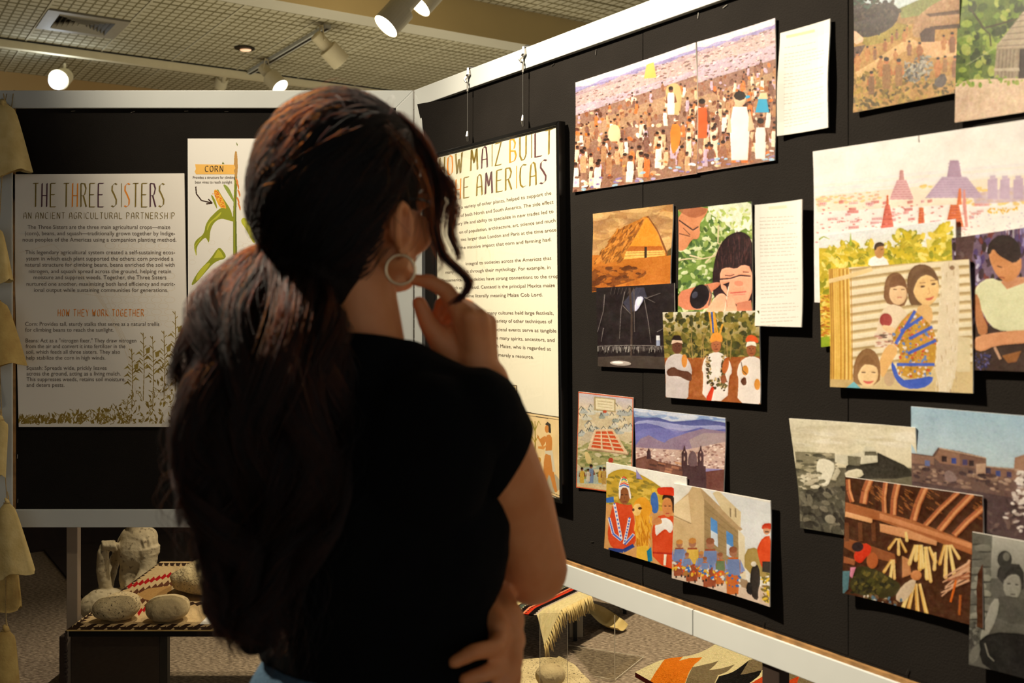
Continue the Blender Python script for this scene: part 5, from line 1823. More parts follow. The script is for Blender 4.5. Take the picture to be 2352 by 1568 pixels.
C.poly([(720, 1240), (780, 1400), (900, 1390), (1050, 1360), (1040, 1420), (960, 1470), (820, 1470), (740, 1400), (700, 1280)], (70, 100, 206), smooth=1)
C.poly([(600, 1270), (640, 1150), (700, 1090), (770, 1150), (700, 1260), (640, 1390), (610, 1340)], (240, 190, 120), smooth=1)
C.poly([(390, 1400), (400, 1250), (450, 1160), (520, 1130), (590, 1180), (620, 1280), (610, 1440), (420, 1440)], (150, 110, 70), smooth=1)
C.ell(515, 1350, 84, 104, (250, 214, 160))
C.poly([(420, 1380), (430, 1260), (500, 1180), (560, 1230), (600, 1300), (540, 1270), (470, 1270)], (140, 100, 62), smooth=1)
for x in (478, 560):
    C.line([(x - 16, 1334), (x + 16, 1336)], 8, (90, 60, 44))
C.poly([(468, 1400), (520, 1412), (570, 1400), (540, 1430), (500, 1430)], (226, 110, 96), smooth=1)
C.poly([(340, 1460), (400, 1410), (460, 1470)], (120, 190, 206))
C.ell(690, 1390, 44, 60, (206, 176, 140))
C.noise(7, 4)
pin(C, 'family_photograph', 'photograph of a smiling woman in a bright blouse with two small children', 'photograph', 3, .003)

# --- cliff village in sepia
C = Canvas('cliff_village', [(1820, 960), (2110, 981), (2112, 1258), (1841, 1211)], 420, 380, R6, (110, 104, 84))
C.grad((240, 232, 206), (232, 222, 190), [(30, 120), (760, 120), (760, 420), (30, 420)])
C.scat([(50, 160), (690, 190), (690, 300), (50, 320)], 40, (8, 18), [(250, 244, 226), (224, 214, 184)], 5, (0, .1), .5)
C.poly([(70, 330), (280, 340), (280, 480), (80, 480)], (150, 142, 116))
C.scat([(75, 340), (280, 345), (280, 500), (85, 520)], 60, (4, 10), [(110, 104, 84), (190, 180, 150), (84, 80, 64)], 3, (0, .3))
C.poly([(340, 390), (500, 330), (560, 360), (690, 420), (700, 480), (340, 480)], (58, 54, 44), smooth=1)
C.poly([(280, 390), (280, 345), (350, 350), (430, 330), (445, 300), (490, 305), (510, 345), (510, 390), (430, 400), (340, 405)], (226, 220, 196))
C.poly([(350, 355), (420, 360), (415, 410), (350, 405)], (120, 114, 94))
C.poly([(440, 330), (500, 330), (510, 352), (440, 352)], (110, 104, 86))
C.poly([(180, 400), (200, 365), (270, 385), (280, 420), (262, 470), (240, 520), (200, 520), (185, 460)], (238, 232, 210), smooth=1)
C.poly([(260, 480), (290, 410), (310, 440), (280, 490)], (206, 198, 172))
C.poly([(330, 440), (420, 420), (440, 470), (340, 480)], (226, 218, 190), smooth=1)
C.scat([(90, 430), (200, 440), (220, 530), (92, 540)], 40, (5, 12), [(230, 222, 196), (120, 114, 92), (206, 196, 170)], 2.4, (-.2, .4))
C.poly([(92, 540), (340, 520), (340, 780), (94, 735)], (88, 84, 70))
C.scat([(95, 545), (340, 530), (340, 770), (97, 730)], 90, (8, 22), [(66, 62, 52), (120, 114, 96), (84, 80, 66), (54, 50, 42)], 2, (0, 1.4))
C.ell(255, 690, 30, 22, (150, 142, 122), .3)
C.noise(12, 5, sat=0.0)
pin(C, 'cliff_village_photograph', 'black and white photograph of a village on a cliff top', 'photograph', 0, .007)

# --- adobe pueblo under blue sky
C = Canvas('adobe_village', [(2094, 933), (2440, 962), (2440, 1262), (2098, 1186)], 420, 360, R6, (110, 84, 76))
C.grad((170, 202, 224), (206, 222, 228), [(680, 70), (1500, 70), (1500, 440), (680, 440)])
AD = (150, 112, 90)
C.poly([(690, 330), (800, 345), (830, 300), (940, 320), (1085, 355), (1085, 400), (1260, 415), (1500, 440), (1500, 1000), (690, 1000)], (112, 86, 78))
C.poly([(810, 355), (838, 305), (942, 322), (945, 400), (840, 385)], AD)
C.poly([(945, 330), (1085, 355), (1085, 420), (945, 405)], (130, 96, 82))
C.poly([(1030, 390), (1083, 385), (1083, 475), (1030, 470)], (196, 160, 136))
C.poly([(1085, 400), (1260, 415), (1260, 480), (1085, 470)], (140, 104, 88))
C.poly([(1235, 415), (1240, 355), (1300, 335), (1500, 370), (1500, 470), (1240, 430)], (170, 130, 106))
C.poly([(690, 335), (810, 350), (810, 395), (690, 385)], (150, 116, 98))
for x, y, c in [(862, 362, (56, 38, 36)), (912, 372, (60, 76, 150)), (970, 380, (80, 70, 110)), (1005, 385, (60, 44, 44)), (775, 385, (110, 120, 170)), (1095, 425, (70, 60, 80)), (1148, 440, (70, 80, 140)), (1208, 446, (70, 60, 90)), (1000, 440, (70, 54, 60))]:
    C.poly([(x - 13, y - 16), (x + 13, y - 14), (x + 13, y + 16), (x - 13, y + 14)], c)
C.line([(835, 303), (1085, 358)], 6, (206, 176, 150))
C.line([(1085, 402), (1260, 420)], 5, (200, 170, 146))
C.scat([(692, 400), (1300, 470), (1300, 560), (692, 480)], 80, (4, 12), [(90, 66, 62), (150, 120, 104), (76, 58, 58), (180, 150, 130)], 2, (0, .4))
C.poly([(860, 430), (900, 420), (940, 480), (870, 490)], (140, 116, 112), smooth=1)
C.poly([(690, 480), (1000, 530), (1500, 620), (1500, 1000), (690, 1000)], (86, 66, 66))
C.scat([(1000, 560), (1500, 620), (1500, 900), (1000, 800)], 80, (6, 16), [(70, 54, 54), (104, 84, 80), (120, 96, 90)], 2)
wt = (226, 214, 204)
for k in range(60):
    t = RNG.random()
    y = 430 + 330 * t
    x = 1275 + RNG.uniform(-1, 1) * (12 + 110 * t ** 1.2)
    C.ell(x, y, RNG.uniform(10, 22), RNG.uniform(6, 11), RNG.choice([wt, (240, 230, 222), (196, 180, 172)]), RNG.uniform(-.5, .5), 1, 8)
C.noise(9, 4)
pin(C, 'adobe_photograph', 'photograph of brown adobe houses under a pale blue sky', 'photograph', 1, .003)

# --- maize hung to dry under a wooden roof
C = Canvas('drying_maize', [(1942.7, 1094), (2258, 1138.5), (2264, 1441), (1941, 1360)], 480, 440, R6, (74, 40, 20))
C.noise(10, 12)
for (x0, y0), (x1, y1), w in [((350, 470), (372, 590), 26), ((470, 470), (430, 600), 42), ((556, 480), (545, 650), 26), ((620, 490), (592, 660), 36), ((770, 510), (700, 690), 40), ((945, 540), (760, 720), 26), ((1020, 550), (840, 745), 38), ((1080, 620), (920, 770), 34)]:
    C.line([(x0, y0), ((x0 + x1) / 2 - 8, (y0 + y1) / 2), (x1, y1)], w, (176, 96, 56))
    C.line([(x0 + 6, y0), ((x0 + x1) / 2 - 2, (y0 + y1) / 2), (x1 + 6, y1)], w * .4, (232, 160, 104))
for k in range(60):
    x, y = RNG.choice([(490, 540), (650, 570), (800, 570), (1050, 600)])
    x, y = x + RNG.uniform(-30, 40), y + RNG.uniform(-50, 70)
    C.line([(x, y), (x + 24, y + 16)], 3, (196, 120, 60))
C.poly([(335, 590), (520, 640), (700, 690), (1020, 810), (1020, 872), (820, 800), (520, 690), (335, 655)], (176, 104, 58))
C.poly([(335, 640), (480, 680), (480, 705), (335, 668)], (240, 180, 126))
C.poly([(520, 650), (1020, 815), (1020, 840), (520, 680)], (214, 140, 90))
C.poly([(520, 705), (660, 735), (830, 800), (825, 825), (640, 780), (522, 750)], (226, 160, 110))
C.poly([(335, 780), (400, 800), (600, 870), (610, 920), (400, 870), (335, 830)], (150, 84, 44))
C.poly([(335, 880), (395, 900), (390, 930), (335, 915)], (170, 100, 60))
C.poly([(640, 880), (680, 900), (690, 980), (640, 1000)], (206, 140, 90))
for k in range(3):
    C.line([(345 + k * 70, 700), (350 + k * 70, 800)], 22, (110, 64, 36))
def cob(x0, y0, x1, y1, w, c):
    C.line([(x0, y0), ((x0 + x1) / 2, (y0 + y1) / 2), (x1, y1)], w * .7, c, 1, w)
    C.ell(x1, y1, w * .5, w * .6, c)
    C.line([(x0 + w * .2, y0), (x1 + w * .15, y1)], w * .2, (255, 232, 170))
YC = [(240, 190, 96), (250, 214, 130), (226, 170, 80), (244, 200, 120)]
for a in [(610, 785, 570, 840, 18), (620, 785, 622, 870, 18), (625, 785, 660, 855, 16), (660, 750, 666, 795, 18), (712, 820, 680, 920, 22), (720, 820, 714, 900, 22), (735, 820, 736, 950, 22), (745, 820, 752, 940, 20), (765, 830, 775, 1000, 22), (770, 830, 795, 1015, 20), (785, 830, 820, 910, 22), (820, 860, 815, 950, 20), (870, 820, 845, 920, 20), (880, 820, 876, 990, 24), (895, 820, 925, 980, 22), (905, 820, 950, 890, 18), (585, 900, 545, 965, 18), (590, 900, 578, 1005, 18), (595, 900, 600, 1000, 16), (690, 1040, 650, 1160, 22), (705, 1030, 680, 1160, 22), (715, 1030, 728, 1180, 24), (735, 1030, 775, 1190, 22)]:
    cob(*a, RNG.choice(YC))
for k in range(10):
    C.line([(1010, 900 + k * 12), (880 + RNG.uniform(-40, 20), 1020 + RNG.uniform(-30, 90))], 14, RNG.choice([(206, 150, 110), (170, 104, 70), (226, 176, 140)]), 1, 7)
C.line([(935, 1010), (905, 1130)], 12, (226, 110, 30))
C.line([(960, 1090), (955, 1200)], 14, (176, 90, 34))
C.poly([(380, 960), (420, 930), (500, 950), (600, 1010), (640, 1040), (600, 1110), (480, 1110), (360, 1070)], (62, 56, 26), smooth=1)
C.scat([(380, 960), (500, 950), (600, 1030), (480, 1110), (365, 1070)], 60, (5, 11), [(80, 74, 32), (44, 40, 22), (110, 96, 40)], 2)
C.poly([(600, 1110), (640, 1040), (700, 1000), (720, 1020), (690, 1090), (640, 1140)], (214, 190, 160), smooth=1)
C.ell(716, 985, 30, 28, (214, 140, 84))
C.ell(482, 905, 30, 44, (190, 100, 50))
C.poly([(385, 880), (395, 850), (440, 805), (480, 830), (470, 870), (445, 890), (425, 920), (395, 910)], (222, 56, 26), smooth=1)
C.ell(405, 830, 30, 26, (50, 34, 34))
C.poly([(332, 960), (368, 960), (360, 1060), (332, 1090)], (90, 130, 140))
C.poly([(370, 940), (398, 940), (380, 1000), (368, 990)], (226, 140, 170))
C.scat([(440, 1090), (640, 1120), (640, 1160), (440, 1120)], 26, (5, 9), [(230, 220, 200), (120, 90, 60), (90, 120, 140)], 1.6)
C.noise(9, 4)
pin(C, 'drying_maize_photograph', 'photograph of yellow maize cobs hanging under wooden beams', 'photograph', 2, .006)

# --- seated woman, black and white
C = Canvas('seated_woman', [(2234, 1221), (2440, 1258), (2440, 1580), (2229, 1524)], 320, 440, R6, (96, 94, 86))
C.grad((190, 188, 176), (130, 128, 118), [(1120, 740), (1500, 760), (1500, 1020), (1120, 1000)])
C.poly([(1010, 750), (1130, 770), (1110, 1120), (1060, 1240), (1010, 1240)], (110, 108, 98))
for k in range(12):
    x, y = 1064 + (k % 2) * 26 - 13, 800 + k * 40
    C.ell(x, y, 46, 22, RNG.choice([(130, 128, 116), (104, 102, 92), (150, 148, 134)]), RNG.uniform(-.2, .2))
    C.ell(x, y + 20, 46, 4, (60, 58, 52))
C.ell(1195, 900, 40, 46, (60, 58, 54))
C.ell(1205, 885, 18, 24, (120, 118, 108))
C.poly([(1150, 1010), (1160, 940), (1200, 920), (1300, 930), (1300, 1100)], (60, 58, 54), smooth=1)
C.ell(1236, 1040, 48, 76, (150, 148, 136))
C.poly([(1186, 1020), (1200, 960), (1260, 936), (1300, 960), (1300, 1040), (1270, 980), (1220, 980)], (50, 48, 44), smooth=1)
C.line([(1208, 1030), (1226, 1030)], 6, (56, 52, 48))
C.line([(1250, 1034), (1268, 1036)], 6, (56, 52, 48))
C.line([(1226, 1086), (1252, 1088)], 6, (90, 84, 78))
C.poly([(1120, 1120), (1180, 1090), (1300, 1110), (1460, 1160), (1460, 1260), (1150, 1240)], (84, 82, 74), smooth=1)
C.poly([(1060, 1330), (1090, 1220), (1130, 1110), (1170, 1110), (1150, 1220), (1110, 1300), (1085, 1350)], (160, 158, 146), smooth=1)
C.poly([(1045, 1350), (1120, 1290), (1300, 1300), (1460, 1330), (1460, 1660), (1090, 1500)], (34, 32, 30), smooth=1)
C.line([(1090, 1350), (1110, 1420), (1140, 1450)], 8, (130, 126, 116))
C.poly([(1010, 1400), (1060, 1340), (1070, 1400), (1040, 1460), (1010, 1460)], (120, 118, 108), smooth=1)
C.scat([(1010, 1240), (1060, 1240), (1050, 1340), (1010, 1400)], 26, (5, 10), [(70, 68, 62), (130, 128, 118)], 2)
C.noise(8, 5, sat=0)
pin(C, 'seated_woman_photograph', 'black and white photograph of a seated dark-haired woman at the lower corner', 'photograph', 3, .004)
# ------------------------------------------------------------------ remeshed solids: overlapping shapes grown into one skin
def capsule(mb, p, q, r0, r1, seg=16):
    """round-ended tapered limb"""
    p, q = Vector(p), Vector(q)
    d = q - p
    L = d.length
    if L < 1e-6:
        mb.ball(p, r0)
        return
    d /= L
    pts, rs = [], []
    for k in range(5):
        a = math.pi / 2 * (k + 0.15) / 5
        pts.append(p - d * r0 * math.cos(a)); rs.append(r0 * math.sin(a))
    pts.append(p); rs.append(r0)
    pts.append(q); rs.append(r1)
    for k in range(4, -1, -1):
        a = math.pi / 2 * (k + 0.15) / 5
        pts.append(q + d * r1 * math.cos(a)); rs.append(r1 * math.sin(a))
    mb.tube(pts, rs, seg)


def limb(mb, pts, rads, seg=16):
    for i in range(len(pts) - 1):
        capsule(mb, pts[i], pts[i + 1], rads[i], rads[i + 1], seg)


def ellipsoid(mb, c, r, axes=None, seg=24, rings=16):
    """axes: (right, forward, up) unit vectors for the three radii"""
    c = Vector(c)
    if axes is None:
        mb.ball(c, r, seg, rings)
        return
    a = [Vector(x) for x in axes]
    mb.ball((0, 0, 0), 1.0, seg, rings, fn=lambda q: c + a[0] * q.x * r[0] + a[1] * q.y * r[1] + a[2] * q.z * r[2])


def remesh(mb, voxel, smooth=6, fac=0.5):
    """union of everything in mb as one closed skin; returns a bmesh in world coordinates"""
    me = bpy.data.meshes.new('tmp')
    me.from_pydata([tuple(v) for v in mb.v], [], mb.f)
    bm = bmesh.new()
    bm.from_mesh(me)
    bmesh.ops.recalc_face_normals(bm, faces=bm.faces)
    bm.to_mesh(me)
    bm.free()
    o = bpy.data.objects.new('tmp', me)
    COL.objects.link(o)
    r = o.modifiers.new('r', 'REMESH')
    r.mode = 'VOXEL'
    r.voxel_size = voxel
    sm = o.modifiers.new('s', 'SMOOTH')
    sm.factor = fac
    sm.iterations = smooth
    dg = bpy.context.evaluated_depsgraph_get()
    me2 = bpy.data.meshes.new_from_object(o.evaluated_get(dg))
    bpy.data.objects.remove(o)
    bpy.data.meshes.remove(me)
    bm = bmesh.new()
    bm.from_mesh(me2)
    bpy.data.meshes.remove(me2)
    return bm


def from_bm(bm, name, mats, parent=None, smooth=True, base=None, **kw):
    own = Vector((0, 0, 0))
    if parent:
        own = wloc(parent)
    elif base is not None:
        own = Vector(base)
    for v in bm.verts:
        v.co -= own
    me = bpy.data.meshes.new(name)
    bm.to_mesh(me)
    bm.free()
    for m in (mats if isinstance(mats, (list, tuple)) else [mats]):
        me.materials.append(m)
    if smooth:
        me.polygons.foreach_set('use_smooth', [True] * len(me.polygons))
    o = bpy.data.objects.new(name, me)
    COL.objects.link(o)
    if parent:
        o.parent = parent
    else:
        o.location = own
    return props(o, **kw)


def jitter(bm, amp, scale, seed=0.0):
    bm.normal_update()
    off = Vector((seed, seed * 1.7, -seed))
    new = []
    for v in bm.verts:
        n = mnoise.fractal((v.co + off) * scale, 1.0, 2.0, 3)
        new.append(v.co + v.normal * n * amp)
    for v, c in zip(bm.verts, new):
        v.co = c


def stone_mat(name, a, bcol, speck, scale=60, bump=0.6):
    m = mat(name, a, 0.9, spec=0.15, rgb2=bcol, scale=9, bump=bump, bscale=90)
    nt = m.node_tree
    b = nt.nodes['Principled BSDF']
    v = nt.nodes.new('ShaderNodeTexNoise')
    v.inputs['Scale'].default_value = scale
    v.inputs['Detail'].default_value = 2
    r = nt.nodes.new('ShaderNodeValToRGB')
    r.color_ramp.elements[0].position, r.color_ramp.elements[1].position = 0.60, 0.68
    r.color_ramp.elements[0].color, r.color_ramp.elements[1].color = (0, 0, 0, 1), (1, 1, 1, 1)
    mx = nt.nodes.new('ShaderNodeMix')
    mx.data_type = 'RGBA'
    mx.inputs['B'].default_value = lin(speck)
    tc = nt.nodes.new('ShaderNodeTexCoord')
    nt.links.new(tc.outputs['Object'], v.inputs['Vector'])
    nt.links.new(v.outputs['Fac'], r.inputs['Fac'])
    old = b.inputs['Base Color'].links[0].from_socket
    nt.links.new(r.outputs['Color'], mx.inputs['Factor'])
    nt.links.new(old, mx.inputs['A'])
    nt.links.new(mx.outputs['Result'], b.inputs['Base Color'])
    return m


M['statue'] = stone_mat('statue_stone', (202, 186, 150), (182, 164, 126), (140, 124, 96), 60, 0.2)
M['stone_a'] = stone_mat('speckled_stone', (206, 186, 142), (180, 158, 116), (84, 72, 54), 190, 0.5)
M['stone_b'] = stone_mat('smooth_stone', (196, 176, 132), (176, 154, 112), (150, 130, 94), 40, 0.4)
M['metate'] = stone_mat('pitted_stone', (206, 186, 140), (176, 156, 112), (80, 70, 52), 150, 0.9)
M['husk'] = mat('corn_husk', (226, 202, 138), 0.7, rgb2=(208, 180, 112), scale=22, bump=0.12, bscale=140)
M['husk_dark'] = mat('old_corn_husk', (206, 176, 104), 0.7, rgb2=(180, 146, 80), scale=20, bump=0.14, bscale=140)
M['twine'] = mat('twine', (176, 150, 100), 0.9, var=0.2, scale=200)
for k_ in ('husk', 'husk_dark'):
    M[k_].node_tree.nodes['Principled BSDF'].inputs['Subsurface Weight'].default_value = 0.0

# ------------------------------------------------------------------ low display table, woven rug and grinding stones behind the left panel
TZ = 0.435
TX0, TX1, TY0, TY1 = -1.301, -0.42, 2.92, 3.70
DT = root('display_table', ((TX0 + TX1) / 2, (TY0 + TY1) / 2, 0), 'low black edged display table with a glass front under the zigzag rug', 'table')
b = MB()
b.box((TX0, TY0, TZ - 0.022), (TX1, TY1, TZ - 0.004))
b.build('table_top', M['frame_black'], DT, bevel=0.002)
b = MB()
b.box((TX0 - 0.001, TY0 + 0.014, 0.0), (TX0 + 0.262, TY0 + 0.05, TZ - 0.022))
b.build('pedestal', M['dark_wall'], DT, bevel=0.003)
b = MB()
b.box((TX0 + 0.005, TY0 + 0.005, 0.0), (TX1 - 0.005, TY0 + 0.010, TZ - 0.022))
b.build('glass_front', M['acrylic'], DT)
for x in (TX0 + 0.264, TX1 - 0.03):
    b = MB()
    b.box((x, TY0 + 0.012, 0.0), (x + 0.022, TY0 + 0.034, TZ - 0.022))
    b.build('leg', M['black'], DT)
b = MB()
b.box((TX1 - 0.03, TY1 - 0.05, 0.0), (TX1 - 0.008, TY1 - 0.028, TZ - 0.022))
b.build('leg', M['black'], DT)

ZR = TZ


def zq(x, y, z):
    return PPX + x / y * FPX, PPY - (z - EYE) / y * FPX


RX0, RX1, RY0, RY1 = TX0 - 0.004, TX1 + 0.01, TY0 - 0.004, TY1
rug_quad = [zq(RX0, RY1, ZR), zq(RX1, RY1, ZR), zq(RX1, RY0, ZR), zq(RX0, RY0, ZR)]
C = Canvas('zigzag_rug', rug_quad, 900, 700, (0, 950, 2.537), (224, 192, 138))
DK, RDR, CR = (58, 40, 28), (186, 30, 30), (214, 184, 130)


def serr(mb_c, p0, p1, n, depth, col, back):
    """a saw-toothed band between two points; teeth towards the viewer and away"""
    (xa, ya), (xb, yb) = p0, p1
    up_, dn = [], []
    for i in range(n + 1):
        t = i / n
        x, y = xa + (xb - xa) * t, ya + (yb - ya) * t
        up_ += [(x + back[0], y + back[1]), (x + back[0] * .2 + (xb - xa) / n * .5, y + back[1] * .2 + (yb - ya) / n * .5)]
        dn += [(x + depth[0], y + depth[1]), (x + depth[0] * .3 + (xb - xa) / n * .5, y + depth[1] * .3 + (yb - ya) / n * .5)]
    C.poly(up_ + dn[::-1], col)


C.scat([(700, 900), (2600, 880), (2600, 1280), (390, 1280)], 300, (2, 6), [(232, 202, 150), (214, 180, 124)], 6, (-.05, .05), .5)
# dark serrated border along the front
C.poly([(330, 1320), (2700, 1320), (2700, 1258), (380, 1258)], DK)
for k in range(30):
    x = 392 + k * 78
    C.poly([(x - 14, 1272), (x + 4, 1250), (x + 30, 1234), (x + 28, 1244), (x + 62, 1226), (x + 104, 1222), (x + 70, 1242), (x + 98, 1240), (x + 72, 1272)], DK)
    C.poly([(x + 48, 1264), (x + 72, 1246), (x + 78, 1252), (x + 98, 1242), (x + 82, 1266)], CR)
    C.line([(x - 4, 1279), (x + 34, 1271)], 6, CR)
    C.line([(x + 40, 1279), (x + 66, 1273)], 6, CR)
# dark serrated border along the left edge and the far edge
for k in range(26):
    t = k / 26
    x, y = 400 + 530 * t, 1278 - 400 * t
    C.poly([(x - 20, y), (x + 30 * (1 - t * .5), y - 14), (x + 10, y - 16), (x - 10, y - 20)], DK)
for k in range(40):
    x = 920 + k * 34
    C.poly([(x, 868), (x + 34, 868), (x + 22, 884), (x + 30, 888), (x + 6, 886)], DK)
# red and brown serrated figures woven across the field
def saw(p0, p1, n, up_, dn, col):
    (xa, ya), (xb, yb) = p0, p1
    A, B = [], []
    for i in range(n):
        t0, t1 = i / n, (i + 1) / n
        x0, y0, x1, y1 = xa + (xb - xa) * t0, ya + (yb - ya) * t0, xa + (xb - xa) * t1, ya + (yb - ya) * t1
        A += [(x0, y0), (x0 + (x1 - x0) * .8, y1 - up_)]
        B += [(x0 + (x1 - x0) * .3, y0 + dn), (x1, y1 + dn * .3)]
    C.poly(A + B[::-1], col)
BR_ = (104, 62, 40)
saw((740, 1006), (1100, 908), 11, 14, 14, RDR)
saw((1100, 908), (1900, 908), 20, 14, 14, RDR)
saw((700, 1062), (1060, 966), 10, 16, 22, BR_)
saw((1060, 966), (1900, 966), 20, 16, 22, BR_)
saw((640, 1104), (1000, 1060), 12, 18, 26, BR_)
C.poly([(800, 1050), (860, 1018), (1000, 1000), (1000, 1060), (900, 1092), (840, 1080)], (196, 150, 88))
saw((600, 1108), (700, 1066), 3, 10, 14, RDR)
saw((800, 1160), (860, 1120), 2, 10, 18, RDR)
saw((840, 1116), (960, 1080), 4, 14, 16, BR_)
saw((1000, 1104), (1900, 1100), 20, 10, 16, DK)
saw((1240, 1134), (1900, 1130), 18, 12, 10, RDR)
C.noise(8, 3)
rug_m = C.material(0.95, 0.05, 0.9, bump=0.5, bscale=500)
RG = root('woven_rug', ((RX0 + RX1) / 2, (RY0 + RY1) / 2, TZ - 0.004), 'cream woven rug with dark saw-toothed border and red zigzags on the low table', 'rug')
b = MB()
flat_sheet(b, [Vector((RX0, RY1, ZR)), Vector((RX1, RY1, ZR)), Vector((RX1, RY0, ZR)), Vector((RX0, RY0, ZR))], (0, 0, -0.0038), 12, 12)
b.build('woven_field', [rug_m, M['husk_dark']], RG)
M['rug_dark'] = mat('rug_dark', (44, 32, 24), 0.95)
b = MB()
rs_ = random.Random(8)               # ragged selvage hanging at the left edge of the table
pts_ = [Vector((RX0 - 0.004 + rs_.uniform(-.0015, .0015), RY0 + 0.006, TZ - 0.004 - 0.42 * k / 90)) for k in range(91)]
b.tube(pts_, [0.0042 + rs_.uniform(-.0016, .0022) for k in range(91)], 6)
b.build('selvage', M['rug_dark'], RG, kind='stuff')

# stones on the rug
def pebble(name, c, r, rotz, m, label, seed, tilt=0.0, amp=0.006):
    bm = bmesh.new()
    bmesh.ops.create_icosphere(bm, subdivisions=5, radius=1.0)
    R = Matrix.Rotation(rotz, 3, 'Z') @ Matrix.Rotation(tilt, 3, 'Y')
    for v in bm.verts:
        p = v.co
        q = Vector((math.copysign(abs(p.x) ** .9, p.x) * r[0], math.copysign(abs(p.y) ** .9, p.y) * r[1], math.copysign(abs(p.z) ** .85, p.z) * r[2]))
        v.co = R @ q + Vector(c)
    jitter(bm, amp, 14, seed)
    zmin = min(v.co.z for v in bm.verts)
    for v in bm.verts:
        v.co.z += c[2] - r[2] - zmin
    return from_bm(bm, name, m, None, base=(c[0], c[1], c[2] - r[2]), label=label, cat='stone')


pa = at(267, 1406, 3.0)
pebble('grinding_stone', (pa.x, 3.005, TZ + 0.038), (0.071, 0.050, 0.038), 0.25, M['stone_a'], 'speckled oval hand stone on the rug, nearer the statue', 2.0, -0.06)
pb = at(385, 1405, 3.0)
pebble('grinding_stone', (pb.x, 3.0, TZ + 0.039), (0.064, 0.052, 0.039), 0.1, M['stone_b'], 'smooth plain oval hand stone on the rug beside the speckled one', 5.0, -0.05, 0.003)


def slab_stone(name, base, lx, ly, h, dish, rotz, m, label, seed, legs=True, voxel=0.008):
    """a metate: thick trough with raised rim on stub legs"""
    nx, ny = 30, 24
    bm = bmesh.new()
    R = Matrix.Rotation(rotz, 3, 'Z')
    top, bot = [], []
    for j in range(ny + 1):
        for i in range(nx + 1):
            u, v = i / nx * 2 - 1, j / ny * 2 - 1
            # squircle outline
            k = max(abs(u), abs(v)) / max(1e-6, (abs(u) ** 3.2 + abs(v) ** 3.2) ** (1 / 3.2))
            x, y = u * k * lx, v * k * ly
            d2 = max(abs(u), abs(v))
            z = h - dish * max(0, 1 - (u * u * 0.9 + v * v * 0.8)) - h * 0.35 * max(0, d2 - 0.8) / 0.2
            zb = h * 0.28 * (d2 ** 4) if not legs else h * 0.30 + h * 0.1 * d2
            top.append(bm.verts.new(Vector(base) + R @ Vector((x, y, z))))
            bot.append(bm.verts.new(Vector(base) + R @ Vector((x * .94, y * .94, zb))))
    w = nx + 1
    for j in range(ny):
        for i in range(nx):
            a = j * w + i
            bm.faces.new((top[a], top[a + 1], top[a + w + 1], top[a + w]))
            bm.faces.new((bot[a], bot[a + w], bot[a + w + 1], bot[a + 1]))
    rim = [i for i in range(nx)] + [j * w + nx for j in range(ny)] + [ny * w + nx - i for i in range(nx)] + [(ny - j) * w for j in range(ny)]
    for a, c in zip(rim, rim[1:] + rim[:1]):
        bm.faces.new((top[a], bot[a], bot[c], top[c]))
    bmesh.ops.recalc_face_normals(bm, faces=bm.faces)
    jitter(bm, 0.006, 16, seed)
    jitter(bm, 0.002, 80, seed + 3)
    if legs:
        for sx, sy in ((-.7, -.6), (.7, -.6), (0, .65)):
            p = Vector(base) + R @ Vector((sx * lx, sy * ly, 0))
            r = bmesh.ops.create_cone(bm, cap_ends=True, segments=12, radius1=lx * .16, radius2=lx * .22, depth=h * .5)
            for v in r['verts']:
                v.co += p + Vector((0, 0, h * .25))
    return from_bm(bm, name, m, None, base=base, label=label, cat='stone')


pm_ = at(500, 1380, 3.36)
slab_stone('metate', (-0.955, 3.31, TZ), 0.17, 0.115, 0.095, 0.03, -0.12, M['metate'], 'pitted trough-shaped grinding slab lying on the zigzag rug', 3.0, legs=False)
b = MB()
pp_ = at(520, 1424, 3.02)
b.box((-0.93, 2.965, TZ + 0.0005), (-0.74, 3.085, TZ + 0.0015))
b.build('label_card', M['paper'], label='white printed card lying flat on the zigzag rug', cat='card')

# ------------------------------------------------------------------ headless seated stone statue
ST = root('statue', (at(275, 1400, 3.78).x, 3.80, 0.0), 'headless seated stone statue with one hand raised behind the low table', 'statue')
SY = 3.78
def sp(x, y, dy=0.0):
    return at(x, y, SY + dy)
b = MB()
ellipsoid(b, sp(311, 1268, 0.0), (0.066, 0.052, 0.088))               # chest
ellipsoid(b, sp(318, 1234, 0.01), (0.070, 0.050, 0.050))              # shoulders
ellipsoid(b, sp(303, 1320, 0.0), (0.047, 0.044, 0.085))               # waist
ellipsoid(b, sp(308, 1385, 0.03), (0.085, 0.080, 0.065))              # hips
limb(b, [sp(312, 1226), sp(308, 1200)], [0.032, 0.028])
limb(b, [sp(340, 1232, 0.01), sp(342, 1268, -0.01), sp(338, 1312, -0.03)], [0.036, 0.035, 0.030])
limb(b, [sp(338, 1312, -0.03), sp(318, 1340, -0.07), sp(300, 1362, -0.10)], [0.028, 0.022, 0.018])
for y in (1258, 1265, 1272):            # arm rings
    c_ = sp(341, y, -0.008)
    b.tube([c_ + Vector((0.0375 * math.cos(t), 0.0375 * math.sin(t), 0.006 * math.cos(t))) for t in [2 * math.pi * k / 20 for k in range(21)]], 0.0052, 8)
limb(b, [sp(286, 1240, 0.03), sp(262, 1290, 0.06), sp(248, 1346, 0.02)], [0.024, 0.020, 0.020])     # upper arm, set back
limb(b, [sp(243, 1348, -0.04), sp(236, 1310, -0.05), sp(237, 1268, -0.055)], [0.024, 0.0235, 0.021])  # forearm up
limb(b, [sp(240, 1258, -0.05), sp(256, 1252, -0.03), sp(280, 1258, -0.02)], [0.020, 0.017, 0.014])   # wrist to the chest
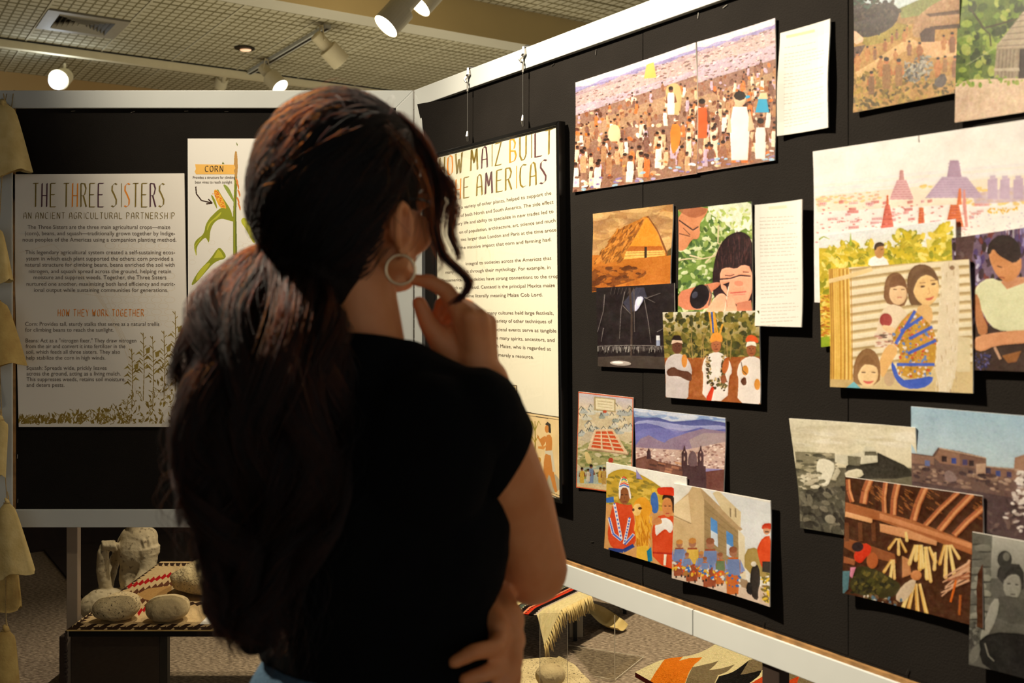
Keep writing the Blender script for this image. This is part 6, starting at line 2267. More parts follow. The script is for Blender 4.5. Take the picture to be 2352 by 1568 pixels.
for k in range(4):
    limb(b, [sp(237 + k * 8, 1244, -0.062), sp(239 + k * 8, 1254, -0.075), sp(243 + k * 8, 1263, -0.070)], [0.0080, 0.0078, 0.006], 10)
limb(b, [sp(234, 1256, -0.06), sp(229, 1270, -0.07)], [0.009, 0.006], 10)
limb(b, [sp(305, 1392, 0.0), sp(232, 1385, -0.05)], [0.066, 0.058])   # knee
limb(b, [sp(228, 1386, -0.05), sp(215, 1392, -0.06)], [0.058, 0.050])
limb(b, [sp(310, 1395, 0.0), sp(370, 1398, -0.05)], [0.065, 0.055])
limb(b, [sp(235, 1402, -0.09), sp(310, 1410, -0.13), sp(350, 1408, -0.12)], [0.042, 0.04, 0.035])
for k in range(5):                       # sleeve folds running over the shoulder
    t = math.radians(200 + k * 34)
    d_ = Vector((math.cos(t), math.sin(t), 0))
    limb(b, [sp(334, 1222, 0.0) + d_ * 0.022, sp(338, 1236, 0.0) + d_ * 0.034, sp(341, 1252, -0.005) + d_ * 0.035], [0.004, 0.0062, 0.004], 8)
for k in range(3):
    limb(b, [sp(292 + k * 5, 1330, -0.040), sp(286 + k * 5, 1372, -0.07)], [0.005, 0.004], 8)
bm = remesh(b, 0.0042, 3)
jitter(bm, 0.0016, 40, 1.0)
zmin = min(v.co.z for v in bm.verts)
from_bm(bm, 'figure', M['statue'], ST)
b = MB()
b.box((sp(182, 1400).x, SY - 0.17, 0.0), (sp(352, 1400).x, SY + 0.16, zmin + 0.012))
b.build('plinth', M['dark_wall'], ST, bevel=0.004)

# ------------------------------------------------------------------ garland of corn husks on a string at the near edge of the left panel
GY = 2.935
def husk_bundle(px, top, bot, w_top, w_bot, skew, m, label, seed, y=GY):
    """a tied corn husk: pinched at the knot, flaring like a skirt"""
    rnd = random.Random(seed)
    kn = at(px, top, y)
    t = root('corn_husk', kn, label, 'corn husk', 'corn husks strung on twine')
    H = (bot - top) * y / FPX
    wt, wb = w_top * y / FPX / 2, w_bot * y / FPX / 2
    sk = skew * y / FPX
    b = MB()
    ph = rnd.uniform(0, 6)
    NU, NV = 28, 12

    def f(u, v):
        a = 2 * math.pi * u
        s = v ** 0.75
        w = wt * (0.30 + 0.70 * min(1.0, v / 0.10) ** 0.6) + (wb - wt) * s
        ruffle = 1 + 0.10 * math.sin(5 * a + ph) * s + 0.05 * math.sin(11 * a + ph * 2) * s
        z = -H * v * (1 + 0.035 * math.sin(3 * a + ph) * s - 0.05 * math.cos(a) * s)
        return kn + Vector((math.cos(a) * w * ruffle + sk * v, math.sin(a) * w * 0.30 * ruffle - 0.004, z))
    b.grid(f, NU, NV)
    # inner faces so that the mouth has thickness
    def g(u, v):
        p = f(1 - u, v)
        c = kn + Vector((sk * v, -0.004, p.z - kn.z))
        return c + (p - c) * 0.94
    b.grid(g, NU, NV)
    b.build('leaf', m, t, smooth=True)
    b = MB()
    b.tube([f(i / 12, 0.012) for i in range(13)], 0.0014, 6)
    b.tube([kn + Vector((0, 0, 0.03)), kn + Vector((0.003, 0, 0.012)), kn], [0.0012, 0.002, 0.003], 6)
    b.build('knot', M['twine'], t, smooth=True)
    b = MB()
    b.tube([kn + Vector((-0.006, 0, 0.010)), kn + Vector((0, -0.003, 0.004)), kn + Vector((0.006, 0, -0.012))], [wt * .2, wt * .34, wt * .3], 8)
    b.build('gathered_top', m, t, smooth=True)
    return t


husk_bundle(8, 238, 400, 44, 110, 8, M['husk'], 'largest pale husk, topmost on the string', 1)
husk_bundle(-8, 522, 650, 26, 66, 4, M['husk'], 'short pale husk second down the string', 2, GY - 0.01)
husk_bundle(-8, 688, 842, 40, 120, 6, M['husk_dark'], 'yellow wrinkled husk beside the squash paragraph', 3, GY - 0.02)
husk_bundle(0, 962, 1098, 44, 34, -4, M['husk'], 'narrow pale husk above the bottom rail', 4, GY - 0.005)
husk_bundle(17, 1152, 1318, 26, 84, 24, M['husk'], 'pale flared husk crossing the bottom rail corner', 5, GY - 0.03)
husk_bundle(8, 1258, 1402, 60, 76, 4, M['husk_dark'], 'dull husk hanging behind the flared one', 6, GY + 0.02)
husk_bundle(14, 1444, 1620, 40, 74, -2, M['husk_dark'], 'brown-topped husk at the bottom of the string', 7, GY - 0.02)
b = MB()
tp = at(13, 222, GY + 0.02)
b.tube([Vector((tp.x - 0.004, 2.97, PZ1 - 0.012)), at(11, 236, GY), at(6, 380, GY), at(-2, 520, GY + 0.004), at(-6, 690, GY), at(4, 960, GY), at(16, 1152, GY), at(13, 1300, GY), at(14, 1445, GY), at(14, 1640, GY)], 0.0012, 6)
b.tube([Vector((tp.x + 0.012, 2.976, PZ1 - 0.010)), Vector((tp.x + 0.010, 2.97, PZ1 - 0.05)), at(14, 238, GY)], 0.0012, 6)
b.tube([Vector((tp.x + 0.012, 2.979, PZ1 - 0.010)), Vector((tp.x + 0.010, 2.985, PZ1 + 0.002)), Vector((tp.x + 0.006, 3.0, PZ1 + 0.002))], 0.0014, 6)
b.build('twine', M['twine'], smooth=True, label='thin brown twine the corn husks hang from', cat='string')

# ------------------------------------------------------------------ things on the floor behind the right panel
# fringed blanket over a low table; its fringed edge runs away from the viewer to the right
BZ = 0.215
def bz_px(px, py):
    return at(px, py, (EYE - BZ) * FPX / (py - PPY))
P2, P1 = bz_px(1263, 1412), bz_px(1357, 1366)
e1 = (P1 - P2); e1.z = 0
L1 = e1.length + 0.01
e1.normalize()
e2 = Vector((-e1.y, e1.x, 0))           # to the left, across the stripes
def bt(a, c, z):
    return Vector((P2.x, P2.y, 0)) + e1 * a + e2 * c + Vector((0, 0, z))
BT = root('low_table', bt(0.4, 0.25, 0), 'low table with a grey metal leg under the fringed blanket', 'table')
BLN, BWD = 0.85, 0.50
b = MB()
b.box((0.12, 0.08, BZ - 0.03), (BLN, BWD, BZ - 0.010), 0, fn=bt)
b.build('table_top', M['dark_wall'], BT)
for da, dc in ((0.368, 0.10), (0.07, BWD - 0.04), (BLN - 0.04, 0.10), (BLN - 0.04, BWD - 0.04)):
    p = bt(da, dc, 0)
    b = MB()
    b.box((p.x - 0.028, p.y - 0.012, 0.014), (p.x + 0.028, p.y + 0.012, BZ - 0.03))
    b.build('leg', M['vent'], BT, bevel=0.003)
    b = MB()
    b.box((p.x - 0.012, p.y - 0.018, 0.0), (p.x + 0.004, p.y - 0.0125, BZ - 0.03))
    b.build('leg_channel', M['black'], BT)
C = Canvas('fringed_blanket', [(0, 0), (520, 0), (520, 360), (0, 360)], 520, 360, (0, 0, 1), (236, 216, 158))
C.noise(8, 5)
def vstripe(c0, c1, col):
    x0, x1 = c0 / BWD * 520, c1 / BWD * 520
    C.a[:, int(x0):int(x1)] = np.array(col, np.float32)
for c0, c1, col in [(.060, .074, (206, 186, 166)), (.074, .098, (24, 18, 18)), (.098, .118, (224, 66, 36)), (.118, .126, (240, 150, 110)), (.126, .146, (26, 20, 18)), (.146, .164, (84, 96, 86)), (.164, .170, (30, 26, 22))]:
    vstripe(c0, c1, col)
for k in range(60):
    for c0, col in ((.070, (24, 18, 18)), (.112, (40, 20, 18)), (.143, (206, 190, 150))):
        C.a[k * 6:k * 6 + 3, int(c0 / BWD * 520):int((c0 + .006) / BWD * 520)] = col
C.noise(8, 3)
BK = root('fringed_blanket', bt(0.4, 0.25, BZ - 0.006), 'cream fringed blanket with red and black stripes over the low table', 'blanket')
b = MB()
def drape(u, v):
    c, a = BWD * u, BLN * (1 - v)
    z = BZ + 0.003 * math.sin(c * 40) * v
    d = max(0.0, 1 - math.hypot(c / 0.055, a / 0.085))
    e = max(0.0, 1 - a / 0.05) * 0.012
    return bt(a - 0.02 * d, c + 0.012 * d, z - 0.10 * d ** 0.9 - e)
b.grid(lambda u, v: drape(1 - u, v), 60, 60)
for k_ in list(b.uv): b.uv[k_] = (1 - b.uv[k_][0], b.uv[k_][1])
b.grid(lambda u, v: drape(u, v) + Vector((0, 0, -0.004)), 60, 60)
b.build('cloth', C.material(0.95, 0.05, 0.9, bump=0.4, bscale=400), BK, smooth=True)
b = MB()
rr = random.Random(4)
for k in range(44):
    a = (L1 - 0.01) * k / 43
    p = drape(0.0, 1 - min(a, BLN) / BLN)
    L = rr.uniform(0.035, 0.065)
    for j in range(3):
        dx = Vector((rr.uniform(-.002, .010), rr.uniform(-.010, .004), 0))
        b.tube([p, p + dx * .6 + Vector((0.003, -0.004, -L * .35)), p + dx * 1.6 + Vector((0.004, -0.004, -L))], [0.0030, 0.0024, 0.001], 5)
b.build('fringe', M['husk'], BK, kind='stuff', smooth=True)

# dry husk on the carpet
b = MB()
h0, h1 = on_floor(1345, 1412, 0.03), on_floor(1436, 1452, 0.0)
hd = (h1 - h0)
hs = Vector((-hd.y, hd.x, 0)).normalized()
def hk(u, v):
    w = 0.012 + 0.052 * math.sin(math.pi * min(1, 0.06 + u * .82)) ** .8
    c = h0 + hd * u
    s = (v - .5) * 2
    z = 0.006 + 0.035 * (1 - u) ** 2 * 1.2 + 0.028 * s * s * (1 - .4 * u) + 0.012 * math.sin(u * 7 + 1) * .5
    return Vector((c.x, c.y, 0)) + hs * (w * s + 0.02 * math.sin(u * 4)) + Vector((0, 0, max(z, 0.002)))
b.grid(hk, 24, 12)
b.grid(lambda u, v: hk(1 - u, v) + Vector((0, 0, -0.0015)), 24, 12)
b.build('corn_husk', M['husk'], smooth=True, label='single dry corn husk curled on the carpet', cat='corn husk')

# acrylic risers
def acrylic_plate(name, corners, thick, parent):
    b = MB()
    b.prism(corners, thick)
    return b.build(name, M['acrylic'], parent)
M['acrylic_edge'] = mat('acrylic_edge', (226, 216, 190), 0.25, spec=0.5, var=0.05)
AF = [on_floor(1305, 1486), on_floor(1478, 1513), on_floor(1412, 1566), on_floor(1365, 1558)]
AF = [Vector((p.x, p.y, 0.004)) for p in AF]
AR = root('acrylic_riser', sum(AF, Vector()) / 4, 'clear acrylic stand on the carpet in front of the low table', 'display stand')
acrylic_plate('foot_plate', AF, (0, 0, 0.005), AR)
b = MB()
for a, c in ((0, 1), (1, 2), (2, 3)):
    b.tube([AF[a] + Vector((0, 0, 0.005)), AF[c] + Vector((0, 0, 0.005))], 0.0009, 5)
b.build('polished_edge', M['acrylic_edge'], AR)
b = MB()
p = AF[2]
b.box((p.x - 0.0016, p.y - 0.0016, 0.009), (p.x + 0.0016, p.y + 0.0016, 0.245))
b.build('upright_edge', M['acrylic_edge'], AR)
up_h = 0.45
q0, q1 = at(1240, 1415, 3.02), at(1304, 1415, 3.02)
q0.z = q1.z = 0.0
AS = root('acrylic_plate', (q0 + q1) / 2, 'tall clear acrylic plate standing in front of the big grinding slab', 'display stand')
acrylic_plate('upright_plate', [q0, q1, q1 + Vector((0, 0, up_h)), q0 + Vector((0, 0, up_h))], (0, 0.006, 0), AS)
acrylic_plate('foot_plate', [q0 + Vector((0, 0.006, 0)), q1 + Vector((0, 0.006, 0)), q1 + Vector((0, 0.07, 0)), q0 + Vector((0, 0.07, 0))], (0, 0, 0.004), AS)
for p in (q0, q1):
    b = MB()
    b.tube([p + Vector((0, -0.001, 0)), p + Vector((0, -0.001, up_h))], 0.0007, 5)
    b.build('polished_edge', M['acrylic_edge'], AS)

# big pitted metate with a round stone at the lower edge
slab_stone('metate', (0.085, 3.36, 0.0), 0.185, 0.20, 0.15, 0.02, 0.30, M['metate'], 'big pitted grinding slab on the carpet behind the acrylic plate', 9.0, legs=False)
pebble('grinding_stone', (0.125, 3.27, 0.170), (0.050, 0.042, 0.034), 0.4, M['stone_b'], 'round brownish stone on the big pitted grinding slab', 11.0, 0, 0.003)

# orange zigzag rug draped over a low block
rz = 0.16
ra = at(1468, 1540, (EYE - rz) * FPX / (1540 - PPY))
rb_ = at(1652, 1476, (EYE - rz) * FPX / (1476 - PPY))
ed = (rb_ - ra); ed.z = 0
EL = ed.length
ed.normalize()
en = Vector((ed.y, -ed.x, 0))      # towards the viewer / right
if en.y > 0: en = -en
RW2 = 0.75
def orug(u, v):
    a = EL * 1.35 * u
    c = RW2 * v
    z = rz - 0.10 * max(0, v - 0.55) ** 1.2 * 1.6 + 0.010 * math.sin(u * 9 + v * 4)
    drop = max(0, 0.10 - u) / 0.10
    z -= 0.035 * drop * math.sin(min(1, v * 1.4) * math.pi)
    return Vector((ra.x, ra.y, 0)) + ed * (a - 0.02 * drop) + en * c + Vector((0, 0, max(0.02, z)))
oq = [zq(*(Vector((ra.x, ra.y, rz)) + ed * a + en * c)) for a, c in ((0, 0), (EL * 1.35, 0), (EL * 1.35, RW2), (0, RW2))]
C = Canvas('orange_rug', oq, 560, 520, (1440, 1400, 3.92), (232, 214, 160))
OR1, GY1, BK1, CRM = (228, 120, 22), (128, 110, 78), (24, 20, 16), (236, 220, 170)
C.poly([(240, 610), (340, 470), (430, 390), (525, 378), (470, 468), (560, 420), (680, 400), (610, 480), (560, 580), (500, 760), (200, 760)], OR1)
C.poly([(500, 760), (590, 520), (700, 470), (825, 435), (740, 525), (850, 500), (970, 475), (900, 530), (820, 570), (760, 760)], GY1)
C.poly([(760, 760), (830, 580), (960, 530), (1100, 460), (1090, 510), (1020, 560), (1215, 545), (1190, 580), (1090, 640), (1060, 760)], BK1)
C.poly([(1020, 560), (1100, 460), (1300, 440), (1400, 520), (1215, 545)], GY1)
C.poly([(1060, 760), (1100, 640), (1220, 590), (1330, 560), (1300, 640), (1260, 760)], (206, 70, 24))
C.poly([(1260, 760), (1330, 600), (1500, 540), (1700, 600), (1700, 760)], GY1)
C.poly([(1380, 700), (1450, 650), (1555, 620), (1520, 700)], (206, 70, 24))
C.noise(14, 3)
OG = root('zigzag_rug', Vector((ra.x, ra.y, 0)) + ed * (EL * .6) + en * .3, 'thick orange black and cream zigzag rug half hidden under the photo panel', 'rug')
b = MB()
b.grid(orug, 40, 40)
b.build('pile', C.material(0.95, 0.05, 0.95, bump=1.0, bscale=260), OG, smooth=True, fix=False)
M['rug_back'] = mat('rug_back', (92, 20, 16), 0.95, var=0.2)
b = MB()
b.grid(lambda u, v: orug(1 - u, v) + Vector((0, 0, -0.016)), 40, 40)
n0 = len(b.v)
b.build('backing', M['rug_back'], OG, smooth=True, fix=False)
b = MB()
b.grid(lambda u, v: orug(0.0, u) + Vector((0, 0, -0.016 * v)), 40, 1)
b.grid(lambda u, v: orug(1 - u, 0.0) + Vector((0, 0, -0.016 * v)), 40, 1)
b.build('bound_edge', M['rug_back'], OG, fix=False)
b = MB()
def ob(a, c, z):
    return Vector((ra.x, ra.y, 0)) + ed * a + en * c + Vector((0, 0, z))
b.box((0.06, 0.04, 0.0), (EL * 1.3, 0.40, rz - 0.03), 0, fn=ob)
b.build('support_block', M['dark_wall'], label='dark block the orange zigzag rug is draped over', cat='block')
# ------------------------------------------------------------------ the visitor, seen from behind
M['skin'] = mat('skin', (212, 134, 80), 0.5, spec=0.35, rgb2=(220, 146, 94), scale=30, bump=0.06, bscale=500, sss=0.25)
M['tee'] = mat('black_cotton', (9, 9, 9), 0.95, spec=0.12, var=0.1, scale=40, bump=0.15, bscale=700)
M['jeans'] = mat('denim', (62, 84, 104), 0.9, spec=0.1, rgb2=(84, 108, 126), scale=300, bump=0.3, bscale=900)
M['hair'] = mat('hair_mass', (22, 14, 9), 0.8, spec=0.15, var=0.3, scale=60, bump=0.5, bscale=260)
M['gold'] = mat('pale_metal', (226, 200, 160), 0.3, metal=0.9, var=0.03)
M['shoe'] = mat('shoe', (30, 28, 26), 0.6)
M['nail'] = mat('nail', (226, 160, 130), 0.3)

PERSON = root('person', (-0.16, 1.17, 0.0), 'woman seen from behind with long dark ponytail and black t-shirt, hand at her chin', 'person')
BYAW = math.radians(20)
bf = Vector((math.sin(BYAW), math.cos(BYAW), 0))
br = Vector((math.cos(BYAW), -math.sin(BYAW), 0))
UPV = Vector((0, 0, 1))
bax = (br, bf, UPV)
HYAW = math.radians(36)
hf = Vector((math.sin(HYAW), math.cos(HYAW), -0.04)).normalized()
hr = Vector((math.cos(HYAW), -math.sin(HYAW), 0))
hu = hr.cross(hf).normalized()
hax = (hr, hf, hu)
HC = at(806, 470, 1.17)                # skull centre
SPX, SPY = -0.162, 1.155

JR = Vector((-0.044, 1.105, 1.252))
JL = Vector((-0.300, 1.205, 1.252))
ELR = at(1222, 1305, 1.22)
WRR = at(1118, 872, 1.205)
ELL = at(705, 1330, 1.36)
WRL = at(1085, 1330, 1.235)


def torso(mb, g=0.0):
    ellipsoid(mb, (SPX + 0.004, 1.17, 0.87), (0.165 + g, 0.112 + g, 0.15 + g), bax)
    ellipsoid(mb, (SPX + 0.004, 1.165, 1.0), (0.138 + g, 0.090 + g, 0.15 + g), bax)
    ellipsoid(mb, (SPX + 0.004, 1.16, 1.13), (0.152 + g, 0.100 + g, 0.16 + g), bax)
    ellipsoid(mb, (SPX, 1.155, 1.225), (0.140 + g, 0.088 + g, 0.085 + g), bax)
    # bust, on the far side
    for s in (-1, 1):
        ellipsoid(mb, Vector((SPX, 1.155, 1.165)) + bf * 0.085 + br * s * 0.07, (0.06 + g, 0.05 + g, 0.06 + g), bax)
        J = JR if s > 0 else JL
        limb(mb, [Vector((SPX, 1.145, 1.298)) + br * s * 0.03, J + Vector((0, 0, 0.002))], [0.040 + g, 0.040 + g])
        ellipsoid(mb, Vector((SPX, 1.15, 1.22)) + br * s * 0.085 - bf * 0.045, (0.07 + g, 0.045 + g, 0.08 + g), bax)
    limb(mb, [JL, JR], [0.050 + g, 0.050 + g])


def arm_r(mb, g=0.0):
    mid = JR.lerp(ELR, 0.5) + Vector((0.008, -0.006, 0))
    limb(mb, [JR, mid, ELR], [0.053 + g, 0.047 + g, 0.044 + g], 20)


def finger(mb, pts, r):
    limb(mb, pts, r, 12)


body = MB()
torso(body)
arm_r(body)
# neck and head
limb(body, [Vector((SPX - 0.004, 1.15, 1.30)), HC + Vector((0.004, -0.01, -0.075))], [0.049, 0.045], 20)
ellipsoid(body, HC - hf * 0.008 + hu * 0.012, (0.073, 0.092, 0.098), hax)
ellipsoid(body, HC + hf * 0.035 - hu * 0.028, (0.062, 0.058, 0.072), hax)      # face
limb(body, [HC + hf * 0.080 - hu * 0.080, HC + hf * 0.012 - hu * 0.062 + hr * 0.052], [0.020, 0.024])    # jaw right
limb(body, [HC + hf * 0.080 - hu * 0.080, HC + hf * 0.012 - hu * 0.062 - hr * 0.052], [0.020, 0.024])
ellipsoid(body, HC + hf * 0.088 - hu * 0.080, (0.022, 0.018, 0.018), hax)      # chin
for s in (-1, 1):
    ellipsoid(body, HC + hf * 0.062 + hr * s * 0.040 - hu * 0.030, (0.026, 0.026, 0.026), hax)   # cheekbone
    ellipsoid(body, HC + hf * 0.080 + hr * s * 0.030 + hu * 0.012, (0.026, 0.014, 0.010), hax)   # brow
    ellipsoid(body, HC + hf * 0.070 + hr * s * 0.031 - hu * 0.006, (0.013, 0.013, 0.012), hax)   # eye
    # ear: rim, bowl, lobe
    ec = HC + hr * s * 0.080 - hf * 0.004 - hu * 0.030
    pts = []
    for k in range(12):
        t = math.radians(-140 + 290 * k / 11)
        pts.append(ec + hu * (0.025 * math.cos(t)) - hf * (0.0155 * math.sin(t)) + hr * s * (0.004 + 0.008 * max(0, math.sin(t))))
    limb(body, pts, [0.0052] * 12, 8)
    ellipsoid(body, ec - hr * s * 0.004, (0.005, 0.012, 0.021), hax)
    ellipsoid(body, ec - hu * 0.027 + hf * 0.006 + hr * s * 0.002, (0.005, 0.008, 0.010), hax)
limb(body, [HC + hf * 0.090 - hu * 0.002, HC + hf * 0.110 - hu * 0.034], [0.010, 0.013])             # nose
ellipsoid(body, HC + hf * 0.098 - hu * 0.038, (0.017, 0.010, 0.009), hax)
ellipsoid(body, HC + hf * 0.094 - hu * 0.056, (0.022, 0.010, 0.006), hax)                            # lips
ellipsoid(body, HC + hf * 0.092 - hu * 0.063, (0.020, 0.010, 0.007), hax)
# right forearm and hand at the chin
limb(body, [ELR, ELR.lerp(WRR, 0.35) + Vector((0.006, -0.004, 0)), WRR], [0.043, 0.040, 0.0265], 20)
HY = 1.195
def hp(x, y, d=0.0):
    """a point of the raised hand, read off the close-up of the photograph"""
    return at(900 + x / 4.357, 560 + y / 4.357, HY + d)
KN = [hp(690, 690, -0.012), hp(780, 735, -0.020), hp(885, 745, -0.012), hp(960, 790, 0.004)]
WRC = hp(880, 1330, 0.008)
for k, kn in enumerate(KN):
    limb(body, [WRC + (kn - KN[1]) * 0.30, kn.lerp(WRC, 0.45) + Vector((0, 0.004, 0)), kn], [0.018, 0.0165, 0.0118 if k else 0.013], 14)
limb(body, [hp(900, 1250, 0.012), hp(760, 980, 0.012)], [0.022, 0.018], 14)
limb(body, [WRR, WRC, hp(830, 1150, 0.006)], [0.0265, 0.0255, 0.024], 16)
# index finger towards the ring of the ear
finger(body, [KN[0], hp(545, 470, -0.004), hp(385, 378, -0.006), hp(235, 362, -0.004)], [0.0122, 0.0108, 0.0094, 0.0076])
# middle, ring, little finger curl inwards
finger(body, [KN[1], hp(640, 560, 0.030), hp(500, 600, 0.045), hp(462, 700, 0.036)], [0.0118, 0.0108, 0.0095, 0.0080])
finger(body, [KN[2], hp(740, 620, 0.045), hp(580, 690, 0.058), hp(470, 810, 0.046)], [0.0114, 0.0104, 0.0092, 0.0076])
finger(body, [KN[3], hp(830, 730, 0.052), hp(640, 800, 0.064), hp(470, 880, 0.054)], [0.0104, 0.0094, 0.0084, 0.0068])
# thumb leaves the side of the palm near its base
finger(body, [hp(700, 1190, 0.010), hp(520, 1010, 0.006), hp(360, 790, 0.004), hp(275, 590, 0.002)], [0.0205, 0.0165, 0.0118, 0.0090])
finger(body, [hp(520, 1010, 0.006), hp(640, 930, 0.010), hp(700, 800, 0.0)], [0.015, 0.015, 0.013])
# a fingertip glimpsed behind the thumb
# left arm crosses the belly; the hand holds the right side of the waist
limb(body, [JL, JL.lerp(ELL, 0.5), ELL], [0.052, 0.045, 0.042], 18)
limb(body, [ELL, ELL.lerp(WRL, 0.4), WRL], [0.041, 0.036, 0.0265], 18)
def lp(x, y, Y):
    return at(x, y, Y)
PALM = [lp(1125, 1372, 1.190), lp(1160, 1425, 1.135)]
limb(body, [WRL, PALM[0], PALM[1]], [0.0265, 0.026, 0.023], 16)
limb(body, [PALM[0], lp(1172, 1470, 1.118)], [0.022, 0.018], 14)
limb(body, [PALM[0], lp(1150, 1475, 1.105)], [0.022, 0.017], 14)
finger(body, [lp(1152, 1462, 1.100), lp(1134, 1488, 1.060), lp(1088, 1497, 1.040), lp(1044, 1520, 1.036)], [0.0112, 0.0098, 0.0090, 0.0072])
finger(body, [lp(1156, 1496, 1.100), lp(1142, 1538, 1.060), lp(1106, 1549, 1.045), lp(1068, 1560, 1.040)], [0.0108, 0.0096, 0.0088, 0.0072])
finger(body, [lp(1175, 1470, 1.110), lp(1176, 1520, 1.085), lp(1160, 1562, 1.066), lp(1132, 1600, 1.050)], [0.0140, 0.0128, 0.0118, 0.0090])
finger(body, [lp(1165, 1470, 1.112), lp(1178, 1545, 1.100), lp(1172, 1600, 1.090), lp(1150, 1640, 1.075)], [0.0130, 0.0110, 0.0100, 0.0080])
finger(body, [lp(1120, 1380, 1.165), lp(1126, 1410, 1.125), lp(1148, 1440, 1.100)], [0.0165, 0.0150, 0.0120])
# legs inside the jeans, standing on the floor
HIPS = [Vector((SPX, 1.17, 0.84)) + br * s * 0.085 for s in (-1, 1)]
FEET = []
for s, h in zip((-1, 1), HIPS):
    kn = Vector((h.x + br.x * s * 0.005, h.y + 0.015, 0.46))
    an = Vector((h.x + br.x * s * 0.01, h.y - 0.01, 0.085))
    FEET.append(an)
    limb(body, [h, h.lerp(kn, .5), kn], [0.085, 0.074, 0.054], 18)
    limb(body, [kn, kn.lerp(an, .35) - bf * 0.012, an], [0.053, 0.051, 0.034], 18)
    limb(body, [an, an + bf * 0.13 + Vector((0, 0, -0.055))], [0.034, 0.026], 14)
bm = remesh(body, 0.0034, 4, 0.5)
body_o = from_bm(bm, 'body', M['skin'], PERSON)

# ---- t-shirt: grown over torso and shoulders, trimmed at collar, sleeve and hem
def trim(bm, co, no, region=lambda c: True):
    """cuts along a plane and drops what lies on the side of the normal, inside the region only"""
    no = Vector(no).normalized()
    fs = [f for f in bm.faces if region(f.calc_center_median())]
    es = {e for f in fs for e in f.edges}
    vs = {v for f in fs for v in f.verts}
    bmesh.ops.bisect_plane(bm, geom=list(vs) + list(es) + fs, plane_co=co, plane_no=no, dist=1e-5)
    kill = [f for f in bm.faces if (f.calc_center_median() - Vector(co)).dot(no) > 0 and region(f.calc_center_median())]
    bmesh.ops.delete(bm, geom=kill, context='FACES')


def fold(bm):
    for v in bm.verts:
        w = mnoise.noise(Vector((v.co.x * 9 + v.co.z * 6, v.co.y * 6, v.co.z * 22)))
        v.co += v.normal * 0.0035 * w * max(0, min(1, (1.25 - v.co.z) * 4))


tee = MB()
torso(tee, 0.009)
limb(tee, [Vector((SPX, 1.15, 1.29)), Vector((SPX - 0.006, 1.152, 1.40))], [0.064, 0.054], 20)
bm = remesh(tee, 0.006, 6, 0.5)
jitter(bm, 0.004, 12, 3.3)
fold(bm)
NECK = Vector((SPX, 1.15, 1.332))
trim(bm, NECK + Vector((0, 0, 0.002)), (0.06, 0.30, 1), lambda c: (Vector((c.x, c.y, 0)) - Vector((NECK.x, NECK.y, 0))).length < 0.10)
trim(bm, (0, 0, 0.972), (0, 0, -1))
SLV = (at(1215, 1020, 1.08) + at(1105, 1195, 1.10)) / 2
dirn = Vector((175, 0, -110)).normalized()
for J, E, co, no in ((JR, ELR, SLV, (dirn.x, 0.25, dirn.z)), (JL, ELL, JL.lerp(ELL, 0.42), ELL - JL)):
    tee = MB()
    limb(tee, [J.lerp(Vector((SPX, 1.15, 1.26)), 0.4), J, J.lerp(E, 0.70)], [0.050, 0.058, 0.060], 20)
    b2 = remesh(tee, 0.006, 5, 0.5)
    jitter(b2, 0.003, 14, 1.3)
    trim(b2, co, no)
    m2 = bpy.data.meshes.new('tmp')
    b2.to_mesh(m2)
    b2.free()
    bm.from_mesh(m2)
    bpy.data.meshes.remove(m2)
bmesh.ops.recalc_face_normals(bm, faces=bm.faces)
shirt = from_bm(bm, 't_shirt', M['tee'], PERSON, label='plain black short sleeved t-shirt')
sol = shirt.modifiers.new('cloth', 'SOLIDIFY')
sol.thickness = 0.003
sol.offset = 1

# ---- jeans and shoes
jn = MB()
ellipsoid(jn, (SPX + 0.004, 1.17, 0.87), (0.176, 0.122, 0.16), bax)
ellipsoid(jn, (SPX + 0.002, 1.165, 0.985), (0.134, 0.096, 0.09), bax)
for s, h, an in zip((-1, 1), HIPS, FEET):
    kn = Vector((h.x, h.y + 0.015, 0.46))
    limb(jn, [h, h.lerp(kn, .5), kn, an + Vector((0, 0, 0.02))], [0.094, 0.084, 0.066, 0.056], 18)
bm = remesh(jn, 0.008, 5)
trim(bm, (0, 0, 1.004), (0, 0, 1))
trim(bm, (0, 0, 0.085), (0, 0, -1))
jeans = from_bm(bm, 'jeans', M['jeans'], PERSON, label='blue denim jeans')
sh = MB()
for s, an in zip((-1, 1), FEET):
    sh = MB()
    limb(sh, [an + Vector((0, 0, -0.02)) - bf * 0.02, an + Vector((0, 0, -0.045)) + bf * 0.07, an + Vector((0, 0, -0.055)) + bf * 0.15], [0.044, 0.040, 0.032], 16)
    bm = remesh(sh, 0.006, 4)
    trim(bm, (0, 0, 0.004), (0, 0, -1))
    from_bm(bm, 'shoe', M['shoe'], PERSON)

# ---- earrings, glasses, nails
for s in (-1, 1):
    lobe = HC + hr * s * 0.083 - hf * 0.002 - hu * 0.062
    b = MB()
    R_ = 0.0165
    b.tube([lobe + hu * (-R_ + R_ * math.cos(t)) + (hf * .8 + hr * .6 * s).normalized() * (R_ * math.sin(t)) for t in [2 * math.pi * k / 40 for k in range(41)]], 0.0017, 8)
    b.build('hoop_earring', M['gold'], PERSON, smooth=True, label='thin pale hoop earring')
b = MB()
for s in (-1, 1):
    lc = HC + hf * 0.098 + hr * s * 0.032 - hu * 0.006
    b.tube([lc + hr * (0.025 * math.cos(t)) + hu * (0.020 * math.sin(t)) - hf * (0.10 * (0.025 * math.cos(t)) * s) for t in [2 * math.pi * k / 28 for k in range(29)]], 0.0016, 6)
    b.tube([lc + hr * s * 0.025 + hu * 0.008, HC + hr * s * 0.078 + hf * 0.04 + hu * 0.006, HC + hr * s * 0.079 - hf * 0.004 + hu * 0.002], [0.0022, 0.002, 0.002], 6)
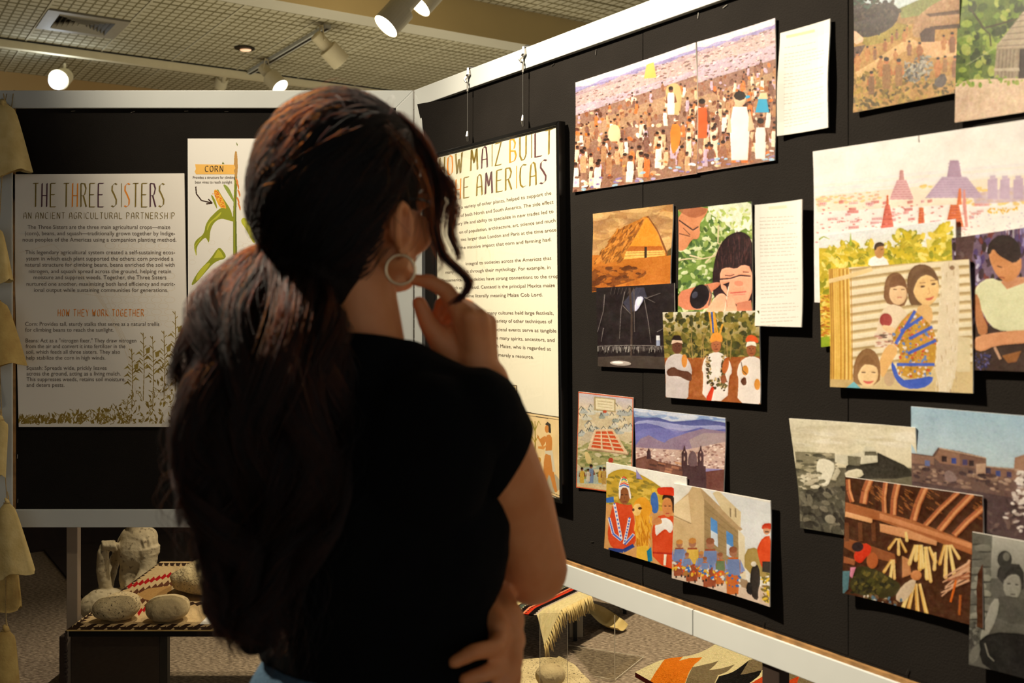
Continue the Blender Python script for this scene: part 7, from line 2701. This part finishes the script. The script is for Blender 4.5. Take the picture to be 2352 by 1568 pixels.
b.tube([HC + hf * 0.100 + hr * -0.008, HC + hf * 0.104, HC + hf * 0.100 + hr * 0.008], 0.0014, 6)
b.build('glasses', M['frame_black'], PERSON, smooth=True, label='thin dark framed glasses')
b = MB()
for s in (-1, 1):
    lc = HC + hf * 0.098 + hr * s * 0.032 - hu * 0.006
    b.prism([lc + hr * (0.024 * math.cos(t)) + hu * (0.019 * math.sin(t)) for t in [2 * math.pi * k / 20 for k in range(20)]], hf * 0.001)
b.build('lens', M['glass'], PERSON)

# ---- hair: a soft dark mass under thousands of strands
TIE = at(655, 588, 1.155)
HE = (0.092, 0.112, 0.122)           # hair shell radii: side, front-back, up
HS = HC + hu * 0.010 - hf * 0.010
PT = [(655, 590, 1.145), (625, 640, 1.115), (612, 740, 1.075), (612, 860, 1.055), (605, 980, 1.05), (612, 1100, 1.052), (606, 1210, 1.06), (606, 1310, 1.065), (590, 1400, 1.07), (584, 1470, 1.072)]
PR = [0.030, 0.054, 0.074, 0.084, 0.084, 0.076, 0.062, 0.046, 0.030, 0.012]
PTW = [at(*p) for p in PT]


def spline(pts, t):
    n = len(pts) - 1
    x = max(0.0, min(0.99999, t)) * n
    i = int(x)
    f = x - i
    p0, p1, p2, p3 = pts[max(i - 1, 0)], pts[i], pts[min(i + 1, n)], pts[min(i + 2, n)]
    return 0.5 * ((2 * p1) + (p2 - p0) * f + (2 * p0 - 5 * p1 + 4 * p2 - p3) * f * f + (3 * p1 - p0 - 3 * p2 + p3) * f ** 3)


hm = MB()
ellipsoid(hm, HS + hu * 0.004 - hf * 0.004, (HE[0] - 0.010, HE[1] - 0.012, HE[2] - 0.010), hax)
limb(hm, [HS - hf * 0.03 - hu * 0.02, at(720, 570, 1.135), TIE], [0.075, 0.060, 0.026], 20)
ellipsoid(hm, HS - hf * 0.040 - hu * 0.085 - hr * 0.004, (0.056, 0.046, 0.055), hax)
for k in range(24):
    t0, t1 = k / 24, (k + 1) / 24
    p, q = spline(PTW, t0), spline(PTW, t1)
    r0 = np.interp(t0 * 9, range(10), PR) * 0.74
    r1 = np.interp(t1 * 9, range(10), PR) * 0.74
    if r1 > 0.012:
        ellipsoid(hm, (p + q) / 2, (max(r0, 0.02), max(r0 * 0.62, 0.018), 0.032), None, 18, 12)
bm = remesh(hm, 0.005, 5)
# leave the face, the ear and the throat free
cut = [v for v in bm.verts if (v.co - HC).dot(hf) > 0.050 - 0.0 * 1 and (v.co - HC).dot(hu) < 0.060 and v.co.z > 1.36]
cut += [v for v in bm.verts if v.co.z > 1.36 and (v.co - HC).dot(hf) > -0.022 and (v.co - HC).dot(hu) < -0.008 and abs((v.co - HC).dot(hr)) > 0.045 and (v.co - HC).dot(hr) > 0]
bmesh.ops.delete(bm, geom=list(set(cut)), context='VERTS')
jitter(bm, 0.006, 22, 4.0)
hair = from_bm(bm, 'hair', M['hair'], PERSON, label='long dark brown wavy hair in a low ponytail')
b = MB()
for k in range(3):
    c = TIE + Vector((0.004 * k, 0, 0.0))
    ax = (PTW[1] - at(760, 560, 1.14)).normalized()
    o1 = ax.orthogonal().normalized()
    o2 = ax.cross(o1)
    b.tube([c + ax * (k - 1) * 0.007 + o1 * (0.027 * math.cos(t)) + o2 * (0.027 * math.sin(t)) for t in [2 * math.pi * i / 24 for i in range(25)]], 0.005, 8)
b.build('hair_tie', M['black'], PERSON, smooth=True)

hrnd = random.Random(21)
strands = []          # (list of points, root radius)


def to_shell(d):
    return HS + hr * (d.x * HE[0]) + hf * (d.y * HE[1]) + hu * (d.z * HE[2])


def slerp(a, b_, t):
    w = math.acos(max(-1, min(1, a.dot(b_))))
    if w < 1e-4: return a.copy()
    return (a * math.sin((1 - t) * w) + b_ * math.sin(t * w)) / math.sin(w)


tie_l = TIE - HS
td = Vector((tie_l.dot(hr) / HE[0], tie_l.dot(hf) / HE[1], tie_l.dot(hu) / HE[2])).normalized()
NP = 18
cnt = 0
miss = 0
EAR = HC + hr * 0.080 - hf * 0.004 - hu * 0.028
while cnt < 10500:
    d = Vector((hrnd.gauss(0, 1), hrnd.gauss(0, 1), hrnd.gauss(0, 1))).normalized()
    # the scalp: above a hairline that rises over the forehead and passes behind the ear
    line = 0.34 if d.y > 0.62 else (0.02 if d.y > 0.0 else (-0.55 if d.y > -0.15 else -0.92))
    if d.y > 0.0 and d.y <= 0.62:
        line = -0.02 + 0.36 * (d.y / 0.62)
    if d.z < line:
        continue
    if d.dot(td) > 0.985:
        continue
    lift = hrnd.uniform(-0.05, 0.035)
    if hrnd.random() < 0.02: lift += hrnd.uniform(0.0, 0.05)
    ph, ph2 = hrnd.uniform(0, 6.28), hrnd.uniform(0, 6.28)
    wave = hrnd.uniform(0.004, 0.0095)
    # bundles: neighbouring strands share the wave
    cl = mnoise.noise(d * 4.2)
    cl2 = mnoise.noise(d * 4.2 + Vector((7, 3, 1)))
    side = td.cross(d).normalized()
    pts = []
    for i in range(NP):
        t = i / (NP - 1)
        e = slerp(d, td, t ** 0.95)
        k = math.sin(math.pi * t)
        e = e + side * (k * (0.16 * cl + 0.06 * math.sin(7 * t + cl * 9)))
        rad = 1.0 + lift * k + 0.05 * cl2 * k + 0.012 * math.sin(9 * t + ph) * k
        p = to_shell(e.normalized() * rad)
        p += (hr * side.x + hf * side.y + hu * side.z) * (wave * k * math.sin(12 * t + 9 * cl + 0.35 * math.sin(ph2))) + (p - HS).normalized() * (wave * .6 * k * math.cos(13 * t + 9 * cl2))
        if t > 0.75:
            p = p.lerp(TIE + (p - TIE) * 0.35, (t - 0.75) / 0.25)
        pts.append(p)
    if any((q - EAR).length < 0.027 or ((q - EAR).dot(hf) > -0.010 and (q - EAR).dot(hf) < 0.10 and (q - EAR).dot(hu) < -0.005 and (q - EAR).dot(hr) > -0.03) for q in pts):
        miss += 1
        if miss < 200000: continue
    strands.append((pts, 0.00028))
    cnt += 1

N_CAP = len(strands)
# ponytail strands: clumped, wavy, falling
def frame_at(t):
    p = spline(PTW, t)
    tg = (spline(PTW, min(t + 0.02, 1)) - spline(PTW, max(t - 0.02, 0))).normalized()
    x = Vector((1, 0, 0))
    x = (x - tg * x.dot(tg)).normalized()
    return p, x, tg.cross(x)


clumps = []
for k in range(84):
    a = hrnd.uniform(0, 2 * math.pi)
    clumps.append((a, hrnd.uniform(0.12, 1.0) ** 0.4, hrnd.uniform(0, 6.28), hrnd.uniform(5.0, 8.5), hrnd.uniform(0.010, 0.023), hrnd.uniform(0.62, 1.04)))
FRM_T = [frame_at(i / 47) for i in range(48)]
NQ = 30
for k in range(12500):
    a0, rr0, ph, fq, am, ln = clumps[hrnd.randrange(len(clumps))]
    da, dr = hrnd.gauss(0, 0.15), hrnd.gauss(0, 0.045)
    dph = hrnd.gauss(0, 0.35)
    ln2 = ln * hrnd.uniform(0.86, 1.05)
    t0 = hrnd.uniform(0.0, 0.02)
    pts = []
    for i in range(NQ):
        t = t0 + (ln2 - t0) * i / (NQ - 1)
        tt = min(t, 1.0)
        p, x, y = FRM_T[int(tt * 47)]
        if tt * 47 < 47:
            f = tt * 47 - int(tt * 47)
            p2, x2, y2 = FRM_T[int(tt * 47) + 1]
            p, x, y = p.lerp(p2, f), x.lerp(x2, f), y.lerp(y2, f)
        R_ = np.interp(tt * 9, range(10), PR)
        tight = 1 - 0.55 * min(1.0, t * 1.3)
        rr_ = (rr0 + dr * tight) * R_ * 0.94
        grow = min(1.0, t / 0.25)
        wv = am * grow * (1 + 0.7 * t)
        q = p + x * (math.cos(a0 + da * tight) * rr_ + wv * math.sin(fq * t * 2.2 + ph + dph)) + y * (math.sin(a0 + da * tight) * rr_ * 0.62 + wv * math.cos(fq * t * 2.0 + ph * 1.7 + dph))
        if t > 1.0: q.z -= (t - 1.0) * 0.5
        pts.append(q)
    strands.append((pts, 0.00028))

# loose curls by the face and flyaways
def lock(ctrl, n, spread, r=0.00032, curl=0.004):
    P_ = [at(*c) for c in ctrl]
    for k in range(n):
        o1 = Vector((hrnd.gauss(0, spread), hrnd.gauss(0, spread), hrnd.gauss(0, spread * .5)))
        ph = hrnd.gauss(0, 0.4)
        e = hrnd.uniform(0.85, 1.0)
        pts = []
        for i in range(24):
            t = i / 23 * e
            q = spline(P_, t) + o1 * (1 - 0.55 * t) + Vector((curl * math.sin(9 * t + ph), curl * math.cos(8 * t + ph), 0)) * t
            pts.append(q)
        strands.append((pts, r))


YL = 1.175
lock([(905, 262, 1.16), (962, 318, 1.18), (1000, 400, 1.19), (1008, 470, YL), (1002, 520, YL), (1022, 585, YL), (1060, 625, YL), (1073, 650, YL), (1056, 680, YL), (1030, 700, YL)], 190, 0.0045)
lock([(890, 262, 1.16), (965, 335, 1.19), (1022, 425, 1.20), (1046, 470, 1.2), (1036, 530, 1.2), (1042, 570, 1.2), (1050, 600, 1.2)], 110, 0.0050)
lock([(925, 290, 1.17), (985, 370, 1.19), (1030, 420, 1.19), (1042, 450, 1.19), (1022, 480, 1.18), (1012, 520, 1.18)], 60, 0.0055)
lock([(880, 300, 1.11), (950, 380, 1.12), (985, 460, 1.14), (992, 530, 1.16), (1005, 600, 1.17), (1000, 630, 1.17)], 16, 0.007)
lock([(600, 560, 1.12), (540, 600, 1.10), (505, 660, 1.08), (460, 740, 1.06), (420, 830, 1.05), (380, 880, 1.05), (372, 910, 1.05)], 14, 0.006)
lock([(560, 1180, 1.04), (510, 1290, 1.035), (485, 1350, 1.03), (478, 1400, 1.03), (500, 1440, 1.03), (545, 1460, 1.03)], 60, 0.004)
lock([(590, 1250, 1.03), (580, 1340, 1.03), (572, 1410, 1.03), (590, 1460, 1.03)], 50, 0.004)
lock([(480, 1040, 1.04), (436, 1110, 1.035), (440, 1180, 1.03), (470, 1240, 1.03), (500, 1270, 1.03)], 130, 0.005)
for k in range(170):
    d = Vector((hrnd.gauss(0, 1), hrnd.gauss(0, 1), abs(hrnd.gauss(0, 1)) - .2)).normalized()
    if d.z < -.1 or d.y > .5: continue
    go = (td + Vector((hrnd.gauss(0, .5), hrnd.gauss(0, .5), hrnd.gauss(0, .5)))).normalized()
    L = hrnd.uniform(0.08, 0.35)
    ph, up_ = hrnd.uniform(0, 6), hrnd.uniform(0.01, 0.14) * hrnd.random()
    strands.append(([to_shell(slerp(d, go, L * i / 9).normalized() * (0.99 + up_ * math.sin(math.pi * i / 11) + 0.012 * math.sin(i * .8 + ph))) for i in range(10)], 0.00022))
for k in range(260):                     # frizz standing off the ponytail
    t0 = hrnd.uniform(0.05, 0.85)
    p, x, y = FRM_T[int(t0 * 47)]
    R_ = np.interp(t0 * 9, range(10), PR)
    a0 = hrnd.uniform(0, 6.28)
    ph = hrnd.uniform(0, 6)
    pts = []
    for i in range(12):
        s_ = i / 11
        r_ = R_ * (0.85 + 0.45 * math.sin(math.pi * s_ * .8) * hrnd.uniform(.9, 1.1))
        pts.append(p + x * (math.cos(a0 + .6 * s_) * r_) + y * (math.sin(a0 + .6 * s_) * r_ * .62) + Vector((0.006 * math.sin(7 * s_ + ph), 0, -0.11 * s_)))
    strands.append((pts, 0.0002))


def hair_shader(name, melanin, red):
    m = bpy.data.materials.new(name)
    m.use_nodes = True
    nt = m.node_tree
    nt.nodes.clear()
    out = nt.nodes.new('ShaderNodeOutputMaterial')
    h = nt.nodes.new('ShaderNodeBsdfHairPrincipled')
    h.parametrization = 'MELANIN'
    h.inputs['Melanin'].default_value = melanin
    h.inputs['Melanin Redness'].default_value = red
    h.inputs['Roughness'].default_value = 0.5
    h.inputs['IOR'].default_value = 1.38
    h.inputs['Radial Roughness'].default_value = 0.6
    h.inputs['Random Color'].default_value = 0.2
    info = nt.nodes.new('ShaderNodeHairInfo')
    nt.links.new(info.outputs['Random'], h.inputs['Random'])
    nt.links.new(h.outputs[0], out.inputs['Surface'])
    return m


def strand_object(name, group, material):
    hc = bpy.data.hair_curves.new(name)
    hc.add_curves([len(p) for p, r in group])
    base = wloc(hair)
    co = np.array([c for p, r in group for q in p for c in (q - base)], np.float32)
    hc.attributes['position'].data.foreach_set('vector', co)
    rad = hc.attributes.get('radius') or hc.attributes.new('radius', 'FLOAT', 'POINT')
    rv = np.concatenate([r * (1 - 0.55 * np.linspace(0, 1, len(p)) ** 2) for p, r in group]).astype(np.float32)
    rad.data.foreach_set('value', rv)
    hc.materials.append(material)
    so = bpy.data.objects.new(name, hc)
    COL.objects.link(so)
    so.parent = hair
    so['kind'] = 'stuff'


strand_object('strands', strands[:N_CAP], hair_shader('hair_on_head', 0.96, 0.35))
strand_object('ponytail', strands[N_CAP:], hair_shader('hair_of_ponytail', 0.92, 1.0))
